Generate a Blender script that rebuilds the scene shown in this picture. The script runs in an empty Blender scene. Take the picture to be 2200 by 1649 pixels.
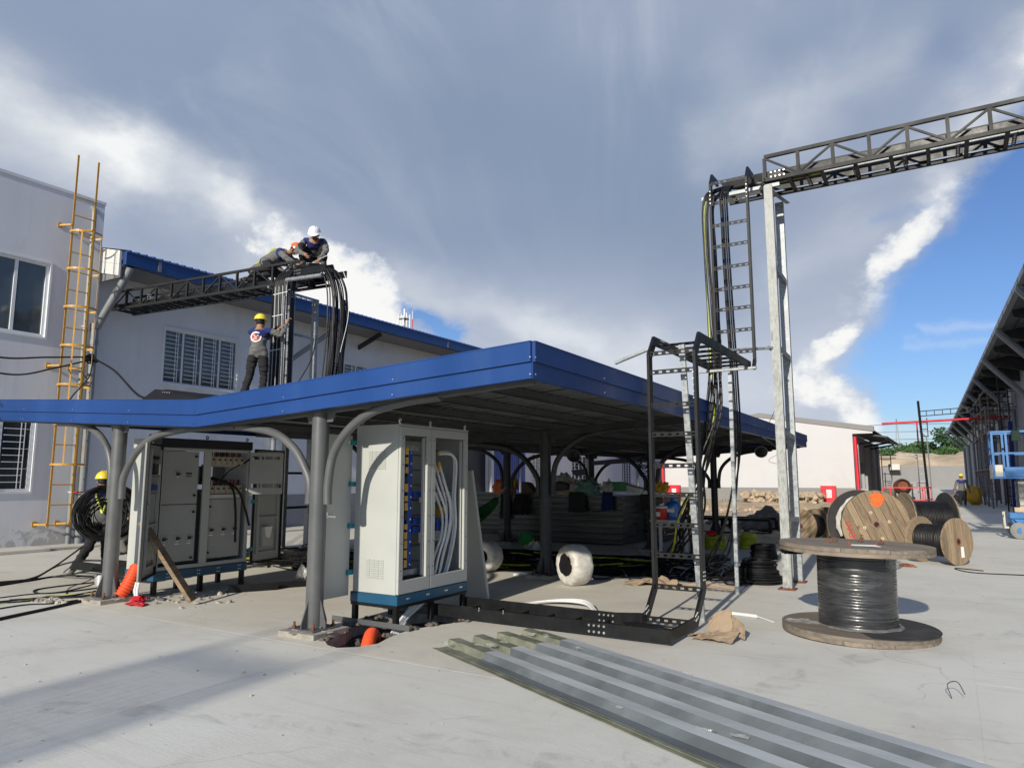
import bpy, bmesh, math, random
from mathutils import Vector, Matrix, noise as mnoise
from mathutils.geometry import delaunay_2d_cdt
random.seed(7)
R = math.radians
SC = bpy.context.scene
COL = SC.collection

# ------------------------------------------------------------------ camera
cam_d = bpy.data.cameras.new('camera')
cam = bpy.data.objects.new('camera', cam_d)
COL.objects.link(cam)
cam.location = (0, 0, 1.5)
cam.rotation_euler = (R(97.6), 0, R(31.5))
cam_d.sensor_width = 36
cam_d.lens = 24.97
cam_d.clip_start = 0.05
cam_d.clip_end = 2000
SC.camera = cam

# ------------------------------------------------------------------ node helpers
class NS:
    """a node socket with arithmetic"""
    def __init__(s, nt, sock): s.nt = nt; s.s = sock
    def _m(s, op, *o, clamp=False):
        n = s.nt.nodes.new('ShaderNodeMath'); n.operation = op; n.use_clamp = clamp
        for i, a in enumerate((s,) + o):
            if isinstance(a, NS): s.nt.links.new(a.s, n.inputs[i])
            else: n.inputs[i].default_value = a
        return NS(s.nt, n.outputs[0])
    def __add__(s, o): return s._m('ADD', o)
    __radd__ = __add__
    def __sub__(s, o): return s._m('SUBTRACT', o)
    def __rsub__(s, o): return (s * -1) + o
    def __mul__(s, o): return s._m('MULTIPLY', o)
    __rmul__ = __mul__
    def __truediv__(s, o): return s._m('DIVIDE', o)
    def clamp(s): return s._m('ADD', 0.0, clamp=True)
    def smooth(s, a, b, lo=0.0, hi=1.0):
        n = s.nt.nodes.new('ShaderNodeMapRange'); n.interpolation_type = 'SMOOTHSTEP'
        s.nt.links.new(s.s, n.inputs['Value'])
        n.inputs['From Min'].default_value = a; n.inputs['From Max'].default_value = b
        n.inputs['To Min'].default_value = lo; n.inputs['To Max'].default_value = hi
        return NS(s.nt, n.outputs['Result'])

def mixc(nt, f, a, b, mode='MIX'):
    n = nt.nodes.new('ShaderNodeMix'); n.data_type = 'RGBA'; n.blend_type = mode
    for k, v in ((0, f), (6, a), (7, b)):
        if isinstance(v, NS): nt.links.new(v.s, n.inputs[k])
        elif k == 0: n.inputs[k].default_value = v
        else: n.inputs[k].default_value = (*v[:3], 1)
    return NS(nt, n.outputs[2])

def noise(nt, vec, scale, detail=4, rough=.55, dist=0.0, out=0):
    n = nt.nodes.new('ShaderNodeTexNoise')
    if vec is not None: nt.links.new(vec.s, n.inputs['Vector'])
    n.inputs['Scale'].default_value = scale; n.inputs['Detail'].default_value = detail
    n.inputs['Roughness'].default_value = rough; n.inputs['Distortion'].default_value = dist
    return NS(nt, n.outputs[out])

def sep(nt, v):
    n = nt.nodes.new('ShaderNodeSeparateXYZ'); nt.links.new(v.s, n.inputs[0])
    return [NS(nt, o) for o in n.outputs]

def comb(nt, x, y, z):
    n = nt.nodes.new('ShaderNodeCombineXYZ')
    for i, a in enumerate((x, y, z)):
        if isinstance(a, NS): nt.links.new(a.s, n.inputs[i])
        else: n.inputs[i].default_value = a
    return NS(nt, n.outputs[0])

# ------------------------------------------------------------------ world: Nishita sky with a bank of cloud
SUN_EL = R(22.5)
SUN_AZ = R(175.2)                    # compass style from +Y towards +X: the sun stands behind the camera
world = bpy.data.worlds.new('World'); SC.world = world; world.use_nodes = True
nt = world.node_tree
bg = nt.nodes['Background']
sky = nt.nodes.new('ShaderNodeTexSky'); sky.sky_type = 'NISHITA'; sky.sun_disc = False
sky.sun_elevation = SUN_EL; sky.sun_rotation = SUN_AZ
sky.air_density = 1.0; sky.dust_density = 0.6; sky.ozone_density = 2.0
tc = nt.nodes.new('ShaderNodeTexCoord')
gen = NS(nt, tc.outputs['Generated'])
gx, gy, gz = sep(nt, gen)
az0 = gx._m('ARCTAN2', gy)
el0 = gz._m('ARCSINE')
def warp(scale, amt, seed):
    v = comb(nt, gx * 1.0 + seed, gy, gz * 1.6)
    n = nt.nodes.new('ShaderNodeTexNoise'); nt.links.new(v.s, n.inputs['Vector'])
    n.inputs['Scale'].default_value = scale; n.inputs['Detail'].default_value = 6
    n.inputs['Roughness'].default_value = .58
    c = sep(nt, NS(nt, n.outputs['Color']))
    return (c[0] - .5) * amt, (c[1] - .5) * amt
w1 = warp(2.6, .16, 0.0); w2 = warp(11.0, .075, 3.0)
AZ = az0 + w1[0] + w2[0]; EL = el0 + w1[1] * .7 + w2[1] * .8
azs = az0 + w2[0] * .8; els = el0 + w2[1] * .8
def capsule(ax, ex, a, b, r, amt, A=None, E=None):
    A = A or AZ; E = E or EL
    dx, dy = b[0] - a[0], b[1] - a[1]; L2 = dx * dx + dy * dy + 1e-9
    t = (((A - a[0]) * dx + (E - a[1]) * dy) * (1 / L2)).clamp()
    ex_ = A - a[0] - t * dx; ey_ = E - a[1] - t * dy
    d2 = (ex_ * ex_ + ey_ * ey_) * (-1.0 / (r * r))
    return d2._m('EXPONENT') * amt
def total(lst, A=None, E=None):
    s = None
    for a, b, r, amt in lst:
        c = capsule(None, None, a, b, r, amt, A, E)
        s = c if s is None else s + c
    return s
soft = [((-1.271, .435), (-1.081, .385), .042, .72), ((-1.242, .352), (-1.103, .345), .040, .30), ((-1.081, .391), (-.951, .357), .032, .6),
        ((-.951, .357), (-.846, .31), .022, .45), ((-.717, .275), (-.43, .186), .028, .36), ((-.924, .284), (-.898, .25), .04, .3),
        ((-.018, .325), (.029, .351), .018, .5), ((-.28, .432), (-.009, .508), .034, .24), ((-.195, .262), (-.078, .307), .028, .22),
        ((.068, .412), (.135, .452), .04, .6), ((-.237, .527), (-.099, .406), .04, .14), ((-.354, .146), (-.173, .108), .06, .35),
        ((-.53, .214), (-.366, .159), .04, .3)]
crisp = [((-.902, .322), (-.813, .269), .026, .8), ((-.814, .288), (-.745, .25), .036, 1.1), ((-.87, .235), (-.74, .222), .034, 1.0),
         ((-.059, .267), (-.007, .301), .020, 1.1), ((-.012, .318), (.022, .348), .012, .5), ((-.075, .215), (-.062, .255), .012, .45), ((-.10, .190), (-.13, .150), .013, .6), ((-.13, .169), (-.099, .184), .014, 1.0), ((-.148, .143), (-.092, .08), .022, .95),
         ((-.076, .074), (-.172, .12), .022, .6)]
dark = [((-.619, .491), (-.315, .364), .12, 1.0), ((-.823, .516), (-.619, .491), .10, .6), ((-1.047, .292), (-.946, .258), .04, .5),
        ((-.285, .294), (-.25, .236), .06, .4)]
gaps = [((-.706, .234), (-.643, .21), .013, 1.0), ((.031, .497), (.067, .458), .026, .55), ((-.066, .317), (-.003, .328), .008, .7)]
streaks = [((-.014, .179), (.085, .186), .0066, .22), ((-.035, .161), (.084, .165), .0052, .15), ((-.08, .06), (.08, .05), .012, .25)]
fine = noise(nt, comb(nt, gx, gy, gz * 1.5), 16, 7, .6)
Wsoft = total(soft) + 0.0
puff = noise(nt, comb(nt, gx + 5.0, gy, gz * 1.2), 26, 6, .62)
puff2 = noise(nt, comb(nt, gx + 1.0, gy + 2.0, gz * 1.3), 60, 5, .6)
Wcr = total(crisp, azs, els) + (puff - .5) * 1.25 + (puff2 - .5) * .35
Wc = Wcr.smooth(.28, .86)
puffc = (puff * .5 + puff2 * .2 + fine * .3 + (Wcr - .5) * .25).smooth(.40, .74)
Dk = total(dark)
# edge of the cloud bank: azimuth of the boundary as a function of elevation
ramp = nt.nodes.new('ShaderNodeValToRGB'); ramp.color_ramp.interpolation = 'LINEAR'
bnd = [(0.0, -.06), (.045, -.073), (.086, -.084), (.134, -.102), (.18, -.091), (.219, -.067), (.256, -.041), (.285, -.006), (.308, .018),
       (.34, .045), (.382, .086), (.442, .134), (.52, .20), (.70, .42)]
el_r = ramp.color_ramp.elements
for i, (e_, a_) in enumerate(bnd):
    p_ = e_ / .75; c_ = a_ + .3
    el_ = el_r[i] if i < 2 else el_r.new(p_)
    el_.position = p_; el_.color = (c_, c_, c_, 1)
fac = (els * (1 / .75)).clamp(); nt.links.new(fac.s, ramp.inputs[0])
bsep = sep(nt, NS(nt, ramp.outputs[0]))[0] - .3
dB = azs + w1[0] * .35 - bsep
cover = (dB + (puff - .5) * .06).smooth(-.035, .028, 1.0, 0.0)
edge = ((dB + .018) * (dB + .018) * -1600.0)._m('EXPONENT') * fine.smooth(.42, .66) * el0.smooth(.03, .08)
g_ = total(gaps, azs, els)
g_s = (total([gaps[0]]) + g_ * .35).clamp()
cover = (cover - g_s).clamp()
# the bank runs on round the left of the view and behind; broken, thin cloud everywhere else
back = az0._m('ABSOLUTE').smooth(1.9, 2.4)
broken = noise(nt, comb(nt, gx, gy, gz * 2.2), 2.4, 6, .6).smooth(.46, .62)
cover = cover * (1 - back) + broken * back * .8
right_scatter = (az0.smooth(.25, .7)) * broken * (1 - back) * .7
cover = (cover + right_scatter).clamp()
col_hi = mixc(nt, (noise(nt, comb(nt, gx, gy, gz * 2.0), 2.2, 3, .45)).smooth(.3, .7), (.262, .335, .475), (.345, .405, .535))
col_lo = (.46, .52, .64)
base = mixc(nt, el0.smooth(.16, .36), col_lo, col_hi)
ang = (el0 - .10)._m('ARCTAN2', az0 + .42); rad_ = ((el0 - .10) * (el0 - .10) + (az0 + .42) * (az0 + .42))._m('SQRT')
ray_ = noise(nt, comb(nt, ang * 3.0 + w1[0] * 3.0, rad_ * 2.2 + w1[1] * 3.0, 0.0), 1.3, 6, .55, .6)
base = mixc(nt, ray_.smooth(.48, .74) * rad_.smooth(.15, .5) * .42, base, (.52, .57, .66))
base = mixc(nt, ray_.smooth(.46, .28) * .18, base, (.22, .29, .41))
base = mixc(nt, (Dk * .5).clamp(), base, (.225, .30, .43))
white = mixc(nt, puffc, (.58, .64, .74), (.95, .945, .93))
cloud = mixc(nt, ((Wsoft * (fine.smooth(.25, .7, .7, 1.0)) * .92 + edge * .6)).clamp(), base, (.90, .92, .93))
cloud = mixc(nt, Wc, cloud, white)
skyc = NS(nt, sky.outputs[0])
sc = nt.nodes.new('ShaderNodeVectorMath'); sc.operation = 'SCALE'; nt.links.new(skyc.s, sc.inputs[0]); sc.inputs['Scale'].default_value = 1.0
clear = mixc(nt, 1.0, NS(nt, sc.outputs[0]), (.70, .86, 1.18), 'MULTIPLY')
st = total(streaks, azs, els)
# cloud radiance is divided by the sky strength so both meet at the same exposure
STR = 0.10
def up(c):
    n = nt.nodes.new('ShaderNodeVectorMath'); n.operation = 'SCALE'; nt.links.new(c.s, n.inputs[0]); n.inputs['Scale'].default_value = 1.0 / STR
    return NS(nt, n.outputs[0])
clear = mixc(nt, st.clamp(), clear, up(mixc(nt, 0.0, (.85, .88, .92), (1, 1, 1))))
tot = mixc(nt, cover, clear, up(cloud))
tot = mixc(nt, Wc * (cover + .25).clamp() * (1 - back), tot, up(white))
nt.links.new(tot.s, bg.inputs[0]); bg.inputs[1].default_value = STR

# ------------------------------------------------------------------ sun and exposure
sd = bpy.data.lights.new('sun', 'SUN'); sd.energy = 5.0; sd.angle = R(0.8); sd.color = (1.0, .93, .80)
sun = bpy.data.objects.new('sun', sd); COL.objects.link(sun)
sdir = Vector((math.sin(SUN_AZ) * math.cos(SUN_EL), math.cos(SUN_AZ) * math.cos(SUN_EL), math.sin(SUN_EL)))
sun.rotation_euler = sdir.to_track_quat('Z', 'Y').to_euler()
sun.location = (5, -20, 20)
SC.view_settings.view_transform = 'Standard'; SC.view_settings.look = 'None'
SC.view_settings.exposure = 0.0; SC.view_settings.gamma = 1.0; SC.view_settings.use_curve_mapping = False

# ------------------------------------------------------------------ materials
def mat(name, c, rough=.6, metal=0.0, var=.12, nscale=3.0, bump=0.0, bscale=20.0, dirt=None, damt=.4, dscale=1.2, spec=.5,
        stretch=(1, 1, 1), prand=0.0, alpha=None, trans=0.0, coat=0.0, rvar=.08, sheen=0.0):
    m = bpy.data.materials.new(name); m.use_nodes = True
    t = m.node_tree; p = t.nodes['Principled BSDF']
    tcn = t.nodes.new('ShaderNodeTexCoord'); mp = t.nodes.new('ShaderNodeMapping')
    mp.inputs['Scale'].default_value = stretch
    t.links.new(tcn.outputs['Object'], mp.inputs[0]); v = NS(t, mp.outputs[0])
    n1 = noise(t, v, nscale, 6, .6)
    lo = tuple(x * (1 - var) for x in c); hi = tuple(min(1, x * (1 + var)) for x in c)
    cc = mixc(t, n1.smooth(.28, .72), lo, hi)
    if prand:
        oi = t.nodes.new('ShaderNodeObjectInfo'); rv = NS(t, oi.outputs['Random']); cc = mixc(t, rv * prand, cc, tuple(x * .38 for x in c)); cc = mixc(t, (rv * 7.13)._m('FRACT') * prand * .6, cc, tuple(min(1, x * 1.9) for x in c))
    if dirt:
        n2 = noise(t, v, dscale, 8, .66, .4)
        cc = mixc(t, n2.smooth(.5, .72) * damt, cc, dirt)
    t.links.new(cc.s, p.inputs['Base Color'])
    rr_ = n1.smooth(.2, .8, max(0.02, rough - rvar), min(1, rough + rvar)); t.links.new(rr_.s, p.inputs['Roughness'])
    p.inputs['Metallic'].default_value = metal; p.inputs['Specular IOR Level'].default_value = spec
    if trans: p.inputs['Transmission Weight'].default_value = trans
    if coat: p.inputs['Coat Weight'].default_value = coat; p.inputs['Coat Roughness'].default_value = .15
    if alpha is not None: p.inputs['Alpha'].default_value = alpha
    if sheen: p.inputs['Sheen Weight'].default_value = sheen
    if bump:
        b = t.nodes.new('ShaderNodeBump'); b.inputs['Strength'].default_value = bump; b.inputs['Distance'].default_value = .01
        nb = noise(t, v, bscale, 5, .6); t.links.new(nb.s, b.inputs['Height']); t.links.new(b.outputs[0], p.inputs['Normal'])
    return m

M = {}
M['wall'] = mat('grey lilac wall paint', (.70, .71, .735), .8, var=.05, nscale=.8, bump=.15, bscale=60, dirt=(.52, .52, .53), damt=.5, dscale=1.1, stretch=(1, 1, .4))
M['plinth'] = mat('dark grey plinth paint', (.24, .255, .29), .8, var=.06, nscale=1, bump=.15, bscale=50)
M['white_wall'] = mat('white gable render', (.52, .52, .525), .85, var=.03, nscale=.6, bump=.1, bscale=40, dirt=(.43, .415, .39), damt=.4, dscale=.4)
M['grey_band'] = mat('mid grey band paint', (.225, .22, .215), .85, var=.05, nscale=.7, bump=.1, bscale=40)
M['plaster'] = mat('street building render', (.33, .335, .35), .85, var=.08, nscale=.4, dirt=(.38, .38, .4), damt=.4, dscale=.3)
M['blue'] = mat('blue coated sheet', (.0045, .043, .185), .38, 0.0, var=.12, nscale=1.1, bump=.35, bscale=1.6, spec=.5, coat=.15, dirt=(.03, .07, .16), damt=.35, dscale=2.2, stretch=(1, 1, .2))
M['blue_roof'] = mat('blue roof sheet', (.012, .055, .23), .42, var=.1, nscale=1.0)
M['blue_door'] = mat('blue sliding door sheet', (.012, .05, .28), .5, var=.08)
M['white_metal'] = mat('white coated sheet', (.60, .60, .585), .45, var=.04)
M['frame'] = mat('white window aluminium', (.72, .74, .76), .4, var=.04)
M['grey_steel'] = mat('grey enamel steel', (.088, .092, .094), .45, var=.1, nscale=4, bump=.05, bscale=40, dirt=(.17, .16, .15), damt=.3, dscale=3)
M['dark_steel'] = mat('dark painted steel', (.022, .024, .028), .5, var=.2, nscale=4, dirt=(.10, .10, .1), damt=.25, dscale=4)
M['tray'] = mat('black powder coated tray', (.0075, .008, .009), .42, var=.2, nscale=6, dirt=(.02, .02, .019), damt=.3, dscale=5, spec=.3)
M['truss'] = mat('charcoal truss paint', (.014, .015, .016), .55, var=.15, nscale=3, spec=.3, dirt=(.03, .03, .03), damt=.3, dscale=2)
M['bolt'] = mat('zinc bolt', (.75, .75, .76), .3, .8, var=.1)
M['galv'] = mat('galvanized steel', (.27, .29, .30), .5, .55, var=.28, nscale=22, dirt=(.40, .42, .42), damt=.6, dscale=9, rvar=.15)
M['galv_white'] = mat('weathered galvanized steel', (.31, .32, .31), .6, .3, var=.35, nscale=30, dirt=(.15, .15, .145), damt=.8, dscale=11, stretch=(1, 1, .35), rvar=.15)
M['rust'] = mat('rusty base plate', (.20, .07, .035), .85, .1, var=.4, nscale=14, bump=.4)
M['yellow'] = mat('yellow ladder paint', (.50, .27, .04), .45, var=.12, nscale=5, dirt=(.30, .17, .06), damt=.4, dscale=6)
M['pvc'] = mat('grey pvc pipe', (.20, .215, .225), .42, var=.08)
M['gutter'] = mat('grey gutter steel', (.17, .18, .195), .5, var=.1)
M['glass'] = mat('window glass', (.07, .085, .09), .06, 0, var=.1, spec=.9, rvar=.02)
M['glass_dark'] = mat('dark window glass', (.02, .028, .032), .05, 0, var=.1, spec=.8, rvar=.02)
M['cab'] = mat('cream cabinet enamel', (.415, .43, .405), .42, var=.03, nscale=2, dirt=(.38, .40, .36), damt=.3, dscale=3)
M['cab_in'] = mat('grey cabinet inner enamel', (.345, .355, .345), .5, var=.05, nscale=3)
M['shade_dark'] = mat('near black painted shade', (.012, .014, .022), .5, var=.1)  # shade of the far cabinet head and the open doorway, put into the colour
M['teal_base'] = mat('petrol blue plinth enamel', (.012, .075, .145), .38, var=.08)
M['gasket'] = mat('black rubber gasket', (.012, .012, .012), .8)
M['busblue'] = mat('blue busbar insulator', (.01, .055, .33), .4, var=.1)
M['insul'] = mat('yellow insulator', (.62, .36, .02), .5, var=.15)
M['white_cable'] = mat('white jacketed cable', (.66, .67, .66), .45, var=.06, nscale=8)
M['cable'] = mat('black cable jacket', (.007, .007, .008), .5, var=.3, nscale=9, spec=.3, dirt=(.03, .028, .024), damt=.35, dscale=6)
M['cable_y'] = mat('yellow green earth cable', (.36, .42, .03), .45, var=.2, nscale=10)
M['conduit'] = mat('orange corrugated conduit', (.78, .09, .025), .42, var=.08)
M['red'] = mat('red fire main paint', (.55, .015, .03), .4, var=.1)
M['wood'] = mat('weathered plank', (.25, .185, .118), .85, var=.55, nscale=2.4, prand=.6, stretch=(1, 9, 9), bump=.5, bscale=9, dirt=(.06, .04, .025), damt=.75, dscale=2.4)
M['wood_grey'] = mat('grey weathered spool wood', (.20, .165, .13), .88, var=.32, nscale=2.2, prand=.35, stretch=(1, 9, 9), bump=.6, bscale=9, dirt=(.10, .08, .065), damt=.5, dscale=2)
M['plank'] = mat('old timber plank', (.22, .155, .095), .85, var=.35, nscale=5, stretch=(1, 1, 6), bump=.5, bscale=16, dirt=(.33, .28, .21), damt=.5, dscale=3)
M['tarpaper'] = mat('black bitumen sheet', (.028, .028, .029), .8, var=.25, nscale=7, dirt=(.09, .085, .08), damt=.4, dscale=3)
M['wrap'] = mat('plastic wrapped black cable', (.030, .031, .033), .30, var=.4, nscale=4, stretch=(1, 1, 5), bump=.9, bscale=4, dirt=(.095, .10, .105), damt=.6, dscale=2.0, coat=.3, rvar=.15)
M['film'] = mat('clear plastic film', (.42, .43, .42), .2, var=.3, nscale=10, alpha=.28, bump=.8, bscale=14)
M['film_w'] = mat('white wrapping film', (.50, .48, .44), .38, var=.2, nscale=9, bump=1.0, bscale=16)
M['paper'] = mat('white paper', (.8, .8, .78), .7, var=.04)
M['card'] = mat('brown cardboard', (.30, .22, .145), .85, var=.12, nscale=5, bump=.3, bscale=30)
M['fibre'] = mat('grey translucent roofing sheet', (.105, .12, .13), .36, var=.25, nscale=1.6, stretch=(.35, 3, 1), bump=.25, bscale=6, dirt=(.19, .205, .215), damt=.5, dscale=1.4, coat=.08, rvar=.1)
M['fibre_edge'] = mat('bare greenish fibre sheet', (.20, .21, .155), .4, var=.3, nscale=6, bump=.4, bscale=14, alpha=.85, coat=.1)
M['corr'] = mat('corrugated galvanized stack', (.115, .125, .12), .32, .7, var=.3, nscale=2, stretch=(.3, 1, 3))
M['roof_under'] = mat('galvanized roof underside', (.12, .13, .13), .5, .3, var=.12, nscale=1.5)
M['dirt'] = mat('sandy soil', (.40, .31, .205), .95, var=.3, nscale=1.6, bump=1.0, bscale=9, dirt=(.25, .20, .15), damt=.6, dscale=.5)
M['soil_dark'] = mat('dark clay soil', (.12, .10, .085), .95, var=.35, nscale=4, bump=1.0, bscale=16)
M['pit'] = mat('damp broken soil', (.055, .05, .047), .95, var=.5, nscale=9, bump=1.0, bscale=22, dirt=(.14, .13, .12), damt=.5, dscale=6)
M['sand'] = mat('pale sand bank', (.42, .33, .23), .95, var=.2, nscale=.35, bump=.8, bscale=2, dirt=(.32, .25, .17), damt=.6, dscale=.2)
M['rock'] = mat('broken concrete rubble', (.36, .33, .28), .95, var=.3, nscale=6, bump=.6)
M['pad'] = mat('mortar pad', (.30, .28, .24), .95, var=.2, nscale=9, bump=.8, bscale=30)
M['jacket'] = mat('grey work jacket', (.125, .125, .12), .9, var=.18, nscale=14, bump=.5, bscale=18, sheen=.2)
M['navy'] = mat('navy shoulder cloth', (.012, .022, .12), .9, var=.2, nscale=14, bump=.5, bscale=18)
M['trousers'] = mat('black work trousers', (.012, .012, .014), .9, var=.3, nscale=12, bump=.5, bscale=16)
M['skin'] = mat('tanned skin', (.30, .155, .095), .6, var=.1, nscale=20)
M['hair'] = mat('black hair', (.012, .010, .009), .7)
M['boot'] = mat('worn boot rubber', (.10, .095, .085), .8, var=.2)
M['hat_y'] = mat('yellow helmet plastic', (.80, .62, .05), .3, var=.04, coat=.3)
M['hat_w'] = mat('white helmet plastic', (.78, .80, .80), .3, var=.04, coat=.3)
M['hat_o'] = mat('orange helmet plastic', (.85, .14, .03), .35, var=.05, coat=.3)
M['hiviz'] = mat('reflective lime strap', (.55, .62, .12), .6, var=.1)
M['lift_blue'] = mat('blue lift enamel', (.015, .135, .38), .42, var=.12, nscale=3, dirt=(.10, .17, .25), damt=.4, dscale=3)
M['lift_grey'] = mat('grey lift steel', (.42, .41, .37), .5, .2, var=.15, dirt=(.2, .19, .17), damt=.5, dscale=4)
M['tyre'] = mat('grey solid tyre', (.22, .22, .215), .8, var=.12)
M['scaff'] = mat('scaffold tube', (.20, .17, .15), .7, .2, var=.35, nscale=10)
M['scaff_w'] = mat('pale scaffold tube', (.50, .52, .53), .5, .3, var=.15, nscale=10)
M['green_f'] = mat('green hammock cloth', (.02, .13, .03), .8, var=.15, nscale=5, bump=.4, bscale=14)
M['green_p'] = mat('green crate plastic', (.01, .26, .06), .4, var=.1)
M['orange_f'] = mat('orange plastic bag', (.75, .17, .04), .5, var=.15, nscale=4, bump=.6, bscale=9)
M['sack_w'] = mat('white woven sack', (.58, .57, .53), .7, var=.2, nscale=5, bump=1.0, bscale=12)
M['sack_b'] = mat('tan woven sack', (.48, .36, .25), .8, var=.15, nscale=5, bump=.8, bscale=8)
M['sack_teal'] = mat('teal plastic sheet', (.18, .33, .28), .4, var=.2, nscale=4, bump=.8, bscale=7)
M['sack_grey'] = mat('grey cloth bundle', (.10, .10, .115), .85, var=.2, nscale=5, bump=.6, bscale=9)
M['cloth_dark'] = mat('dark green cloth', (.012, .028, .02), .9, var=.3, nscale=8, bump=.5, bscale=15)
M['foam'] = mat('white foam board', (.72, .72, .71), .6, var=.03)
M['water_blue'] = mat('blue water bottle', (.02, .13, .42), .12, var=.1, coat=.6)
M['red_p'] = mat('red cooler plastic', (.62, .03, .02), .4, var=.08)
M['ply'] = mat('brown plywood', (.13, .085, .06), .8, var=.2, nscale=4)
M['breaker'] = mat('black breaker plastic', (.015, .015, .016), .4)
M['terminal'] = mat('beige terminal block', (.42, .36, .27), .5, var=.1)
M['teal_hinge'] = mat('teal tape', (.02, .24, .28), .4)
M['lamp_glass'] = mat('lamp glass', (.35, .37, .38), .15, var=.1)
M['leaf_a'] = mat('mid green leaves', (.05, .105, .028), .7, var=.35, nscale=.5)
M['leaf_b'] = mat('dark green leaves', (.032, .075, .028), .7, var=.35, nscale=.5)
M['bark'] = mat('brown bark', (.09, .065, .045), .9, var=.3)
M['grass'] = mat('dry weeds', (.13, .17, .05), .9, var=.3)
M['orange_paint'] = mat('orange spray paint', (.90, .13, .02), .6, var=.1)
M['red_print'] = mat('red stencil print', (.50, .03, .025), .7, var=.2, nscale=20)
M['black_print'] = mat('black stencil print', (.03, .025, .02), .8)
M['washer'] = mat('pale wood washer', (.56, .47, .33), .7)

_t = M['wall'].node_tree; _p = _t.nodes['Principled BSDF']; _c = NS(_t, _p.inputs['Base Color'].links[0].from_socket)
_g = _t.nodes.new('ShaderNodeNewGeometry'); _x, _y, _z = sep(_t, NS(_t, _g.outputs['Position']))
_n = noise(_t, NS(_t, _g.outputs['Position']), 2.2, 9, .7, .5); _c = mixc(_t, (_n + _z.smooth(.0, 1.1, .16, -.3)).smooth(.56, .62) * .7, _c, (.40, .39, .36))
_n = noise(_t, comb(_t, _x * 3, _y * 5.5, _z * .35), 1.5, 7, .6); _c = mixc(_t, _n.smooth(.55, .78) * .2, _c, (.40, .41, .43)); _t.links.new(_c.s, _p.inputs['Base Color'])
def ground_mat():
    m = bpy.data.materials.new('new concrete slab'); m.use_nodes = True
    t = m.node_tree; p = t.nodes['Principled BSDF']
    g = t.nodes.new('ShaderNodeNewGeometry'); v = NS(t, g.outputs['Position']); x, y, z = sep(t, v)
    big = noise(t, v, .22, 6, .6, .3); midn = noise(t, v, 1.1, 8, .65, .3); fin = noise(t, v, 16, 6, .7); grit = noise(t, v, 130, 3, .7)
    c = mixc(t, big.smooth(.35, .65), (.565, .55, .48), (.655, .645, .585))
    warmz = y.smooth(4.6, 4.9) * x.smooth(-1.2, -2.6)             # the carport slab was poured from another, warmer mix
    c = mixc(t, warmz * .5, c, (.58, .52, .41))
    c = mixc(t, midn.smooth(.48, .70) * .38, c, (.71, .71, .67))
    c = mixc(t, midn.smooth(.50, .30) * .35, c, (.40, .37, .33))
    streak = noise(t, comb(t, x * .35, y * 3.2, z), 3.0, 6, .6)
    c = mixc(t, streak.smooth(.52, .72) * .3, c, (.40, .375, .335))
    scuff = noise(t, comb(t, x * 1.0 + y * .6, y * .55 - x * .3, z), 1.7, 9, .74, 1.5)
    c = mixc(t, scuff.smooth(.58, .72) * .4, c, (.33, .325, .31))
    for cxx, cyy, r0 in ((7.2, 3.2, 7.05), (7.2, 3.2, 8.75), (-1.0, -6.0, 9.6)):
        d0 = ((x - cxx) * (x - cxx) + (y - cyy) * (y - cyy))._m('SQRT') + (midn - .5) * .10 - r0
        band = d0._m('ABSOLUTE').smooth(.15, .10)
        tread = ((y - cyy)._m('ARCTAN2', x - cxx) * 90.0 + d0._m('ABSOLUTE') * 26.0)._m('SINE').smooth(-.2, .4, .35, 1.0)
        c = mixc(t, band * tread * scuff.smooth(.44, .60) * .42, c, (.30, .295, .275))
    vor = t.nodes.new('ShaderNodeTexVoronoi'); vor.feature = 'DISTANCE_TO_EDGE'; vor.inputs['Scale'].default_value = .32
    wv = t.nodes.new('ShaderNodeVectorMath'); wv.operation = 'ADD'; nn_ = t.nodes.new('ShaderNodeTexNoise'); nn_.inputs['Scale'].default_value = 1.3; nn_.inputs['Detail'].default_value = 8; t.links.new(v.s, nn_.inputs[0])
    t.links.new(v.s, wv.inputs[0]); t.links.new(nn_.outputs['Color'], wv.inputs[1]); t.links.new(wv.outputs[0], vor.inputs['Vector'])
    crack = NS(t, vor.outputs['Distance']).smooth(.0012, .004, 1.0, 0.0) * big.smooth(.47, .53); c = mixc(t, crack * .3, c, (.22, .21, .19))
    oil = noise(t, comb(t, x + 31.0, y, z), .8, 3, .5); c = mixc(t, oil.smooth(.66, .74) * .35, c, (.27, .265, .25))
    c = mixc(t, fin.smooth(.25, .75) * .28, c, (.62, .605, .57))
    dots = noise(t, v, 9.0, 2, .5); c = mixc(t, dots.smooth(.735, .76) * .5, c, (.17, .16, .14))
    t.links.new(c.s, p.inputs['Base Color'])
    t.links.new(fin.smooth(.2, .8, .78, .94).s, p.inputs['Roughness']); p.inputs['Specular IOR Level'].default_value = .3
    b = t.nodes.new('ShaderNodeBump'); b.inputs['Strength'].default_value = .55; b.inputs['Distance'].default_value = .006
    broom = noise(t, comb(t, x * 1.2, y * 26, z), 4, 4, .6)
    h = fin * .5 + grit * .35 + broom * .5; t.links.new(h.s, b.inputs['Height']); t.links.new(b.outputs[0], p.inputs['Normal'])
    return m
M['concrete'] = ground_mat()

# ------------------------------------------------------------------ mesh builder
def V(*a): return Vector(a)
def basis(o):
    m = Matrix.Identity(4)
    chain = []
    while o: chain.append(o); o = o.parent
    for q in reversed(chain): m = m @ q.matrix_basis
    return m

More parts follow.
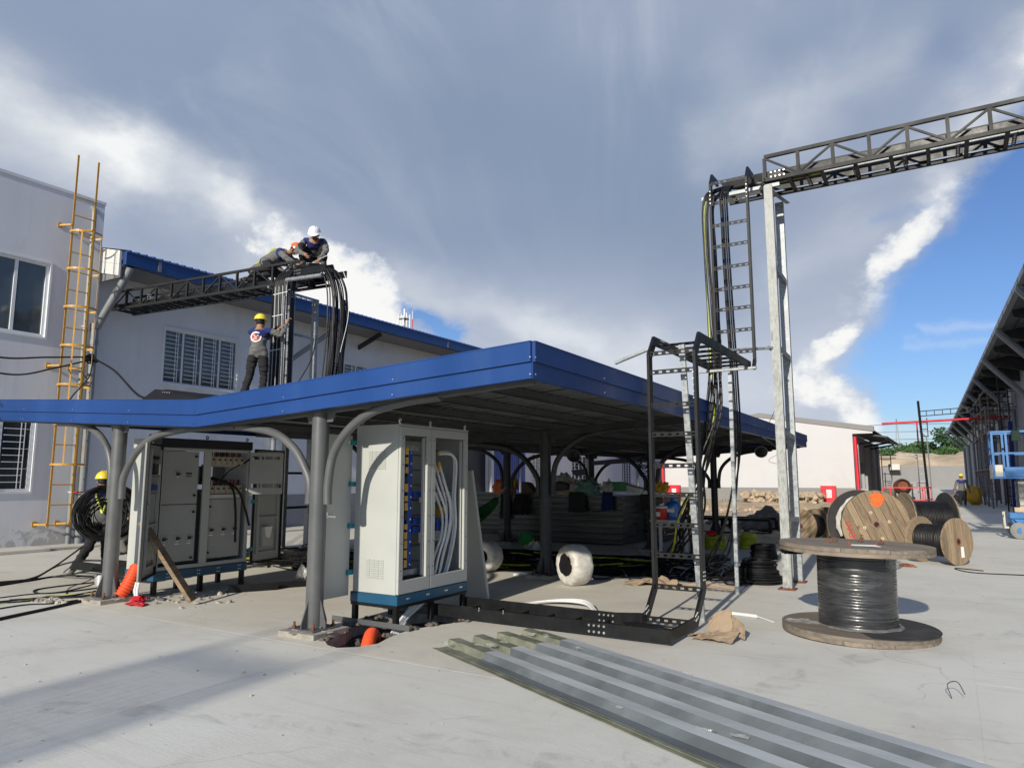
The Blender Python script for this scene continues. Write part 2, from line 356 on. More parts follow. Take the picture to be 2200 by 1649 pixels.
class MB:
    def __init__(s): s.v = []; s.f = []; s.m = []
    def add(s, vs, fs, mi=0):
        n = len(s.v); s.v += [Vector(a) for a in vs]
        s.f += [tuple(i + n for i in f) for f in fs]; s.m += [mi] * len(fs); return s
    def box(s, a, b, mi=0, rz=0, piv=None):
        x0, y0, z0 = (min(a[i], b[i]) for i in range(3)); x1, y1, z1 = (max(a[i], b[i]) for i in range(3))
        vs = [V(x, y, z) for z in (z0, z1) for y in (y0, y1) for x in (x0, x1)]
        if rz:
            pv = Vector(piv) if piv else V((x0 + x1) / 2, (y0 + y1) / 2, 0); mm = Matrix.Rotation(rz, 3, 'Z')
            vs = [mm @ (q - pv) + pv for q in vs]
        return s.add(vs, [(0, 2, 3, 1), (4, 5, 7, 6), (0, 1, 5, 4), (2, 6, 7, 3), (0, 4, 6, 2), (1, 3, 7, 5)], mi)
    def bar(s, a, b, w, h, up=(0, 0, 1), mi=0):
        a = Vector(a); b = Vector(b); d = (b - a).normalized(); u = Vector(up)
        if abs(d.dot(u)) > .98: u = V(0, 1, 0) if abs(d.y) < .9 else V(1, 0, 0)
        sx = d.cross(u).normalized(); sy = sx.cross(d).normalized()
        vs = [p + sx * i * w / 2 + sy * j * h / 2 for p in (a, b) for j in (-1, 1) for i in (-1, 1)]
        return s.add(vs, [(0, 2, 3, 1), (4, 5, 7, 6), (0, 1, 5, 4), (2, 6, 7, 3), (0, 4, 6, 2), (1, 3, 7, 5)], mi)
    def tube(s, pts, r, n=6, mi=0, cap=True, close=False):
        pts = [Vector(p) for p in pts]; N = len(pts)
        rs = r if isinstance(r, (list, tuple)) else [r] * N
        prev = None; rings = []
        for i, p in enumerate(pts):
            if close: d = pts[(i + 1) % N] - pts[i - 1]
            else: d = pts[min(i + 1, N - 1)] - pts[max(i - 1, 0)]
            if d.length < 1e-9: d = V(0, 0, 1)
            d.normalize()
            if prev is None:
                a = V(0, 0, 1) if abs(d.z) < .9 else V(1, 0, 0); u = d.cross(a).normalized()
            else:
                u = prev - d * prev.dot(d)
                if u.length < 1e-6: u = d.cross(V(0, 0, 1) if abs(d.z) < .9 else V(1, 0, 0))
                u.normalize()
            prev = u; w = d.cross(u)
            rings.append([p + (u * math.cos(2 * math.pi * k / n) + w * math.sin(2 * math.pi * k / n)) * rs[i] for k in range(n)])
        vs = [q for rg in rings for q in rg]; fs = []
        for i in range(N - (0 if close else 1)):
            j = (i + 1) % N
            for k in range(n): fs.append((i * n + k, i * n + (k + 1) % n, j * n + (k + 1) % n, j * n + k))
        if cap and not close: fs += [tuple(range(n))[::-1], tuple((N - 1) * n + k for k in range(n))]
        return s.add(vs, fs, mi)
    def cyl(s, a, b, r, n=16, mi=0, r2=None): return s.tube([a, b], [r, r if r2 is None else r2], n, mi)
    def prism(s, poly, vec, mi=0):
        poly = [Vector(p) for p in poly]; vec = Vector(vec); n = len(poly)
        fs = [tuple(range(n))[::-1], tuple(range(n, 2 * n))] + [(i, (i + 1) % n, n + (i + 1) % n, n + i) for i in range(n)]
        return s.add(poly + [p + vec for p in poly], fs, mi)
    def lathe(s, prof, c=(0, 0, 0), n=24, mi=0, axis=None):
        mm = Vector(axis).to_track_quat('Z', 'Y').to_matrix() if axis else Matrix.Identity(3)
        c = Vector(c); vs = []; fs = []; P = len(prof)
        for k in range(n):
            a = 2 * math.pi * k / n
            for r, z in prof: vs.append(mm @ V(r * math.cos(a), r * math.sin(a), z) + c)
        for k in range(n):
            j = (k + 1) % n
            for i in range(P - 1): fs.append((k * P + i, j * P + i, j * P + i + 1, k * P + i + 1))
        return s.add(vs, fs, mi)
    def ring(s, c, r, t, axis=(0, 0, 1), n=24, m_=6, mi=0):
        mm = Vector(axis).to_track_quat('Z', 'Y').to_matrix(); c = Vector(c)
        return s.tube([mm @ V(r * math.cos(2 * math.pi * k / n), r * math.sin(2 * math.pi * k / n), 0) + c for k in range(n)], t, m_, mi, close=True)
    def blob(s, c, size, seed=0, amp=.18, freq=2.2, sub=3, mi=0, flat=None, rot=None):
        bm = bmesh.new(); bmesh.ops.create_icosphere(bm, subdivisions=sub, radius=1.0)
        o = V(seed * 7.3, seed * 3.1, seed * 1.7); vs = []
        for q in bm.verts:
            p = q.co.copy(); k = 1 + amp * mnoise.fractal(p * freq + o, .8, 2.1, 4) * 1.6
            p = V(p.x * size[0], p.y * size[1], p.z * size[2]) * k
            if rot: p = rot @ p
            p = p + Vector(c)
            if flat is not None and p.z < flat: p.z = flat + (p.z - flat) * .05
            vs.append(p)
        fs = [tuple(x.index for x in f.verts) for f in bm.faces]; bm.free()
        return s.add(vs, fs, mi)
    def build(s, name, mats, parent=None, smooth=False, bevel=0, angle=40, local=False, recalc=True):
        me = bpy.data.meshes.new(name)
        inv = basis(parent).inverted() if (parent and not local) else Matrix.Identity(4)
        me.from_pydata([inv @ q for q in s.v], [], s.f)
        for m_ in (mats if isinstance(mats, (list, tuple)) else [mats]): me.materials.append(m_)
        me.polygons.foreach_set('material_index', s.m)
        if recalc or bevel:
            bm = bmesh.new(); bm.from_mesh(me)
            if recalc: bmesh.ops.recalc_face_normals(bm, faces=bm.faces)
            if bevel:
                ed = [e for e in bm.edges if len(e.link_faces) == 2 and e.calc_face_angle(0) > .6]
                bmesh.ops.bevel(bm, geom=ed, offset=bevel, segments=1, affect='EDGES', clamp_overlap=True)
            bm.to_mesh(me); bm.free()
        if smooth:
            me.polygons.foreach_set('use_smooth', [True] * len(me.polygons))
            if angle < 180: me.set_sharp_from_angle(angle=R(angle))
        me.update()
        o = bpy.data.objects.new(name, me); COL.objects.link(o)
        if parent: o.parent = parent
        return o

def path(pts, k=8):
    """Catmull-Rom through the points"""
    p = [Vector(q) for q in pts]; p = [p[0] * 2 - p[1]] + p + [p[-1] * 2 - p[-2]]; out = []
    for i in range(1, len(p) - 2):
        a, b, c, d = p[i - 1:i + 3]
        for j in range(k):
            t = j / k
            out.append(.5 * ((2 * b) + (c - a) * t + (2 * a - 5 * b + 4 * c - d) * t * t + (-a + 3 * b - 3 * c + d) * t ** 3))
    out.append(p[-2]); return out

def thing(name, label, cat, loc=(0, 0, 0), rz=0, group=None):
    o = bpy.data.objects.new(name, None); COL.objects.link(o); o.empty_display_size = .2
    o.location = loc; o.rotation_euler = (0, 0, rz); o['label'] = label; o['category'] = cat
    if group: o['group'] = group
    return o
def tag(o, label, cat, group=None, kind=None):
    o['label'] = label; o['category'] = cat
    if group: o['group'] = group
    if kind: o['kind'] = kind
    return o
def struct(o, label=None):
    o['kind'] = 'structure'
    if label: o['label'] = label
    return o
def stuffy(o): o['kind'] = 'stuff'; return o
def share(src, parent, loc=None, rot=None, name=None):
    """another piece that shares mesh data"""
    c = bpy.data.objects.new(name or src.name.split('.')[0], src.data); COL.objects.link(c); c.parent = parent
    c.matrix_basis = src.matrix_basis.copy()
    if loc is not None: c.location = loc
    if rot is not None: c.rotation_euler = rot
    return c
def copy_tree(o, parent=None):
    c = o.copy(); COL.objects.link(c); c.parent = parent
    for ch in [q for q in bpy.data.objects if q.parent == o]: copy_tree(ch, c)
    return c

def text_part(txt, size, mat_, parent, mw, name='lettering', extrude=.002, xs=1.0):
    cu = bpy.data.curves.new(name, 'FONT'); cu.body = txt; cu.size = size; cu.extrude = extrude
    cu.align_x = 'CENTER'; cu.align_y = 'CENTER'
    to = bpy.data.objects.new(name, cu); COL.objects.link(to)
    dg = bpy.context.evaluated_depsgraph_get(); me = bpy.data.meshes.new_from_object(to.evaluated_get(dg))
    bpy.data.objects.remove(to); me.materials.clear(); me.materials.append(mat_)
    me.transform(Matrix.Diagonal((xs, 1, 1, 1)))
    inv = basis(parent).inverted(); me.transform(inv @ mw)
    o = bpy.data.objects.new(name, me); COL.objects.link(o); o.parent = parent
    return o
# ================================================================== GROUND
PIT = [(-4.95, 4.86), (-5.14, 5.0), (-5.22, 5.36), (-5.38, 5.62), (-5.43, 6.0), (-5.33, 6.45), (-5.1, 6.75), (-4.82, 6.7), (-4.62, 6.72), (-4.5, 6.4),
       (-4.66, 6.05), (-4.73, 5.75), (-4.70, 5.45), (-4.60, 5.15), (-4.66, 4.95), (-4.80, 4.83)]
def in_poly(x, y, P):
    c = False; j = len(P) - 1
    for i in range(len(P)):
        if (P[i][1] > y) != (P[j][1] > y) and x < (P[j][0] - P[i][0]) * (y - P[i][1]) / (P[j][1] - P[i][1]) + P[i][0]: c = not c
        j = i
    return c
def holed(outer, hole, z):
    pts = [Vector(p) for p in outer + hole]; n = len(outer)
    ed = [(i, (i + 1) % n) for i in range(n)] + [(n + i, n + (i + 1) % len(hole)) for i in range(len(hole))]
    vs, _, fs, *_r = delaunay_2d_cdt(pts, ed, [], 0, 1e-5)
    fs = [f for f in fs if not in_poly(sum(vs[i].x for i in f) / 3, sum(vs[i].y for i in f) / 3, hole)]
    return [V(p.x, p.y, z) for p in vs], fs
g = MB()
vs, fs = holed([(-900, -300), (900, -300), (900, 1500), (-900, 1500)], PIT, -.10)
g.add(vs, fs); gnd = struct(g.build('ground', M['dirt'], recalc=False), 'bare sandy soil around the concrete yard')
for p in gnd.data.polygons:
    if p.normal.z < 0: p.flip()

GAP = .0018
def slab(x0, x1, y0, y1, hole=None, name='concrete_slab'):
    s = MB(); x0 += GAP; x1 -= GAP; y0 += GAP; y1 -= GAP
    if hole:
        vs, fs = holed([(x0, y0), (x1, y0), (x1, y1), (x0, y1)], hole, 0.0); s.add(vs, fs)
        n = len(hole)
        for i in range(n):
            a = hole[i]; b = hole[(i + 1) % n]
            s.add([V(*a, 0), V(*b, 0), V(*b, -.14), V(*a, -.14)], [(0, 1, 2, 3)], 1)
        for a, b in (((x0, y0), (x1, y0)), ((x1, y0), (x1, y1)), ((x1, y1), (x0, y1)), ((x0, y1), (x0, y0))):
            s.add([V(*a, 0), V(*b, 0), V(*b, -.12), V(*a, -.12)], [(0, 1, 2, 3)])
        return s.build(name, [M['concrete'], M['rock']])
    s.box((x0, y0, -.12), (x1, y1, 0)); return s.build(name, M['concrete'])
yard = bpy.data.objects.new('concrete_yard', None); COL.objects.link(yard); struct(yard, 'pale new concrete yard paving poured in large slabs')
SL = [(-4.7, .05, -14, 4.75), (-17.3, -4.7, -14, 4.75), (.05, 4.9, -14, 6.5), (.05, 4.9, 6.5, 15.8), (.05, 4.9, 15.8, 25), (-3.1, .05, 17.6, 25),
      (.05, 4.9, 25, 34.3), (-1.25, .05, 25, 34.3), (.05, 4.9, 34.3, 43.4), (-1.25, .05, 34.3, 43.4), (.05, 4.9, 43.4, 60), (-1.25, .05, 43.4, 60),
      (-6, 4.9, 60, 131)]
for a in SL: slab(*a).parent = yard
slab(-17.3, .05, 4.75, 17.6, PIT).parent = yard
s_ = MB(); s_.box((.042, -14, -.03), (.058, 60, -.003)); s_.build('joint_filler', M['concrete']).parent = yard
# raised kerb strip along the left building
k = MB(); k.box((-17.3, -14, .002), (-16.15, 7.9, .07)); k.box((-17.3, 7.91, .002), (-16.25, 16.9, .06))
struct(k.build('kerb_strip', M['concrete'], bevel=.01), 'low concrete apron along the foot of the left building')

# trench in front of the near cabinet: broken walls, loose soil
p = MB(); n = len(PIT); cx = sum(a[0] for a in PIT) / n; cy = sum(a[1] for a in PIT) / n
rings = []
for q in range(6):
    f = 1 - .12 * q; z = -.12 - .085 * q
    rings.append([V(cx + (a[0] - cx) * f + random.uniform(-.03, .03) * (q > 0), cy + (a[1] - cy) * f + random.uniform(-.03, .03) * (q > 0),
                    z + random.uniform(-.03, .03) * (q > 0)) for a in PIT])
vs = [q for r_ in rings for q in r_] + [V(cx, cy, -.52)]
fs = [(i * n + k_, i * n + (k_ + 1) % n, (i + 1) * n + (k_ + 1) % n, (i + 1) * n + k_) for i in range(5) for k_ in range(n)]
fs += [(5 * n + k_, 5 * n + (k_ + 1) % n, 6 * n) for k_ in range(n)]
p.add(vs, fs); pit = struct(p.build('trench', M['pit'], smooth=True, angle=30), 'dark broken trench cut through the slab below the near cabinet')
def rubble(name, label, cat, pts, m_, size, seed, mats=None):
    rnd = random.Random(seed); s = MB()
    for (x, y, z) in pts:
        r_ = size * rnd.uniform(.35, 1.1)
        s.blob((x, y, z + r_ * .25), (r_, r_ * rnd.uniform(.6, 1), r_ * rnd.uniform(.45, .8)), rnd.random() * 99, .3, 1.6, 1,
               rot=Matrix.Rotation(rnd.random() * 6.3, 3, 'Z'))
    o = s.build(name, m_); tag(o, label, cat, kind='stuff'); return o
rnd = random.Random(3)
rubble('soil_clods', 'clods of dark clay round the trench under the near cabinet', 'soil',
       [(rnd.uniform(-5.4, -4.6), rnd.uniform(5.0, 6.8), rnd.uniform(-.42, -.15)) for _ in range(170)], M['pit'], .085, 4)
rubble('rim_rubble', 'broken concrete crumbs along the trench rim', 'rubble',
       [(a[0] + rnd.uniform(-.09, .05), a[1] + rnd.uniform(-.05, .07), .0) for a in PIT for _ in range(9) if a[1] > 5.3 or a[0] < -5], M['soil_dark'], .035, 5)
rubble('chipped_rubble', 'loose grey chips of concrete beside the far cabinet feet', 'rubble',
       [(rnd.gauss(-8.35, .28), rnd.gauss(5.75, .22), 0) for _ in range(30)] + [(rnd.gauss(-9.55, .16), rnd.gauss(4.75, .05), 0) for _ in range(50)], M['rock'], .045, 6)

# ================================================================== WALL WITH OPENINGS
def wall_mesh(s, O, U, N, L, z0, z1, ops, depth=.14, mi=0):
    """front skin with openings (u0,u1,z0,z1) and their reveals"""
    O = Vector(O); U = Vector(U).normalized(); N = Vector(N)
    us = sorted({0, L, *[a for o in ops for a in o[:2]]}); zs = sorted({z0, z1, *[a for o in ops for a in o[2:4]]})
    P = lambda u, z, d=0: O + U * u + V(0, 0, z) - N * d
    for i in range(len(us) - 1):
        for j in range(len(zs) - 1):
            um = (us[i] + us[i + 1]) / 2; zm = (zs[j] + zs[j + 1]) / 2
            if any(o[0] < um < o[1] and o[2] < zm < o[3] for o in ops): continue
            s.add([P(us[i], zs[j]), P(us[i + 1], zs[j]), P(us[i + 1], zs[j + 1]), P(us[i], zs[j + 1])], [(0, 1, 2, 3)], mi)
    for a, b, c, d in (o[:4] for o in ops):
        for q in (((a, c), (b, c)), ((b, c), (b, d)), ((b, d), (a, d)), ((a, d), (a, c))):
            s.add([P(*q[0]), P(*q[1]), P(*q[1], depth), P(*q[0], depth)], [(0, 1, 2, 3)], mi)

def window(parent, O, U, N, u0, u1, z0, z1, n, glass, grille=None, fr=.05, depth=.1, trim=.0):
    O = Vector(O); U = Vector(U); N = Vector(N); P = lambda u, z, d: O + U * u + V(0, 0, z) - N * d
    s = MB()
    def b(a, c, d0, d1, mb):   # box between (u,z) corners with depth range
        q = [P(uu, zz, dd) for dd in (d0, d1) for zz in (a[1], c[1]) for uu in (a[0], c[0])]
        mb.add(q, [(0, 2, 3, 1), (4, 5, 7, 6), (0, 1, 5, 4), (2, 6, 7, 3), (0, 4, 6, 2), (1, 3, 7, 5)])
    d0, d1 = depth - .07, depth
    b((u0, z0), (u1, z0 + fr), d0, d1, s); b((u0, z1 - fr), (u1, z1), d0, d1, s)
    b((u0, z0 + fr), (u0 + fr, z1 - fr), d0, d1, s); b((u1 - fr, z0 + fr), (u1, z1 - fr), d0, d1, s)
    w = (u1 - u0) / n
    for i in range(1, n): b((u0 + w * i - fr * .55, z0 + fr), (u0 + w * i + fr * .55, z1 - fr), d0 + .01, d1, s)
    if trim:
        for q in (((u0 - trim, z0 - trim), (u1 + trim, z0 - .001)), ((u0 - trim, z1 + .001), (u1 + trim, z1 + trim)),
                  ((u0 - trim, z0), (u0 - .001, z1)), ((u1 + .001, z0), (u1 + trim, z1))):
            b(q[0], q[1], -.03, -.002, s)
    win = s.build('window', M['frame'], parent)
    for i in range(n):
        q = MB(); b((u0 + w * i + fr, z0 + fr), (u0 + w * (i + 1) - fr * .5, z1 - fr), d1 - .03, d1 - .02, q); q.build('pane', glass, win)
    if grille:
        q = MB(); nh = grille
        for i in range(n):
            a0 = u0 + w * i + fr; a1 = u0 + w * (i + 1) - fr * .6
            for j in range(1, nh):
                z = z0 + fr + (z1 - z0 - 2 * fr) * j / nh; b((a0, z - .008), (a0 + (a1 - a0) * .72, z + .008), d0 - .022, d0 - .006, q)
                if j % 3 == 0: b((a0 + (a1 - a0) * .72, z - .006), (a1, z + .006), d0 - .020, d0 - .008, q)
            for t_ in (.58, .72): b((a0 + (a1 - a0) * t_ - .008, z0 + fr), (a0 + (a1 - a0) * t_ + .008, z1 - fr), d0 - .03, d0 - .023, q)
        q.build('grille', M['frame'], win)
    return win

# ================================================================== TALL LEFT BLOCK
TX = -17.0
tb = thing('tall_building', 'tall flat-roofed grey block with sliding windows behind the yellow ladder', 'building', (TX, 0, 0))
s = MB(); ops = [(0, 1.87, 1.23, 3.1), (0.0, 1.84, 4.62, 6.28)]
# local: U runs along +Y from Y=5.95
wins = [(5.85, 7.78, 1.23, 3.05), (5.85, 7.80, 4.62, 6.29)]
wall_mesh(s, (TX, -14, 0), (0, 1, 0), (1, 0, 0), 22.9, 0, 8.05, [(a + 14, b + 14, c, d) for a, b, c, d in wins] + [(15.9, 17.6, 4.62, 6.29), (15.9, 17.6, 1.23, 3.05)])
s.add([V(TX, 8.9, 0), V(-29, 8.9, 0), V(-29, 8.9, 8.05), V(TX, 8.9, 8.05)], [(0, 1, 2, 3)])
s.add([V(TX, -14, 0), V(-29, -14, 0), V(-29, -14, 8.05), V(TX, -14, 8.05)], [(0, 1, 2, 3)])
s.add([V(-29, -14, 0), V(-29, 8.9, 0), V(-29, 8.9, 8.05), V(-29, -14, 8.05)], [(0, 1, 2, 3)])
s.build('wall', M['wall'], tb, recalc=False)
s = MB(); s.box((-29, -14, 8.052), (TX + .02, 8.92, 8.12)); s.build('parapet_cap', M['wall'], tb)
for a, b, c, d in wins: window(tb, (TX, 0, 0), V(0, 1, 0), V(1, 0, 0), a, b, c, d, 3 if False else 3, M['glass'] if c > 3 else M['glass_dark'], 12 if c < 3 else None, .06, .09, .045)
for c, d in ((4.62, 6.29), (1.23, 3.05)): window(tb, (TX, 0, 0), V(0, 1, 0), V(1, 0, 0), 1.9, 3.6, c, d, 2, M['glass'], None, .06, .09, .045)

# ================================================================== LONG LEFT BUILDING
LX = -17.22
lb = thing('long_building', 'long low grey building with blue gutter edge and barred white windows', 'building', (LX, 8.9, 0))
upper = [(10.78, 13.02, 3.97, 5.40), (16.72, 18.96, 3.97, 5.40), (22.7, 24.9, 3.97, 5.40)]
far = [(29.95, 31.7, .95, 2.75), (34.2, 36.1, .95, 2.75), (41.0, 42.6, .95, 2.75), (46.6, 48.2, .95, 2.75)]
door = (24.1, 26.1, .02, 3.4)
s = MB()
wall_mesh(s, (LX, 8.9, 0), (0, 1, 0), (1, 0, 0), 66, 0, 6.9, [(a - 8.9, b - 8.9, c, d) for a, b, c, d in upper + far + [door]])
s.add([V(LX, 74.9, 0), V(-30, 74.9, 0), V(-30, 74.9, 6.9), V(LX, 74.9, 6.9)], [(0, 1, 2, 3)])
s.add([V(LX, 8.92, 0), V(-30, 8.92, 0), V(-30, 8.92, 6.9), V(LX, 8.92, 6.9)], [(0, 1, 2, 3)])
s.build('wall', M['wall'], lb, recalc=False)
s = MB(); s.box((LX + .001, 9.0, 0), (LX + .022, 24.0, 1.02)); s.box((LX + .001, 29.2, 0), (LX + .022, 70, .93)); s.build('plinth', M['plinth'], lb)
for a, b, c, d in upper: window(lb, (LX, 0, 0), V(0, 1, 0), V(1, 0, 0), a, b, c, d, 4, M['glass'], 12, .045, .1, .05)
for a, b, c, d in far: window(lb, (LX, 0, 0), V(0, 1, 0), V(1, 0, 0), a, b, c, d, 4, M['glass_dark'], 10, .06, .1, .05)
# open doorway, its inner shade painted near black, with a screen of panes, and the blue sliding door beside it
s = MB(); s.box((LX - 4, 23.6, 0), (LX - .15, 26.6, 3.5)); o = s.build('doorway_recess', M['shade_dark'], lb); o.data.flip_normals()
s = MB(); s.box((LX + .03, 26.12, 0), (LX + .16, 26.32, 3.45)); s.build('door_post', M['white_metal'], lb)
s = MB(); s.box((LX + .05, 26.34, .05), (LX + .12, 29.1, 3.35)); 
for i in range(14): s.box((LX + .121, 26.4 + i * .19, .1), (LX + .13, 26.46 + i * .19, 3.3))
s.build('sliding_door', M['blue_door'], lb)
s = MB()
for i in range(3):
    for j in range(3): s.box((LX - .3, 24.3 + i * .62, 1.1 + j * .75), (LX - .28, 24.62 + i * .62, 1.5 + j * .75))
s.build('door_pane', M['glass'], lb)
# roof, soffit, gutter, barge board
EX = -16.15
s = MB()
for i in range(66):
    y0 = 8.93 + i
    for q in range(5):
        a = y0 + q * .2
        s.add([V(EX + .05, a, 6.80), V(EX + .05, a + .14, 6.80), V(-23.5, a + .14, 8.50), V(-23.5, a, 8.50)], [(0, 1, 2, 3)])
        s.add([V(EX + .05, a + .14, 6.80), V(EX + .05, a + .17, 6.835), V(-23.5, a + .17, 8.535), V(-23.5, a + .14, 8.50)], [(0, 1, 2, 3)])
        s.add([V(EX + .05, a + .17, 6.835), V(EX + .05, a + .2, 6.80), V(-23.5, a + .2, 8.50), V(-23.5, a + .17, 8.535)], [(0, 1, 2, 3)])
s.build('roof', M['blue_roof'], lb, recalc=False)
s = MB(); s.box((LX, 8.95, 6.42), (EX, 74.9, 6.46)); s.build('soffit', M['gutter'], lb)
s = MB(); s.box((EX, 8.95, 6.44), (EX + .12, 74.9, 6.76)); s.box((EX + .121, 8.95, 6.72), (EX + .15, 74.9, 6.765)); s.build('gutter', M['blue'], lb, bevel=.01)
for i in range(11):
    s = MB(); s.box((EX + .122, 9.75 + i * 5.85, 6.47), (EX + .132, 9.83 + i * 5.85, 6.715)); s.build('gutter_strap', M['gutter'], lb)
for z0, z1 in ((.0, .27), (.275, .60)):
    s = MB(); s.prism([(EX - .02, 8.88, 6.18 + z0), (-18.6, 8.88, 6.75 + z0), (-18.6, 8.88, 6.75 + z1), (EX - .02, 8.88, 6.18 + z1)], (0, .05, 0)); s.build('barge_board', M['white_metal'], lb)
s = MB(); s.box((LX, 8.91, 6.15), (EX, 8.94, 6.44)); s.build('eave_return', M['gutter'], lb)
for y0, y1 in ((14.35, 15.94), (21.4, 23.0), (28.6, 30.2), (36, 37.6), (43.4, 45)):
    s = MB(); s.tube(path([(EX + .02, y1, 6.45), (EX - .05, y1, 6.28), (LX + .12, y0, 4.75), (LX + .1, y0, 4.5), (LX + .1, y0, .1)], 3), .075, 10); s.build('downpipe', M['pvc'], lb, smooth=True)
for i in range(9): s = MB(); s.bar((LX, 17.9 + i * 6, 6.0), (EX - .05, 17.9 + i * 6, 6.38), .06, .16); s.build('eave_bracket', M['dark_steel'], lb)

# corner pipes of the tall block
pg = 'pipes in the corner by the yellow ladder'
t = thing('drain_pipe', 'slim grey pipe running up beside the yellow ladder to the parapet', 'pipe', (TX + .08, 8.62, 0), group=pg)
s = MB(); s.tube([(TX + .08, 8.62, 0), (TX + .08, 8.62, 7.72), (TX + .06, 8.62, 7.86), (TX - .02, 8.62, 7.9)], .055, 10); s.build('pipe', M['pvc'], t, smooth=True)
for z in (1.2, 3.0, 5.0, 7.0): s = MB(); s.ring((TX + .08, 8.62, z), .062, .012, n=14); s.build('pipe_clip', M['frame'], t)
t = thing('rain_downpipe', 'thick grey downpipe slanting from the blue gutter into the wall corner', 'pipe', (TX + .13, 8.80, 0), group=pg)
s = MB(); s.tube(path([(EX + .03, 9.12, 6.42), (EX - .05, 9.1, 6.25), (TX + .14, 8.84, 5.0), (TX + .12, 8.82, 4.75), (TX + .12, 8.82, 0.0)], 4), .085, 12); s.build('pipe', M['pvc'], t, smooth=True)
s = MB(); s.cyl((TX + .12, 8.82, 4.6), (TX + .12, 8.82, 4.72), .097, 14); s.build('coupling', M['pvc'], t)
s = MB(); s.ring((TX + .10, 8.72, 1.2), .12, .018, n=16); s.build('red_tie', M['red'], t)

# ================================================================== YELLOW CAGED LADDER
ly0, ly1, lx = 8.07, 8.53, TX + .28
t = thing('caged_ladder', 'yellow steel access ladder with safety cage on the left wall', 'ladder', (lx, 8.3, 0))
for y in (ly0, ly1):
    s = MB(); s.bar((lx, y, .46), (lx, y, 8.93), .018, .042, up=(0, 1, 0)); s.build('rail', M['yellow'], t)
r0 = MB(); r0.cyl((lx, ly0, .0), (lx, ly1, .0), .014, 8); z = .5; base = None
while z < 8.2:
    if base is None:
        base = r0.build('rung', M['yellow'], t); base.location.z = z
    else: share(base, t, loc=(0, 0, z))
    z += .437
zs = [1.81 + i * .874 for i in range(7)]; base = None
cyc = (ly0 + ly1) / 2
def hoop(z):
    pts = [V(lx - .02, ly0 - .05, z)] + [V(lx + .12 + .36 * math.sin(a), cyc - .34 * math.cos(a), z) for a in [math.pi * i / 18 for i in range(19)]] + [V(lx - .02, ly1 + .05, z)]
    s = MB()
    for a, b in zip(pts, pts[1:]): s.bar(a, b, .006, .045)
    return s
for z in zs:
    hoop(z).build('cage_hoop', M['yellow'], t)
for a in (.28, .5, .72):
    x = lx + .125 + .36 * math.sin(math.pi * a); y = cyc - .34 * math.cos(math.pi * a)
    s = MB(); s.bar((x, y, zs[0] - .02), (x, y, zs[-1] + .02), .03, .006, up=(math.sin(math.pi * a), -math.cos(math.pi * a), 0)); s.build('cage_strap', M['yellow'], t)
for z in (.52, 4.0, 7.25):
    for y, d in ((ly0, -1), (ly1, -1)):
        s = MB(); s.box((TX + .002, y + d * .14 - .045, z - .06), (TX + .014, y + d * .14 + .045, z + .06)); s.bar((TX + .01, y + d * .14, z), (lx, y + d * .02, z), .04, .04); s.build('wall_bracket', M['yellow'], t)

# cable knot at the pipe and the lines running from it
knot = (TX + .26, 8.72, 4.25)
s = MB(); rnd = random.Random(5)
for i in range(9):
    a = V(rnd.uniform(-.1, .1), rnd.uniform(-.14, .14), rnd.uniform(-.09, .09)); s.ring(Vector(knot) + a * .5, .075, .02, (rnd.random(), rnd.random(), rnd.random()), 12, 5)
tag(s.build('cable_knot', M['cable'], smooth=True), 'black knot of cable tied to the pipe at the ladder', 'cable')
for nm, lab, pts, r_ in (
    ('service_line', 'upper black line drooping from the wall knot to the left edge', [(TX + .3, 8.7, 4.28), (-16.0, 7.4, 4.02), (-15.0, 6.2, 3.75), (-13.6, 4.6, 3.62), (-11.5, 2.6, 3.5)], .02),
    ('service_line', 'lower black line sagging below its twin toward the left edge', [(TX + .3, 8.7, 4.22), (-16.2, 7.7, 3.85), (-15.2, 6.5, 3.48), (-13.8, 4.9, 3.40), (-11.5, 2.5, 3.32)], .018),
    ('service_line', 'black line sloping from the wall knot down to the tray bend on the canopy', [(TX + .3, 8.75, 4.26), (-15.0, 8.3, 3.78), (-12.6, 7.4, 3.05), (-11.6, 7.05, 2.85)], .022),
    ('service_line', 'thin black line dropping steeply from the wall knot to the canopy edge', [(TX + .3, 8.74, 4.2), (-15.2, 7.9, 3.6), (-13.2, 6.6, 2.95), (-12.2, 6.0, 2.6)], .014)):
    s = MB(); s.tube(path(pts, 8), r_, 6); tag(s.build(nm, M['cable'], smooth=True), lab, 'cable', 'black lines tied at the wall knot')
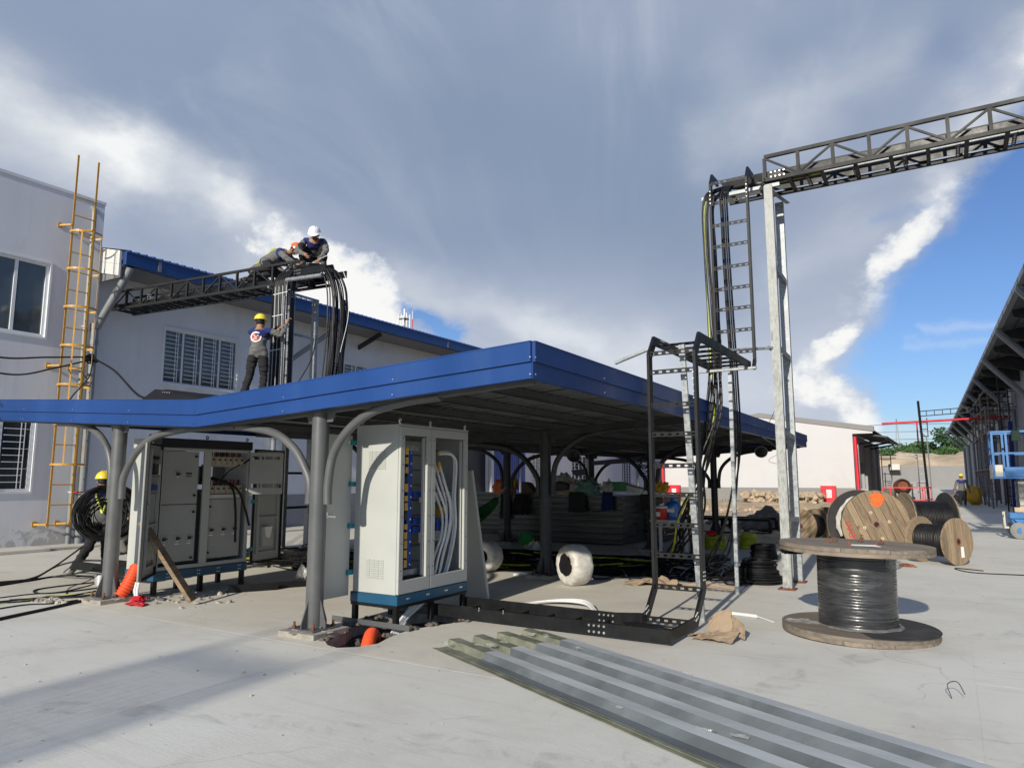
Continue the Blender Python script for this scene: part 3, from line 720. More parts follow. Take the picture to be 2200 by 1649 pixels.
# ================================================================== CARPORT
VX, RX, LXX = -7.17, -2.83, -12.35
Y0, Y1 = 4.93, 19.6
cp = thing('carport', 'low blue edged butterfly roof canopy on grey arched posts in the middle of the yard', 'canopy', (VX, Y0, 0))
ZE, ZV, ZL = 2.605, 2.375, 2.68      # fascia top at the edges and in the valley
def fascia(a, b, n, name='fascia', zt=None):
    """a, b = (x, y, ztop); n = outward normal; an upper and a lower band, the upper one standing proud"""
    a = Vector(a); b = Vector(b); n = Vector(n)
    s = MB()
    def band(z0, z1, t0, t1, mb): 
        q = [p + V(0, 0, z) + n * t for t in (t0, t1) for z in (z0, z1) for p in (a, b)]
        mb.add(q, [(0, 2, 3, 1), (4, 5, 7, 6), (0, 1, 5, 4), (2, 6, 7, 3), (0, 4, 6, 2), (1, 3, 7, 5)])
    band(-.165, 0, -.012, .03, s); band(-.004, .006, -.09, .034, s)
    f = s.build(name, M['blue'], cp)
    s = MB(); band(-.295, -.167, -.02, .008, s); band(-.300, -.294, -.06, .010, s); s.build('lower_band', M['blue'], f)
    s = MB(); L = (b - a).length; k = max(2, int(L / 1.2)); d = (b - a).normalized()
    for i in range(k + 1):
        p = a + (b - a) * (i / k)
        for z in (-.13, -.27): s.cyl(p + n * .03 + V(0, 0, z), p + n * .036 + V(0, 0, z), .006, 6)
    stuffy(s.build('screw', M['bolt'], f))
    return f
fascia((VX, Y0, ZV), (RX, Y0, ZE), (0, -1, 0)); fascia((LXX, Y0, ZL), (VX, Y0, ZV), (0, -1, 0))
RXb = -3.12
nr = V(Y1 - Y0, -(RXb - RX), 0).normalized()
ym = 12.0; xm = RX + (RXb - RX) * (ym - Y0) / (Y1 - Y0)
fascia((RX, Y0, ZE), (xm, ym, ZE), nr); fascia((xm, ym, ZE), (RXb, Y1, ZE), nr)
fascia((LXX, Y1, ZL), (LXX, Y0, ZL), (-1, 0, 0)); fascia((RXb, Y1, ZE), (VX, Y1, ZV), (0, 1, 0)); fascia((VX, Y1, ZV), (LXX, Y1, ZL), (0, 1, 0))
# corrugated roof sheets, ribs running down to the valley
def sheet(xa, za, xb, zb):
    s = MB(); y = 0
    while y < .995:
        for dy0, dz0, dy1, dz1 in ((0, 0, .12, 0), (.12, 0, .14, .03), (.14, .03, .18, .03), (.18, .03, .2, 0)):
            s.add([V(xa, y + dy0, za + dz0), V(xb, y + dy0, zb + dz0), V(xb, y + dy1, zb + dz1), V(xa, y + dy1, za + dz1)], [(0, 1, 2, 3)])
        y += .2
    return s
zr = .10
nsh = int(Y1 - Y0)
for xa, xb in ((VX + .01, RX - .02), (VX - .01, LXX + .02)):
    base = None
    for i in range(nsh + 1):
        y = Y0 + .02 + i * (Y1 - Y0 - .04 - 1) / nsh
        xe = xb + ((RXb - RX) * (y + .5 - Y0) / (Y1 - Y0) if xb > VX else 0)
        s = sheet(xa, ZV - zr, xe, (ZE if xb > VX else ZL) - zr)
        o = s.build('roof_sheet', M['roof_under'], cp, local=True, recalc=False)
        o.location = V(0, y, i % 2 * .002) - V(VX, Y0, 0) + V(0, 0, 0)
        if base is None: base = o
def roofz(x): return ZV + ((ZE - ZV) * (x - VX) / (RX - VX) if x > VX else (ZL - ZV) * (x - VX) / (LXX - VX))
for x in (-3.15, -3.85, -4.6, -5.35, -6.1, -6.8, -7.5, -8.2, -8.95, -9.7, -10.5, -11.3):
    s = MB(); z = roofz(x) - zr
    s.box((x - .03, Y0 + .02, z - .016), (x + .03, Y1 - .03, z - .004)); s.box((x - .03, Y0 + .02, z - .1), (x - .027, Y1 - .03, z - .017)); s.box((x - .03, Y0 + .02, z - .103), (x + .02, Y1 - .03, z - .1001))
    s.build('purlin', M['grey_steel'], cp)
ROWS = (5.13, 9.85, 14.5, 19.2)
for y in ROWS:
    for xa, xb in ((VX, RX - .1 - (y - Y0) * .02), (VX, LXX + .1)):
        za, zb = ZV - zr - .105, roofz(xb) - zr - .105
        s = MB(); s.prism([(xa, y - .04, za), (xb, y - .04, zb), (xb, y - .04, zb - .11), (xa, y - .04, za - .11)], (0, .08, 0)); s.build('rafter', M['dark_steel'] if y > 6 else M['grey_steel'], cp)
    s = MB(); s.prism([(VX - .45, y - .05, ZV - .33), (VX + .45, y - .05, ZV - .33), (VX + .45, y - .05, ZV - .30), (VX - .45, y - .05, ZV - .30)], (0, .1, 0)); s.build('valley_plate', M['grey_steel'], cp)
s = MB(); s.box((VX - .12, Y0 + .04, ZV - .155), (VX + .12, Y1 - .04, ZV - .125)); s.build('valley_gutter', M['grey_steel'], cp)

def post_parts(x, y, m_):
    ztop = roofz(x) - zr - .10
    s = MB(); s.cyl((x, y, .07), (x, y, ztop - .02), .086, 28); c = s.build('column', m_, cp, smooth=True)
    s = MB(); s.box((x - .17, y - .17, .05), (x + .17, y + .17, .068)); s.build('base_plate', m_, c, bevel=.003)
    for a in (0, 1, 2, 3):
        s = MB(); d = V(math.cos(a * math.pi / 2 + math.pi / 4 * 0), math.sin(a * math.pi / 2), 0); q = d.cross(V(0, 0, 1)) * .006
        p = V(x, y, 0)
        s.prism([p + d * .08 + q + V(0, 0, .069), p + d * .165 + q + V(0, 0, .069), p + d * .165 + q + V(0, 0, .11), p + d * .085 + q + V(0, 0, .33)], q * -2)
        s.build('gusset', m_, c)
    s = MB()
    for dx in (-.13, .13):
        for dy in (-.13, .13): s.cyl((x + dx, y + dy, .06), (x + dx, y + dy, .125), .012, 8); s.cyl((x + dx, y + dy, .069), (x + dx, y + dy, .088), .022, 6)
    stuffy(s.build('anchor_bolt', M['rust'], c))
    s = MB(); s.box((x - .235, y - .235, -.01), (x + .235, y + .235, .05), rz=.03); s.blob((x, y, .045), (.21, .21, .022), 3, .35, 6, 3); s.build('mortar_pad', M['pad'], c, bevel=.006)
    for d in (-1, 1):
        s = MB(); s.prism([(x + d * .09, y - .006, ztop - .01), (x + d * .24, y - .006, ztop + .0 + .0), (x + d * .17, y - .006, ztop - .2), (x + d * .09, y - .006, ztop - .2)], (0, .012, 0)); s.build('head_bracket', m_, c)
        xe = x + d * 1.52; ze = roofz(xe) - zr - .105 - .13
        pts = [(x + d * .13, y, 1.25), (x + d * .13, y, 1.45), (x + d * .19, y, ze - .47), (x + d * .38, y, ze - .24), (x + d * .68, y, ze - .075), (x + d * 1.08, y, ze), (xe, y, ze + .03)]
        s = MB(); s.tube(path(pts, 8), .044, 14); s.cyl((x + d * .13, y, 1.42), (x + d * .06, y, 1.42), .02, 8); s.build('arched_brace', m_, c, smooth=True)
for y in ROWS:
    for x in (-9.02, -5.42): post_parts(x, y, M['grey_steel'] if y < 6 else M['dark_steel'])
# tie beam across the back rows
s = MB(); s.bar((-9.02, 19.2, 1.95), (-5.42, 14.5, 1.93), .08, .12); s.build('tie_beam', M['dark_steel'], cp)

def bay_lamp(x, y, z, label):
    t = thing('round_lamp', label, 'lamp', (x, y, z), group='round lamps under the canopy')
    s = MB(); s.lathe([(0, .10), (.04, .10), (.07, .06), (.15, .03), (.16, -.02), (.15, -.035), (.0, -.035)], (x, y, z), 24, axis=(.25, -1, -.5)); s.build('housing', M['dark_steel'], t, smooth=True)
    s = MB(); s.ring(V(x, y, z) + V(.25, -1, -.5).normalized() * .02, .15, .012, (.25, -1, -.5), 28, 6); s.build('rim', M['bolt'], t, smooth=True)
    s = MB(); s.lathe([(0, .052), (.05, .045), (.075, .03)], (x, y, z), 16, axis=(.25, -1, -.5)); s.build('lens', M['lamp_glass'], t, smooth=True)
    s = MB(); s.bar((x, y + .03, z + .1), (x, y + .03, z + .25), .03, .03); s.build('hanger', M['dark_steel'], t)
bay_lamp(-7.15, 14.3, 2.02, 'round dark lamp hanging in the middle under the canopy above the black bag')
bay_lamp(-4.1, 18.9, 2.19, 'round dark lamp hanging from the far right end of the canopy')

# ================================================================== NEAR CABINET
c1 = thing('switch_cabinet', 'open cream cabinet with white cables and blue busbars beside the front right post', 'cabinet', (-5.17, 6.3, 0), group='electrical cabinets under the canopy')
x0, x1, y0, y1, z0, z1 = -5.48, -4.86, 5.70, 6.92, .33, 2.07
t_ = .015
s = MB(); s.box((x0 + .02, y0, z0), (x1 - .02, y0 + t_, z1 - .02)); s.box((x0 + .02, y0 - .006, z0 + .002), (x0 + .10, y0 - .001, z1 - .03)); side = s.build('side_panel', M['cab'], c1, bevel=.004)
lv = MB()
lv.prism([(0, 0, 0), (0, -.008, .004), (0, -.008, .010), (0, 0, .014)], (.05, 0, 0)); base = None
for zz in (.48, 1.60):
    for i in range(9):
        for j in range(4):
            p = (x0 + .20 + j * .062, y0 - .001, zz + i * .022)
            if base is None: base = lv.build('louver', M['cab'], side, local=True); base.location = Vector(p) - c1.location
            else: share(base, side, loc=Vector(p) - c1.location)
s = MB(); s.box((x0 + .02, y1 - t_, z0), (x1 - .02, y1, z1 - .02)); s.build('side_panel', M['cab'], c1)
s = MB(); s.box((x0 - .01, y0 - .01, z1 - .02), (x1 + .01, y1 + .01, z1)); s.build('top_panel', M['cab'], c1, bevel=.004)
s = MB(); s.box((x0, y0 + .02, z0), (x0 + .02, y1 - .02, z1 - .02)); s.build('rear_frame', M['cab_in'], c1)
def door_frame(ya, yb, name='door_frame'):
    s = MB(); a, b = .45, 1.955; w = .07
    X0, X1 = x1 - .02, x1 + .012
    s.box((X0, ya, z0 + .005), (X1, yb, a + .02)); s.box((X0, ya, b), (X1, yb, z1 - .025)); s.box((X0, ya, a + .02), (X1, ya + w, b)); s.box((X0, yb - w, a + .02), (X1, yb, b))
    # inner return that catches the light
    s.box((X0 - .035, yb - w - .022, a + .03), (X0 - .001, yb - w - .004, b - .01))
    f = s.build(name, M['cab'], c1, bevel=.004)
    s = MB()
    for z in [a + .12 + i * .27 for i in range(6)]:
        for y in (ya + w * .5, yb - w * .5): s.cyl((X1, y, z), (X1 + .004, y, z), .006, 6)
    stuffy(s.build('screw', M['breaker'], f))
door_frame(y0 + .004, 6.22); door_frame(6.228, y1 - .004)
# inner back panels (stacked blank plates)
ip = MB(); ip.box((0, 0, 0), (.012, .54, .165)); base = None
for j, yy in enumerate((5.74, 6.32)):
    for i in range(9):
        p = Vector((x0 + .12 + (.03 if i % 3 == 1 else 0), yy, .40 + i * .172)) - c1.location
        if base is None: base = ip.build('blank_plate', M['cab_in'], c1, local=True, bevel=.004); base.location = p
        else: share(base, c1, loc=p)
# busbar stack
s = MB(); s.box((x1 - .20, 5.98, .56), (x1 - .12, 6.06, 1.80)); s.box((x1 - .2, 5.90, .56), (x1 - .18, 6.0, 1.80)); bb = s.build('busbar_cover', M['busblue'], c1, bevel=.004)
s = MB()
for z in [.6 + i * .118 for i in range(11)]: s.cyl((x1 - .12, 6.03, z), (x1 - .112, 6.03, z), .012, 8)
stuffy(s.build('bolt', M['bolt'], bb))
for i in range(13):
    z = .58 + i * .098; rr_ = random.Random(i)
    s = MB(); s.box((x1 - .13, 5.88 + rr_.uniform(-.005, .01), z), (x1 - .07, 5.93, z + rr_.uniform(.05, .085))); s.box((x1 - .12, 5.79, z + .01), (x1 - .08, 5.90, z + .026)); s.cyl((x1 - .10, 5.87, z + .02), (x1 - .05, 5.87, z + .02), .013, 8)
    s.build('insulator', M['insul'] if i not in (5, 9) else M['breaker'], c1)
for z in (.50, 1.80):
    s = MB(); s.box((x1 - .16, 5.78, z), (x1 - .08, 6.12, z + .055)); s.build('mount_bracket', M['galv'], c1)
for z in (.93, 1.30, 1.02):
    s = MB(); s.box((x1 - .24, 6.06, z), (x1 - .10, 6.22, z + .06)); s.build('terminal_cover', M['busblue'], c1)
for z in (.80, 1.24):
    s = MB(); y = 6.30
    while y < 6.84:
        s.box((x1 - .22, y, z), (x1 - .21, y + .025, z + .11)); s.box((x1 - .22, y + .025, z + .08), (x1 - .21, y + .045, z + .11)); s.box((x1 - .22, y + .025, z), (x1 - .21, y + .045, z + .03)); s.box((x1 - .22, y + .025, z + .045), (x1 - .21, y + .045, z + .065)); y += .045
    s.build('perforated_bar', M['white_metal'], c1)
for yy, zz, m_ in ((6.42, 1.02, 'busblue'), (6.5, .93, 'busblue'), (6.58, 1.05, 'insul'), (6.68, .96, 'busblue')):
    s = MB(); s.box((x1 - .2, yy, zz), (x1 - .12, yy + .06, zz + .13)); s.build('terminal_cover', M[m_], c1)
# thick white cables: rise from the trench, curve up to the terminals
cabs = [((6.33, 1.60), (6.55, 1.0), (6.36, .42)), ((6.38, 1.60), (6.585, 1.02), (6.40, .42)), ((6.47, 1.66), (6.63, 1.1), (6.44, .42)), ((6.51, 1.66), (6.665, 1.1), (6.48, .42)),
        ((6.545, 1.64), (6.73, 1.1), (6.53, .42)), ((6.60, 1.78), (6.80, 1.2), (6.64, .42)), ((6.585, 1.80), (6.825, 1.2), (6.69, .42))]
for i, (a, b, c) in enumerate(cabs):
    xx = x1 - .09 + (i % 2) * .03
    if i < 5: pts = [(xx - .04, a[0], a[1]), (xx, a[0] + .04, a[1] - .18), (xx, b[0], b[1] + .12), (xx, b[0], b[1] - .12), (xx, c[0] + .06, c[1] + .22), (xx, c[0] - .03, c[1]), (xx - .03, c[0] - .2, .22), (-5.0, 5.9 + i * .03, .02), (-4.95 + i * .02, 5.62 + i * .03, -.16)]
    else: pts = [(xx - .06, 6.52, a[1]), (xx, 6.62, a[1] + .005), (xx, 6.72, a[1] - .02), (xx, 6.785, a[1] - .12), (xx, 6.76, 1.3), (xx, 6.78, .95), (xx, 6.68, .6), (xx, 6.56, .40), (xx - .03, 6.3, .2), (-5.0, 5.95, .0), (-4.98, 5.7, -.2)]
    s = MB(); s.tube(path(pts, 7), .0145, 8); w = s.build('white_cable', M['white_cable'], c1, smooth=True)
    p = Vector(pts[0])
    s = MB(); s.cyl(p + V(0, -.0, -.09 if i < 5 else 0), p + V(0, -.01, .03), .019, 10); s.build('cable_sleeve', M['insul'] if i in (2, 3, 5) else (M['busblue'] if i < 2 else M['breaker']), w)
# plinth and feet
s = MB(); s.box((x0 - .012, y0 - .012, z0 - .105), (x1 + .012, y1 + .012, z0 - .002)); pl = s.build('plinth', M['teal_base'], c1, bevel=.006)
s = MB()
for y in (5.85, 5.88, 6.18, 6.21, 6.5, 6.53, 6.78, 6.81): s.cyl((x1 + .012, y, z0 - .05), (x1 + .017, y, z0 - .05), .009, 8)
stuffy(s.build('bolt', M['bolt'], pl))
s = MB(); s.box((x0 - .005, y0 - .005, z0 - .135), (x1 + .005, y1 + .005, z0 - .107)); s.build('stand_frame', M['tray'], c1)
for x in (x0 + .03, x1 - .03):
    for y in (y0 + .03, y1 - .03, 6.3):
        s = MB(); s.bar((x, y, -.0), (x, y, z0 - .136), .05, .05); s.build('stand_leg', M['tray'], c1)
for y in (y0 - .0, 6.5, y1 - .05):
    s = MB(); s.box((x0 - .25, y - .02, .004), (x1 + .19, y + .03, .012)); s.box((x0 - .25, y - .025, .013), (x1 + .19, y - .019, .06)); s.build('cross_channel', M['grey_steel'], c1)
for p in ((x1 - .02, y0 + .02), (x1 - .02, y1 - .03), (x0 + .05, y0 + .05), (x1 - .02, 6.23)):
    s = MB(); s.ring((*p, z1 + .036), .022, .007, (1, 0.3, 0), 16, 6); s.cyl((*p, z1), (*p, z1 + .012), .014, 8); s.build('lifting_eye', M['bolt'], c1, smooth=True)
# rear door swung out
s = MB(); s.box((-5.515, 5.235, .29), (-5.49, 5.665, 1.965)); rd = s.build('rear_door', M['cab'], c1, bevel=.004); rd['label'] = 'rear door swung open, in shade'
s = MB(); s.box((-5.489, 5.29, 1.10), (-5.475, 5.315, 1.16)); s.bar((-5.47, 5.30, 1.12), (-5.45, 5.40, 1.11), .014, .02); s.build('handle', M['bolt'], rd)
for z in (.50, .98, 1.42, 1.86):
    s = MB(); s.box((-5.49, 5.62, z), (-5.462, 5.71, z + .05)); s.build('hinge_tape', M['teal_hinge'], rd)
s = MB(); s.box((-5.489, 5.60, 1.87), (-5.483, 5.655, 1.91)); s.build('door_tag', M['paper'], rd)

# loose cover leaning on the far end of the near cabinet
cv = thing('cover_panel', 'loose cream side cover leaning upright against the far end of the near cabinet', 'panel', (-5.2, 7.6, 0))
s = MB(); s.prism([(-5.62, 7.62, .0), (-5.02, 7.62, .0), (-5.02, 7.24, 1.60), (-5.62, 7.24, 1.60)], (0, .045, .008)); pc = s.build('panel', M['cab'], cv, bevel=.005)
for i in range(9):
    for j in range(4):
        f = (.12 + i * .024) / 1.65; p = V(-5.50 + j * .062, 7.62 - .38 * f - .001, 1.6 * f)
        s = MB(); s.prism([p, p + V(0, -.008, .004), p + V(0, -.008, .010), p + V(0, 0, .014)], (.05, 0, 0)); s.build('louver', M['cab'], cv)

# ================================================================== FAR CABINET
c2 = thing('switch_cabinet', 'grey cabinet with its doors open and breakers exposed beside the front left post', 'cabinet', (-9.0, 6.2, 0), group='electrical cabinets under the canopy')
x0, x1, y0, y1, z0, z1 = -9.30, -8.70, 5.50, 6.90, .33, 2.03
s = MB(); s.box((x0, y0, z0), (x1 - .02, y0 + t_, z1 - .12)); s.build('side_panel', M['cab'], c2)
s = MB(); s.box((x0, y1 - t_, z0), (x1 - .02, y1, z1 - .12)); s.build('side_panel', M['cab'], c2)
s = MB(); s.box((x0, y0 + .016, z0), (x0 + .015, 6.25, z1 - .12)); s.box((x0, 6.7, z0), (x0 + .015, y1 - .016, z1 - .12)); s.box((x0, 6.25, z0), (x0 + .015, 6.7, 1.35)); s.build('rear_panel', M['cab_in'], c2)
s = MB(); s.box((x0 - .01, y0 - .01, z1 - .119), (x1 - .16, y1 + .01, z1)); s.build('top_panel', M['cab'], c2)
s = MB(); s.box((x1 - .158, y0 - .01, z1 - .119), (x1 + .02, y1 + .01, z1)); s.build('head_cover', M['shade_dark'], c2, bevel=.005)  # top cover in shade, the shade painted as near black
s = MB(); s.box((x1 - .03, y0, z0), (x1, y0 + .05, z1 - .12)); s.box((x1 - .03, y1 - .05, z0), (x1, y1, z1 - .12)); s.box((x1 - .02, y0 + .05, z0), (x1 - .002, y1 - .05, z0 + .05)); s.box((x1 - .02, y0 + .05, z1 - .16), (x1 - .002, y1 - .05, z1 - .121))
s.build('front_frame', M['cab'], c2, bevel=.004)
s = MB(); s.box((x1 - .03, 6.14, z0 + .05), (x1 + .004, 6.25, z1 - .13)); s.build('mullion', M['cab'], c2, bevel=.004)
xi = x1 - .06
def handle(par, y, z, big=True):
    s = MB(); s.box((xi + .013, y - .045, z - .045), (xi + .018, y + .045, z + .045)); h = s.build('breaker_cover', M['cab_in'], par, bevel=.002)
    s = MB(); s.box((xi + .019, y - .02, z - .02), (xi + .03, y + .02, z + .022)); s.bar((xi + .03, y, z), (xi + .055, y + .03, z + .008), .012, .016); s.build('breaker_handle', M['breaker'], h)
    s = MB(); s.box((xi + .019, y - .012, z - .036), (xi + .021, y + .016, z - .024)); s.build('rating_label', M['paper'], h)
    if big: s = MB(); s.box((xi + .0125, y - .03, z - .075), (xi + .0145, y + .03, z - .062)); s.build('name_strip', M['paper'], h)
def knob(par, y, z): s = MB(); s.cyl((xi + .0, y, z), (xi + .03, y, z), .016, 10); s.bar((xi + .032, y - .02, z), (xi + .032, y + .02, z), .008, .012); s.build('door_knob', M['breaker'], par)
s = MB(); s.box((xi, y0 + .06, 1.17), (xi + .012, 6.09, 1.865)); p1 = s.build('inner_panel', M['cab_in'], c2, bevel=.003)
handle(p1, 5.78, 1.56, False); knob(p1, 6.04, 1.80); knob(p1, 6.04, 1.28)
for q in range(3): s = MB(); s.cyl((xi + .012, 5.915 + q * .03, 1.57), (xi + .022, 5.915 + q * .03, 1.57), .012, 8); s.cyl((xi + .012, 5.915 + q * .03, 1.535), (xi + .018, 5.915 + q * .03, 1.535), .01, 8); s.build('indicator', M['breaker'], p1)
s = MB(); s.box((xi, y0 + .06, .42), (xi + .012, 6.09, 1.16)); p2 = s.build('inner_panel', M['cab_in'], c2, bevel=.003)
for y in (5.64, 5.83, 6.0): handle(p2, y, .72)
knob(p2, 6.04, 1.06); knob(p2, 6.04, .46)
s = MB(); s.box((xi, 6.27, .42), (xi + .012, 6.80, 1.22)); p3 = s.build('inner_panel', M['cab_in'], c2, bevel=.003)
for y in (6.33, 6.52, 6.70): handle(p3, y, .80)
knob(p3, 6.29, 1.12); knob(p3, 6.29, .50)
for zz in (1.30, 1.70):
    s = MB(); s.box((xi - .18, 6.26, zz - .03), (xi - .05, 6.83, zz)); s.build('mount_plate', M['cab_in'], c2)
    for i in range(6):
        y = 6.275 + i * .092
        s = MB(); s.box((xi - .12, y, zz), (xi + .0, y + .082, zz + .11)); b_ = s.build('circuit_breaker', M['terminal'], c2, bevel=.004)
        s = MB(); s.bar((xi, y + .042, zz + .06), (xi + .02, y + .05, zz + .07), .014, .02); s.build('toggle', M['breaker'], b_)
        for q in range(3):
            s = MB(); s.cyl((xi - .06, y + .018 + q * .024, zz + .11), (xi - .06, y + .018 + q * .024, zz + .19), .009, 6); s.build('feed_wire', M['red_p'] if (i + q) % 4 == 1 else M['breaker'], b_)
s = MB(); s.box((xi - .06, 6.27, 1.225), (xi - .01, 6.80, 1.28)); s.build('terminal_rail', M['white_metal'], c2)
s = MB(); s.box((x0 + .05, 6.42, 1.42), (x0 + .10, 6.55, 1.68)); s.build('dark_duct', M['breaker'], c2)
for pts, r_ in (([(x1 - .25, 6.28, 1.52), (x1 - .05, 6.38, 1.5), (x1 + .06, 6.55, 1.38), (x1 + .07, 6.62, 1.1), (x1 + .05, 6.66, .62)], .016),
                ([(x1 - .25, 6.28, 1.50), (x1 - .05, 6.42, 1.48), (x1 + .08, 6.62, 1.36), (x1 + .1, 6.75, 1.1), (x1 + .08, 6.86, .84)], .016),
                ([(x1 - .1, 6.50, 1.50), (x1 + .02, 6.54, 1.62), (x1 + .05, 6.68, 1.70)], .009),
                ([(x1 + .0, 6.78, 1.72), (x1 + .02, 6.9, 1.80), (x1 + .0, 7.02, 1.86)], .012)):
    s = MB(); s.tube(path(pts, 8), r_, 8); s.build('black_cable', M['cable'], c2, smooth=True)
# doors
def placed(name, m_, par, w, h, hinge, ang, zb, build, bevel=.004):
    """door in local frame: x along width, y = thickness (outside negative), z up"""
    s = MB(); build(s)
    mm = Matrix.Translation(Vector((*hinge, zb))) @ Matrix.Rotation(ang, 4, 'Z')
    s.v = [mm @ q for q in s.v]
    return s.build(name, m_, par, bevel=bevel), mm
def local_part(name, m_, par, mm, fn, bevel=0, smooth=False):
    s = MB(); fn(s); s.v = [mm @ q for q in s.v]; return s.build(name, m_, par, bevel=bevel, smooth=smooth)
W1 = .72; H1 = 1.63
a1 = math.atan2(4.98 - 5.5, -8.17 + 8.70)
ld, mm = placed('door', M['cab_in'], c2, W1, H1, (-8.70, 5.50), a1, .30, lambda s: s.box((0, -.012, 0), (W1, 0, H1)))
local_part('door_skin', M['cab'], ld, mm, lambda s: s.box((0, -.02, 0), (W1, -.0125, H1)))
def lips(s):
    s.box((0, .0005, 0), (.02, .03, H1)); s.box((W1 - .02, .0005, 0), (W1, .03, H1)); s.box((.02, .0005, 0), (W1 - .02, .03, .02)); s.box((.02, .0005, H1 - .02), (W1 - .02, .03, H1))
local_part('door_lip', M['gasket'], ld, mm, lips)
def rails_(s):
    s.box((.10, .0005, .12), (.14, .04, H1 - .06)); s.box((W1 - .14, .0005, .12), (W1 - .10, .04, H1 - .06)); s.box((.14, .0005, .62), (W1 - .14, .03, .65)); s.box((.14, .0005, .12), (W1 - .14, .03, .15))
local_part('door_stiffener', M['cab_in'], ld, mm, rails_, .003)
for zz in (1.40, 1.20, 1.00): local_part('terminal_strip', M['cab_in'], ld, mm, lambda s: s.box((.16, .0005, zz), (W1 - .16, .02, zz + .015)))
local_part('meter', M['paper'], ld, mm, lambda s: s.box((.26, .0005, 1.25), (.34, .06, 1.38)))
local_part('meter', M['breaker'], ld, mm, lambda s: (s.box((.345, .0005, 1.25), (.42, .06, 1.38)), s.box((.425, .0005, 1.25), (.50, .06, 1.38))))
local_part('terminal_block', M['busblue'], ld, mm, lambda s: [s.box((.24 + i * .035, .0005, 1.06), (.27 + i * .035, .035, 1.13)) for i in range(8)])
local_part('terminal_block', M['breaker'], ld, mm, lambda s: [s.cyl((.28 + i * .06, .0, 1.46), (.28 + i * .06, .045, 1.46), .02, 8) for i in range(4)])
local_part('document_pocket', M['cab'], ld, mm, lambda s: (s.box((.26, .0005, .22), (.30, .05, .50)), s.box((.30, .02, .22), (.52, .03, .45))))
local_part('latch', M['bolt'], ld, mm, lambda s: (s.box((W1 - .09, .0005, .84), (W1 - .06, .03, .90)), s.bar((W1 - .075, .03, .87), (W1 - .11, .04, .87), .012, .02)))
W2 = .66
a2 = math.atan2(7.56 - 6.93, -8.80 + 8.66)
rdn, mm = placed('door', M['cab_in'], c2, W2, H1, (-8.66, 6.93), a2, .30, lambda s: s.box((0, 0, 0), (W2, .012, H1)))
local_part('door_lip', M['gasket'], rdn, mm, lambda s: (s.box((0, -.03, 0), (.02, -.0005, H1)), s.box((W2 - .02, -.03, 0), (W2, -.0005, H1)), s.box((.02, -.03, 0), (W2 - .02, -.0005, .02)), s.box((.02, -.03, H1 - .02), (W2 - .02, -.0005, H1))))
local_part('door_stiffener', M['cab_in'], rdn, mm, lambda s: (s.box((.09, -.04, .12), (.12, -.0005, H1 - .08)), s.box((W2 - .12, -.04, .12), (W2 - .09, -.0005, H1 - .08)), s.box((.12, -.03, .62), (W2 - .12, -.0005, .65)), s.box((.12, -.03, .12), (W2 - .12, -.0005, .15))), .003)
local_part('document_pocket', M['cab'], rdn, mm, lambda s: (s.box((.2, -.06, .22), (.23, -.0005, .50)), s.box((.23, -.06, .22), (.42, -.05, .42))))
local_part('paper_sheet', M['paper'], rdn, mm, lambda s: s.prism([(.22, -.062, .50), (.40, -.062, .50), (.34, -.064, .33), (.25, -.064, .36)], (0, -.002, 0)))
for zz in (.18, .85): local_part('hinge_tape', M['teal_hinge'], rdn, mm, lambda s: s.box((-.05, -.04, zz), (.0, -.01, zz + .05)))
a3 = math.atan2(7.27 - 6.86, -8.43 + 8.67); W3 = .47
idr, mm = placed('inner_door', M['cab_in'], c2, W3, .60, (-8.67, 6.86), a3, 1.28, lambda s: (s.box((0, 0, 0), (W3, .01, .09)), s.box((0, 0, .15), (W3, .01, .50)), s.box((0, 0, .545), (W3, .01, .60)),
    *[s.box((a, 0, .0901), (b, .01, .1499)) for a, b in ((0, .03), (.115, .135), (.16, .18), (.335, .35), (.42, W3))], *[s.box((a, 0, .5001), (b, .01, .5449)) for a, b in ((0, .04), (.13, .16), (.2, .22), (.32, .34), (.42, W3))]), 0)
local_part('door_knob', M['breaker'], idr, mm, lambda s: (s.cyl((W3 - .04, -.03, .10), (W3 - .04, 0, .10), .014, 8), s.box((W3 - .05, -.035, .09), (W3 - .03, -.03, .14))))
s = MB(); s.box((x0 - .012, y0 - .012, z0 - .12), (x1 + .012, y1 + .012, z0 - .002)); pl = s.build('plinth', M['teal_base'], c2, bevel=.006)
s = MB()
for y in (5.68, 5.71, 6.12, 6.15, 6.42, 6.45, 6.76, 6.79):
    for z in (-.04, -.085): s.cyl((x1 + .012, y, z0 + z), (x1 + .016, y, z0 + z), .007, 6)
stuffy(s.build('bolt', M['bolt'], pl))
for x in (x0 + .04, x1 - .04):
    for y in (y0 + .04, 6.2, y1 - .04): s = MB(); s.bar((x, y, 0.0), (x, y, z0 - .121), .055, .055); s.build('stand_leg', M['tray'], c2)
for p in ((x1 - .3, y0 + .03), (x1 - .05, 6.2), (x1 - .05, y1 - .04)): s = MB(); s.ring((*p, z1 + .034), .02, .007, (1, .2, 0), 16, 6); s.build('lifting_eye', M['breaker'], c2, smooth=True)
s = MB(); s.box((x0 - .1, y0 - .02, .004), (x1 + .28, y0 + .03, .03)); s.build('cross_channel', M['grey_steel'], c2)

# timber plank leaning on the open door
pk = MB(); pk.bar((-7.86, 5.49, .05), (-8.42, 5.14, .98), .125, .05, up=(.75, .3, .6)); tag(pk.build('timber_plank', M['plank'], bevel=.004), 'old brown timber plank leaning on the open left door of the far cabinet', 'plank')
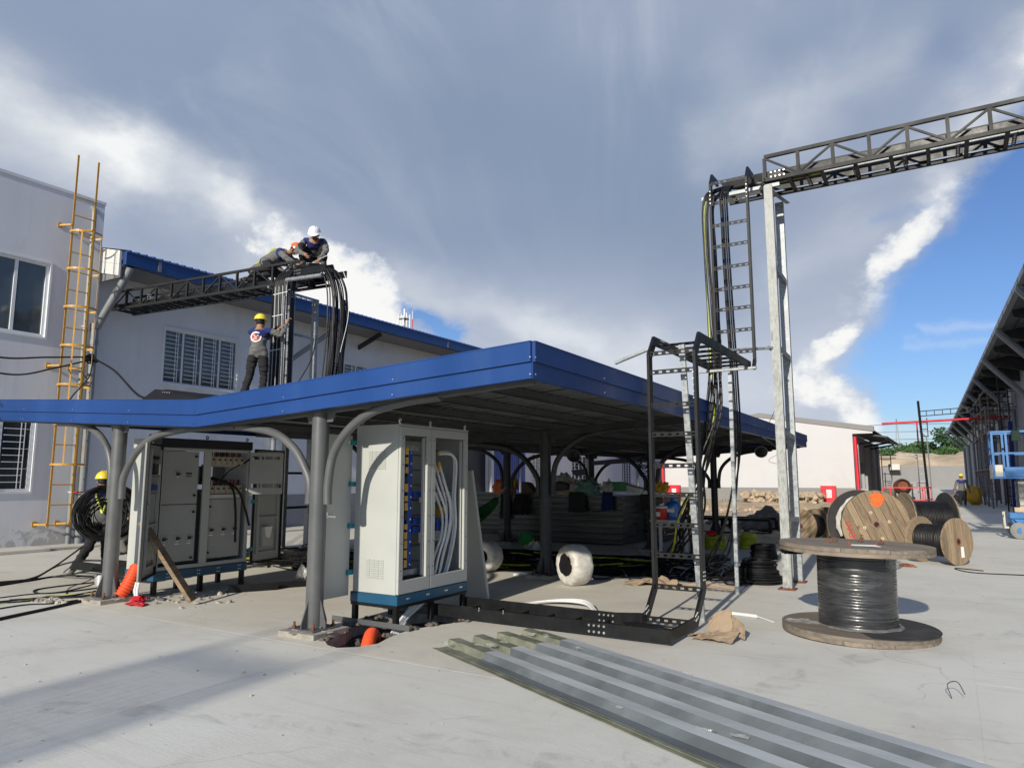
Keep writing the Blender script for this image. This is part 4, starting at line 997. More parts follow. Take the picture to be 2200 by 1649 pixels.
# orange conduits
def conduit(label, pts, r_, m_='conduit', grp=None):
    P = path(pts, 40); rs = []; out = []; L = 0; prev = P[0]
    for q in P: L += (q - prev).length; prev = q; rs.append(r_ * (1 + .10 * math.sin(L / (r_ * .50) * 2 * math.pi))); 
    s = MB(); s.tube(P, rs, 16); tag(s.build('corrugated_conduit', M[m_], smooth=True, angle=180), label, 'conduit', grp)
conduit('orange corrugated conduit rising out of the trench below the near cabinet', [(-4.66, 5.02, -.30), (-4.80, 5.22, -.10), (-4.97, 5.46, -.02), (-5.1, 5.66, -.10)], .062)
conduit('orange corrugated conduit slanting up beside the front left post', [(-8.86, 5.18, .06), (-8.86, 5.28, .20), (-8.9, 5.40, .40)], .075)
s = MB()
for i in range(2): s.tube(path([(-8.72 - i * .05, 5.33, .22), (-8.71 - i * .05, 5.31, .12), (-8.68 - i * .04, 5.30, .04)], 6), .016, 8)
tag(s.build('white_cable_pair', M['white_cable'], smooth=True), 'pair of short white cable ends under the far cabinet', 'cable')
s = MB(); s.blob((-8.62, 5.27, .035), (.10, .07, .04), 4, .4, 3, 3); s.blob((-8.45, 5.15, .012), (.16, .08, .02), 9, .4, 3, 3); tag(s.build('red_wrapper', M['red'], smooth=True), 'crumpled red plastic wrapper on the ground by the front left post', 'wrapper')
# ================================================================== CABLE TRAYS AND TRUSSES
def rung_mb(a, b, up, h=.05, slots=6, t=.004):
    """slotted rung between a and b: real slots between an upper and a lower strip, plus a return flange"""
    a = Vector(a); b = Vector(b); d = (b - a); L = d.length; d.normalize(); up = Vector(up).normalized(); n = d.cross(up).normalized(); s = MB()
    for k in (-1, 1): s.bar(a + up * (h * .36 * k), b + up * (h * .36 * k), h * .28, t, up=n)
    e = L / slots
    for i in range(slots + 1):
        c0 = max(0, i * e - e * .27); c1 = min(L, i * e + e * .27)
        s.bar(a + d * c0, a + d * c1, h * .44, t, up=n)
    s.bar(a + up * h * .5 - n * .012, b + up * h * .5 - n * .012, .004, .024, up=n); return s
def rail_mb(pts, n, h=.10, t=.030):
    """side rail: pts follow its centre line, n = sideways direction; h is measured square to the path"""
    s = MB(); n = Vector(n); P = [Vector(p) for p in pts]; offs = []
    for i, p in enumerate(P):
        d0 = (P[i] - P[i - 1]).normalized() if i else None; d1 = (P[i + 1] - P[i]).normalized() if i < len(P) - 1 else None
        d0 = d0 or d1; d1 = d1 or d0; q0 = n.cross(d0); q1 = n.cross(d1); m_ = (q0 + q1).normalized(); offs.append(m_ * (h / 2 / max(.5, m_.dot(q0))))
    for i in range(len(P) - 1):
        vs = [P[k] + offs[k] * a + n * (b * t / 2) for k in (i, i + 1) for a in (-1, 1) for b in (-1, 1)]
        s.add(vs, [(0, 1, 3, 2), (4, 6, 7, 5), (0, 4, 5, 1), (2, 3, 7, 6), (0, 2, 6, 4), (1, 5, 7, 3)])
    return s
def bolts(par, c, u, v, n, nu=4, nv=2, du=.035, dv=.05, r_=.008):
    s = MB(); c = Vector(c); u = Vector(u); v = Vector(v); n = Vector(n)
    for i in range(nu):
        for j in range(nv):
            p = c + u * (i - (nu - 1) / 2) * du + v * (j - (nv - 1) / 2) * dv; s.cyl(p, p + n * .007, r_, 8)
    stuffy(s.build('bolt', M['bolt'], par, smooth=True))

# --- the loop: along the ground from the near cabinet, up, and over the canopy edge
lp = thing('cable_ladder_loop', 'black cable ladder running over the ground then climbing above the canopy edge', 'cable tray', (-2.5, 7.5, 0))
XI, XO = -2.79, -2.27; YV = 7.5; ZT = 3.06
zc = .085
o = rail_mb([(XO, 6.42 + .01, zc), (XO, 7.22, zc), (XO, YV, .36), (XO, YV, 2.86), (XO, 7.66, ZT), (XO, 10.02, ZT)], (1, 0, 0)).build('side_rail', M['tray'], lp)
bolts(o, (XO + .0155, 7.2, .14), (0, .8, .3), (0, -.4, 1), (1, 0, 0), 4, 2, .03, .045); bolts(o, (XO + .0155, YV, .50), (0, 0, 1), (0, 1, 0), (1, 0, 0), 3, 2, .04, .05)
bolts(o, (XO - .0155, YV - .052, 2.50), (0, 0, 1), (1, 0, 0), (0, -1, 0), 5, 1, .07, .05); bolts(o, (XO - .0155, 7.9, ZT + .02), (0, 1, 0), (0, 0, 1), (-1, 0, 0), 4, 2, .035, .045)
o = rail_mb([(XI, 7.06, zc), (XI, 7.22, zc), (XI, YV, .36), (XI, YV, 2.86), (XI, 7.66, ZT), (XI, 10.02, ZT)], (1, 0, 0)).build('side_rail', M['tray'], lp)
bolts(o, (XI + .0155, 7.2, .16), (0, .8, .3), (0, -.4, 1), (1, 0, 0), 4, 2, .03, .045); bolts(o, (XI + .0155, 7.9, ZT + .01), (0, 1, 0), (0, 0, 1), (1, 0, 0), 4, 2, .035, .045)
YN, YF = 6.42, 6.96
o = rail_mb([(-4.93, YN, zc), (XO + .0155, YN, zc)], (0, 1, 0), .12).build('side_rail', M['tray'], lp)
bolts(o, (-2.98, YN - .0155, zc), (1, 0, 0), (0, 0, 1), (0, -1, 0), 4, 2, .052, .058, .012)
s = rail_mb([(-4.93, YF, zc), (-3.02, YF, zc)], (0, 1, 0), .12); s.add([V(-3.02, YF - .0149, .025), V(-3.02, YF - .0149, .145), V(XI, 7.08, .145), V(XI, 7.08, .025)], [(0, 1, 2, 3)])
s.add([V(-3.02, YF + .0149, .025), V(-3.02, YF + .0149, .145), V(XI - .01, 7.09, .145), V(XI - .01, 7.09, .025)], [(0, 3, 2, 1)]); o = s.build('side_rail', M['tray'], lp)
bolts(o, (-3.12, YF - .0155, zc), (1, 0, 0), (0, 0, 1), (0, -1, 0), 4, 2, .05, .058, .01)
for z in (2.88, 2.67, 2.30, 1.98, 1.64, 1.33, 1.01, .69, .36): rung_mb((XI, YV - .02, z), (XO, YV - .02, z), (0, 0, 1)).build('rung', M['tray'], lp)
rung_mb((XI, 7.2, .07), (XO, 7.2, .07), (0, 0, 1)).build('rung', M['tray'], lp)
for i in range(8): rung_mb((XI, 7.78 + i * .31, ZT - .03), (XO, 7.78 + i * .31, ZT - .03), (0, 1, .0), .045).build('rung', M['tray'], lp)
for i in range(6): rung_mb((-4.7 + i * .32, YN, .05), (-4.7 + i * .32, YF, .05), (1, 0, 0), .045).build('rung', M['tray'], lp)
for a in range(6):
    t_ = a / 5; p = V(-2.95 + .13 * t_, 7.0 + .05 * t_, .05); q = V(XO - .25 + t_ * .24, YN + .02 + t_ * .55, .05)
    s = MB(); s.bar(p, q, .022, .012); s.build('rung', M['tray'], lp)
s = MB()
for x in (-4.35, -4.05): s.tube([(x, YN, .15), (x + .02, YN - .012, .155), (x + .015, YN - .016, .12)], .002, 4)
s.build('cable_tie', M['frame'], lp)

def galv_channel(a, b, w=.115, d=.05, m_='galv', up=(0, 1, 0)):
    """a C channel: web plus two lips"""
    s = MB(); a = Vector(a); b = Vector(b); D = (b - a).normalized(); u = Vector(up); u = (u - D * u.dot(D)).normalized(); x = D.cross(u)
    s.bar(a, b, w, .005, up=u)
    for k in (-1, 1): s.bar(a + x * k * (w / 2) + u * d / 2, b + x * k * (w / 2) + u * d / 2, .005, d, up=u); s.bar(a + x * k * (w / 2 - .012) + u * d, b + x * k * (w / 2 - .012) + u * d, .02, .004, up=u)
    return s
# thin galvanized props under the loop
t = thing('strut_prop', 'thin galvanized strut with crossbar under the far end of the high black tray', 'strut', (-2.5, 9.78, 0), group='galvanized struts')
galv_channel((-2.51, 9.78, .0), (-2.51, 9.86, 2.95), .045, .03).build('strut', M['galv'], t); galv_channel((-2.94, 9.86, 2.98), (-2.15, 9.86, 2.98), .045, .03, up=(0, 0, 1)).build('crossbar', M['galv'], t)
t = thing('strut_prop', 'leaning galvanized strut with a slipping crossbar inside the black ladder loop', 'strut', (-2.35, 7.66, 0), group='galvanized struts')
galv_channel((-2.36, 7.70, .0), (-2.46, 7.62, 2.98), .06, .035).build('strut', M['galv'], t); galv_channel((-3.26, 7.64, 2.83), (-2.80, 7.64, 2.97), .045, .03, up=(0, 0, 1)).build('crossbar', M['galv'], t)
t = thing('tie_strut', 'slim galvanized strut reaching from the tray to the tall galvanized posts', 'strut', (-2.2, 10.3, 3.2), group='galvanized struts')
galv_channel((-3.05, 9.4, 3.20), (-1.97, 10.62, 3.36), .05, .03, up=(0, 0, 1)).build('strut', M['galv'], t); s = MB(); s.bar((-2.12, 10.5, 3.38), (-1.95, 10.6, 3.26), .04, .04); s.build('end_clip', M['galv'], t)

# tall galvanized posts
gp = thing('galvanized_portal', 'pair of tall galvanized posts joined by rungs carrying the right truss', 'post', (-2.01, 10.9, 0), group='galvanized post pairs')
for y, m_ in ((10.50, 'galv_white'), (11.30, 'galv')):
    s = galv_channel((-2.01, y, .02), (-2.01, y, 5.80), .115, .075, up=(0, 1, 0)); p_ = s.build('post', M[m_], gp)
    s = MB(); s.box((-2.12, y - .10, .004), (-1.90, y + .12, .018)); s.build('base_plate', M['rust'], p_)
for z in (.95, 2.15, 3.35, 4.55):
    s = MB(); s.bar((-1.98, 10.56, z), (-1.98, 11.27, z - .04), .06, .07); s.build('post_rung', M['galv'], gp)
s = MB(); s.bar((-3.0, 10.55, 5.79), (-1.85, 10.55, 5.79), .06, .05); s.build('head_bar', M['galv'], gp); s = MB(); s.bar((-2.1, 10.4, 5.815), (-1.9, 11.45, 5.815), .06, .012); s.build('head_bar', M['galv'], gp)

def truss_side(P, Q, H, n, name, root, m_, bay=.5, first=False):
    """lattice side frame from P to Q (bottom chord line), H high"""
    P = Vector(P); Q = Vector(Q); L = (Q - P).length; d = (Q - P) / L; up = V(0, 0, 1)
    k = int(round(L / bay)); b = L / k
    s = MB(); s.bar(P + up * H, Q + up * H, .05, .05); s.build('top_chord', m_, root)
    s = MB(); s.bar(P, Q, .05, .055); s.build('bottom_chord', m_, root)
    for i in range(k + 1):
        s = MB(); s.bar(P + d * b * i + up * .026, P + d * b * i + up * (H - .026), .045, .045, up=d); s.build('post', m_, root)
    for i in range(k):
        a, c = (P + d * b * i, P + d * b * (i + 1)); top = i % 2 == (0 if first else 1)
        p, q = (a + up * (H - .035), c + up * .035) if top else (a + up * .035, c + up * (H - .035))
        s = MB(); s.bar(p + d * .02, q - d * .02, .028, .028); s.build('diagonal', m_, root)
# right truss
tr = thing('cable_bridge', 'charcoal lattice truss crossing the sky at upper right', 'truss', (-2.05, 10.5, 5.84), group='lattice cable bridges')
ZB = 5.87
truss_side((-2.04, 10.50, ZB), (4.46, 10.50, ZB), .36, 0, 'near', tr, M['truss'], .46, True)
truss_side((-2.72, 11.12, ZB), (4.46, 11.12, ZB), .36, 0, 'far', tr, M['truss'], .46)
for i in range(17):
    x = -2.6 + i * .44; s = MB(); s.bar((x, 10.525, ZB - .0), (x, 11.095, ZB - .0), .05, .035); s.build('cross_bar', M['truss'], tr)
for i in range(11):
    x = -2.1 + i * .62; rung_mb((x, 10.6, ZB - .022), (x, 11.04, ZB - .022), (1, 0, 0), .05, 7).build('rung', M['tray'], tr)
for y in (10.60, 11.04): s = MB(); s.bar((-2.6, y, ZB + .09), (4.4, y, ZB + .09), .012, .12); s.build('tray_rail', M['tray'], tr)
s = MB(); s.box((-1.6, 11.045, ZB + .05), (4.4, 11.06, ZB + .235)); s.build('tray_cover', M['galv_white'], tr)
bolts(tr, (-1.86, 10.47, ZB + .06), (1, 0, 0), (0, 0, 1), (0, -1, 0), 4, 2, .06, .07, .012)
s = MB(); s.prism([(-2.72, 10.6, ZB + .15), (-2.1, 10.55, ZB + .15), (-2.1, 10.55, ZB + .03), (-2.66, 10.6, ZB + .03)], (0, .01, 0)); s.build('joint_plate', M['tray'], tr)
# upper ladder coming down from the truss
hl = thing('vertical_cable_ladder', 'black cable ladder hanging from the right truss down to the loop', 'cable tray', (-2.5, 10.1, 3.0))
for x in (-2.74, -2.22):
    o = rail_mb([(x, 10.02, 3.02), (x, 10.1, 3.14), (x, 10.1, 5.80), (x, 10.2, 5.96), (x, 10.5, 5.97)], (1, 0, 0), .09).build('side_rail', M['tray'], hl)
    bolts(o, (x - .0155, 10.1, 3.45), (0, 0, 1), (0, 1, 0), (-1, 0, 0), 5, 1, .06, .05); bolts(o, (x, 10.054, 5.6), (0, 0, 1), (1, 0, 0), (0, -1, 0), 4, 1, .06, .05)
for z in (5.81, 5.50, 5.16, 4.84, 4.52, 4.20, 3.90, 3.58, 3.27): rung_mb((-2.735, 10.07, z), (-2.225, 10.07, z), (0, 0, 1)).build('rung', M['tray'], hl)

def loose_cables(label, runs, r_, m_='cable', grp=None, name='cable_bundle', kind=None, cols=None):
    """a bundle as one thing, every cable a part"""
    t = thing(name, label, 'cables', Vector(runs[0][0]) * 1.0, group=grp)
    for i, pts in enumerate(runs):
        s = MB(); s.tube(path(pts, 7), r_[i % len(r_)] if isinstance(r_, (list, tuple)) else r_, 6)
        s.build('cable', M[cols[i % len(cols)]] if cols else M[m_], t, smooth=True)
    return t
rnd = random.Random(11)
J = lambda a: rnd.uniform(-a, a)
runs = []
for i in range(11):
    x = -2.86 + rnd.uniform(-.07, .10); back = .06 + rnd.random() * .12
    runs.append([(-1.3, 10.72 + J(.08), ZB + .05), (-2.3, 10.72 + J(.1), ZB + .06), (x + .15, 10.52 + J(.05), ZB + .02), (x - .01, 10.32 + back * .3, 5.62 + J(.06)), (x - .04 + J(.02), 10.26 + back, 4.9), (x + J(.03), 10.24 + back, 3.9),
                 (x + .05 + J(.03), 10.22 + J(.04), 3.1), (x + .02 + J(.04), 10.15 + J(.08), 2.4), (x - .18 + J(.08), 10.2 + J(.1), 1.7), (x - .52 + J(.12), 10.5 + J(.15), .95), (x - .95 + J(.2), 10.9 + J(.2), .25), (x - 2.0 + J(.3), 11.1 + J(.3), .04 + rnd.random() * .05), (x - 3.4 + J(.5), 11.4 + J(.4), .03 + rnd.random() * .06)])
for i in range(4):
    x = -2.66 + i * .03
    runs.append([(-1.3, 10.85 + J(.05), ZB + .05), (-2.3, 10.8 + J(.05), ZB + .06), (x, 10.5, ZB + .0), (x - .02, 10.42, 5.3), (x, 10.4, 4.2), (x + .03, 10.4, 3.0), (x + .02, 10.45, 2.0), (x - .1 + J(.05), 10.6, 1.2), (x - .40 + J(.1), 10.9, .45), (x - .8 + J(.2), 11.2, .06), (x - 1.4, 11.6, .04)])
loose_cables('heavy bundle of black cables falling from the right truss behind the ladder to the floor', runs, [.014, .011, .015], cols=['cable'] * 9 + ['cable_y'] + ['cable'] * 8, grp='hanging cable bundles')
# long thin loose wires near the canopy corner
s = MB(); s.tube(path([(-3.0, 11.3, 2.56), (-3.6, 18.5, 2.22), (-3.9, 18.8, 1.95), (-3.2, 17.5, 1.7), (-3.2, 17, .9)], 10), .005, 5); tag(s.build('thin_wire', M['frame'], smooth=True), 'thin pale wire hanging off the canopy edge by the far lamp', 'wire')
s = MB(); s.tube(path([(-2.0, 10.6, 5.6), (-2.0, 10.9, 4.6), (-2.05, 10.5, 3.6), (-2.08, 10.7, 2.6), (-2.3, 10.6, 2.1)], 10), .004, 5); tag(s.build('thin_wire', M['cable'], smooth=True), 'thin dark wire dangling beside the tall galvanized posts', 'wire')

# --- left truss
lt = thing('cable_bridge', 'charcoal lattice truss with workers on top reaching the left building', 'truss', (-16.9, 9.2, 5.5), group='lattice cable bridges')
A = V(-16.95, 9.22, 5.53); B = V(-10.85, 9.84, 5.53); u = (B - A).normalized(); n_ = V(-u.y, u.x, 0)
truss_side(A, B, .42, 0, 'near', lt, M['truss'], .5); truss_side(A + n_ * .56, B + n_ * .56 + u * .1, .42, 0, 'far', lt, M['truss'], .5, True)
L = (B - A).length
for i in range(15):
    p = A + u * (.1 + i * (L - .1) / 15); s = MB(); s.bar(p + n_ * .03, p + n_ * .53, .05, .035); s.build('cross_bar', M['truss'], lt)
for i in range(14):
    p = A + u * (.3 + i * .42) + V(0, 0, -.022); rung_mb(p + n_ * .08, p + n_ * .48, u, .05, 6).build('rung', M['tray'], lt)
for k in (.08, .48): s = MB(); s.bar(A + n_ * k + V(0, 0, .08), B + n_ * k + V(0, 0, .08), .012, .12); s.build('tray_rail', M['tray'], lt)
bolts(lt, A + u * 1.35 + V(0, 0, .16) - n_ * .03, u, (0, 0, 1), -n_, 3, 3, .05, .05, .012)
# galvanized legs of the left truss
gl = thing('galvanized_portal', 'pair of galvanized posts joined by rungs carrying the left truss', 'post', (-11.95, 10.7, 0), group='galvanized post pairs')
for y in (10.30, 10.98):
    galv_channel((-11.95, y, .02), (-11.95, y, 5.49), .13, .08, up=(0, 1, 0)).build('post', M['galv'], gl)
for z in (.9, 1.62, 2.4, 3.5, 4.6): s = MB(); s.bar((-11.93, 10.36, z), (-11.93, 10.95, z), .05, .05); s.build('post_rung', M['dark_steel'] if z < 2.4 else M['galv'], gl)
s = MB(); s.bar((-11.95, 9.7, 5.49), (-11.95, 11.1, 5.49), .06, .04); s.build('head_bar', M['galv'], gl)
# ladder bending down from the truss to the canopy roof
vl = thing('vertical_cable_ladder', 'black cable ladder with tied cables bending down from the left truss to the canopy', 'cable tray', (-11.45, 9.6, 3.0))
for x in (-11.52, -10.99):
    rail_mb([(x, 9.52, 3.0), (x, 9.52, 5.25), (x, 9.55, 5.48), (x, 9.66, 5.63), (x, 9.85, 5.70), (x, 10.2, 5.70)], (1, 0, 0), .10, .03).build('side_rail', M['tray'], vl)
bolts(vl, (-10.97, 9.75, 5.66), (0, 1, .1), (0, -.1, 1), (1, 0, 0), 3, 2, .04, .05); bolts(vl, (-10.97, 9.52, 5.15), (0, 0, 1), (0, 1, 0), (1, 0, 0), 3, 2, .05, .05)
for i in range(7): rung_mb((-11.51, 9.55, 3.2 + i * .33), (-11.0, 9.55, 3.2 + i * .33), (0, 0, 1)).build('rung', M['tray'], vl)
s = MB(); s.box((-11.06, 9.36, 3.1), (-11.03, 9.40, 5.1)); s.build('side_strip', M['galv'], vl)
for i in range(9):
    x = -11.45 + i * .045
    s = MB(); s.tube(path([(x, 9.47, 2.95), (x, 9.47, 4.4), (x, 9.47, 5.3), (x, 9.52, 5.55), (x, 9.68, 5.72), (x, 10.1, 5.74)], 6), .016, 6); s.build('cable', M['cable'], vl, smooth=True)
for z in (5.2, 4.75, 4.35, 4.05):
    s = MB(); s.bar((-11.48, 9.452, z), (-11.06, 9.452, z + .01), .004, .012); s.build('cable_tie', M['frame'], vl)
for i in range(4):
    s = MB(); x = -11.42 + i * .11; s.tube(path([(x, 9.45, 3.2), (x + .01, 9.45, 4.4), (x, 9.45, 5.35)], 5), .005, 5); s.build('draw_string', M['frame'], vl)
# tray spur and the cables spilling over its right end
sp = thing('tray_spur', 'short black tray spur with bent end plates at the right end of the left truss', 'cable tray', (-11.2, 9.6, 5.6))
for y in (9.60, 10.15): o = rail_mb([(-11.15, y, 5.62), (-10.15, y, 5.60)], (0, 1, 0), .14).build('side_rail', M['tray'], sp)
bolts(sp, (-10.95, 9.59, 5.63), (1, 0, 0), (0, 0, 1), (0, -1, 0), 4, 2, .05, .07, .01)
for i in range(4): rung_mb((-11.0 + i * .24, 9.61, 5.57), (-11.0 + i * .24, 10.14, 5.57), (1, 0, 0)).build('rung', M['tray'], sp)
s = MB(); s.cyl((-11.15, 9.5, 5.47), (-10.2, 9.55, 5.44), .045, 12); s.build('support_pipe', M['galv'], sp, smooth=True)
rnd = random.Random(21); runs = []
for i in range(20):
    y = 9.62 + (i % 7) * .07 + J(.02); o_ = (i % 4) * .06 + rnd.random() * .05
    runs.append([(-11.3, y, 5.68 + o_ * .3), (-10.7, y, 5.69 + o_ * .3), (-10.35 + o_ * .5, y, 5.60 + o_ * .2), (-10.16 + o_, y, 5.2), (-10.12 + o_ + J(.03), y, 4.6), (-10.14 + o_ * .8 + J(.03), y, 3.9), (-10.2 + o_ * .6, y, 3.2), (-10.2 + o_ * .6, y, 2.62)])
loose_cables('thick curtain of cables spilling over the right end of the left truss', runs, [.014, .010, .017, .012, .008], cols=['cable', 'cable', 'cable', 'cable', 'cable_y', 'cable', 'cable', 'cable', 'cable', 'cable', 'cable', 'cable'], grp='hanging cable bundles')
s = MB(); s.bar((-9.86, 9.8, 2.6), (-9.86, 9.8, 4.95), .07, .05); tag(s.build('tray_upright', M['tray']), 'black upright rail standing on the canopy right of the hanging curtain of cables', 'rail')
s = MB(); s.tube(path([(-10.7, 9.7, 5.8), (-10.1, 9.7, 5.85), (-9.7, 9.7, 5.3), (-9.62, 9.7, 4.6), (-9.8, 9.7, 3.9)], 10), .006, 5); tag(s.build('thin_wire', M['frame'], smooth=True), 'single thin wire arching out right of the left truss', 'wire')
s = MB(); s.tube(path([(-10.45, 9.7, 4.3), (-10.6, 9.7, 3.8), (-10.95, 9.6, 3.2), (-11.2, 9.6, 2.7)], 6), .012, 5); tag(s.build('thin_wire', M['cable'], smooth=True), 'short slack black line between the spilling cables and the canopy', 'wire')
# tray lying on the canopy roof
rt = thing('roof_tray', 'black tray with coiled cables lying on the canopy roof below the barred window', 'cable tray', (-11.0, 7.6, 2.6))
for y0_, m_ in ((6.85, 0), (7.45, 1)):
    s = MB(); s.prism([(-11.55, y0_ - .15, 2.66), (-11.2, y0_ + .05, 2.98), (-9.55, y0_ + .05, 2.78), (-9.2, y0_ + .05, 2.6), (-11.0, y0_ + .05, 2.62)], (0, .02, 0)); s.build('side_rail', M['tray'], rt)
bolts(rt, (-10.85, 6.88, 2.87), (1, 0, -.1), (0, 0, 1), (0, -1, 0), 4, 2, .06, .06, .011); bolts(rt, (-11.2, 7.47, 2.9), (1, 0, -.1), (0, 0, 1), (0, -1, 0), 3, 2, .05, .05, .011)
for i in range(7): s = MB(); s.tube(path([(-11.4, 6.95 + i * .06, 2.64), (-11.1, 6.95 + i * .06, 2.93), (-10.5, 6.95 + i * .06, 2.88), (-9.7, 6.95 + i * .06, 2.74)], 6), .022, 6); s.build('cable', M['cable'], rt, smooth=True)
s = MB(); s.tube(path([(-11.2, 9.0, 3.02), (-11.0, 8.4, 2.95), (-10.8, 7.8, 2.80), (-10.7, 7.4, 2.66)], 6), .02, 6); tag(s.build('roof_cable', M['cable'], smooth=True), 'black cable trailing over the canopy roof from the feet of the worker', 'cable')
# short timber/tray staging on the canopy that carries the worker
s = MB(); s.box((-12.1, 9.05, 2.95), (-11.0, 9.5, 3.0)); s.box((-12.05, 9.1, 2.5), (-11.98, 9.4, 2.949)); s.box((-11.12, 9.1, 2.5), (-11.05, 9.4, 2.949)); tag(s.build('work_platform', M['galv']), 'low metal platform on the canopy under the climbing worker', 'platform')
# black tray piece on the ground at the left
t = thing('tray_offcut', 'short black tray piece holding cables on the ground by the left worker', 'cable tray', (-10.6, 5.9, 0))
for dy in (0, .42): s = rail_mb([(-11.15, 5.78 + dy, .24), (-10.0, 5.95 + dy, .20)], (-.15, 1, 0), .12); s.build('side_rail', M['tray'], t)
for i in range(4): rung_mb((-11.0 + i * .27, 5.81 + i * .04, .18), (-11.0 + i * .27, 6.22 + i * .04, .18), (1, 0, 0)).build('rung', M['tray'], t)
bolts(t, (-10.35, 5.885, .22), (1, .15, 0), (0, 0, 1), (0, -1, 0), 2, 3, .04, .04, .008)
s = MB(); s.cyl((-10.5, 5.86, .0), (-10.5, 5.86, .14), .09, 20); s.build('tin_can', M['bolt'], t, smooth=True)
# steel offcuts under and beside the far cabinet
for a, b, lab in (((-8.28, 6.3, .05), (-7.95, 6.85, .05), 'black steel offcut lying close in front of the far cabinet'), ((-8.05, 6.9, .04), (-7.75, 7.45, .04), 'black perforated tray offcut lying beyond the far cabinet right leg')):
    s = MB(); s.bar(a, b, .03, .10); s.bar(Vector(a) + V(-.07, .03, -.045), Vector(b) + V(-.07, .03, -.045), .13, .008); tag(s.build('steel_offcut', M['tray']), lab, 'steel offcut', 'steel offcuts by the far cabinet')
# ================================================================== CABLE REELS
def plank_poly(Rf, y0, y1, n=7):
    """outline of one plank cut from a disc"""
    P = []
    x0 = math.sqrt(max(0, Rf * Rf - y0 * y0)); x1 = math.sqrt(max(0, Rf * Rf - y1 * y1))
    a0 = math.atan2(y0, x0); a1 = math.atan2(y1, x1)
    for i in range(n + 1): a = a0 + (a1 - a0) * i / n; P.append((Rf * math.cos(a), Rf * math.sin(a)))
    for i in range(n + 1): a = a1 + (a0 - a1) * i / n; P.append((-Rf * math.cos(a), Rf * math.sin(a)))
    out = []
    for q in P:
        if not out or (Vector(q) - Vector(out[-1])).length > 1e-4: out.append(q)
    return out
def reel(label, c, axis, Rf, Rd, width, th=.05, spin=0.0, wood='wood', group=None, cable='cable', npl=9, inner=None, loc=None, seed=0, name='cable_reel', turns=None, hub=True):
    """c = centre of the first flange's outer face, axis points out of that face"""
    axis = Vector(axis).normalized(); c = Vector(c); root = thing(name, label, 'cable reel', (c.x, c.y, 0), group=group)
    mq = axis.to_track_quat('Z', 'Y').to_matrix().to_4x4() @ Matrix.Rotation(spin, 4, 'Z'); rn = random.Random(seed)
    def T(off): return Matrix.Translation(c - axis * off) @ mq
    for k, (o0, sg) in enumerate(((0.0, 1), (width, -1))):
        # o0 outer face offset; flange occupies th inward
        mm = T(o0 if sg > 0 else width)
        s = MB(); zz = (-th, -th * .5 - .0005) if sg > 0 else (th * .5 + .0005, th)
        s.lathe([(.0, zz[0]), (Rf - .004, zz[0]), (Rf - .004, zz[1]), (.0, zz[1])], (0, 0, 0), 48); s.v = [mm @ q for q in s.v]
        fl = s.build('flange', M[inner or wood], root, smooth=True)
        w = 2 * Rf / npl
        for i in range(npl):
            y0, y1 = -Rf + i * w + .0035, -Rf + (i + 1) * w - .0035
            if i == 0: y0 = -Rf + .004
            if i == npl - 1: y1 = Rf - .004
            P = plank_poly(Rf + rn.uniform(-.006, .004), y0, y1); dz = rn.uniform(-.003, .003)
            za, zb = (-th * .5, dz) if sg > 0 else (dz, th * .5)
            off = V(rn.uniform(-3, 3), rn.uniform(-3, 3), rn.uniform(-3, 3))
            s = MB(); s.prism([V(x, y, za) + off for x, y in P], (0, 0, zb - za))
            o = s.build('plank', M[wood], None, bevel=.0025); o.parent = fl
            o.matrix_basis = basis(fl).inverted() @ mm @ Matrix.Translation(-off)
    s = MB(); prof = []
    a0, a1 = th + .002, width - th - .002; nt_ = turns or int((a1 - a0) / .03)
    for i in range(nt_ * 4 + 1):
        t_ = i / (nt_ * 4); ph = (t_ * nt_) % 1
        prof.append((Rd + (.0025 if cable == 'wrap' else .010) * abs(math.sin(math.pi * ph)) ** .6 + rn.uniform(-.002, .002), -(a0 + (a1 - a0) * t_)))
    s.lathe(prof, (0, 0, 0), 64); s.v = [T(0) @ q for q in s.v]; s.build('wound_cable', M[cable], root, smooth=True, angle=70)
    if hub:
        for sg, o0 in ((1, 0), (-1, width)):
            s = MB(); s.lathe([(.035, .006), (.06, .006), (.062, .0), (.062, -.03), (.035, -.03)], (0, 0, 0), 20); s.v = [T(o0) @ (q if sg > 0 else V(q.x, q.y, -q.z)) for q in s.v]; h = s.build('hub_ring', M['bolt'] if False else M['rust'], root, smooth=True)
            s = MB(); s.cyl((0, 0, .003), (0, 0, .008), .036, 20); s.v = [T(o0) @ (q if sg > 0 else V(q.x, q.y, -q.z)) for q in s.v]; s.build('hub_hole', M['gasket'], root)
    return root, T

RG = 'cable reels parked on the slab'
# foreground spool lying on its flange
sx, sy = -.865, 7.96
sp_root, T = reel('largest foreground spool standing flat on its flange, black cable under shiny plastic wrap', (sx, sy, .86), (.018, .01, 1), .705, .355, .86, .075, .28, 'wood_grey', RG, 'wrap', 8, None, seed=3, turns=26, hub=False)
s = MB(); s.lathe([(.36, .078), (.64, .078), (.69, .074), (.70, .066), (.36, .066)], (sx, sy, 0), 48); s.build('flange_lining', M['tarpaper'], sp_root, smooth=True)
for i in range(6):
    a = i * math.pi / 3 + .4; r_ = .25; s = MB(); s.cyl((sx + r_ * math.cos(a), sy + r_ * math.sin(a), .86), (sx + r_ * math.cos(a), sy + r_ * math.sin(a), .905), .010, 8); s.cyl((sx + r_ * math.cos(a), sy + r_ * math.sin(a), .862), (sx + r_ * math.cos(a), sy + r_ * math.sin(a), .874), .026, 10); s.build('tie_bolt', M['rust'], sp_root)
s = MB(); s.lathe([(.36, .10), (.385, .085), (.39, .08), (.36, .08)], (sx, sy, 0), 40)
rn = random.Random(2)
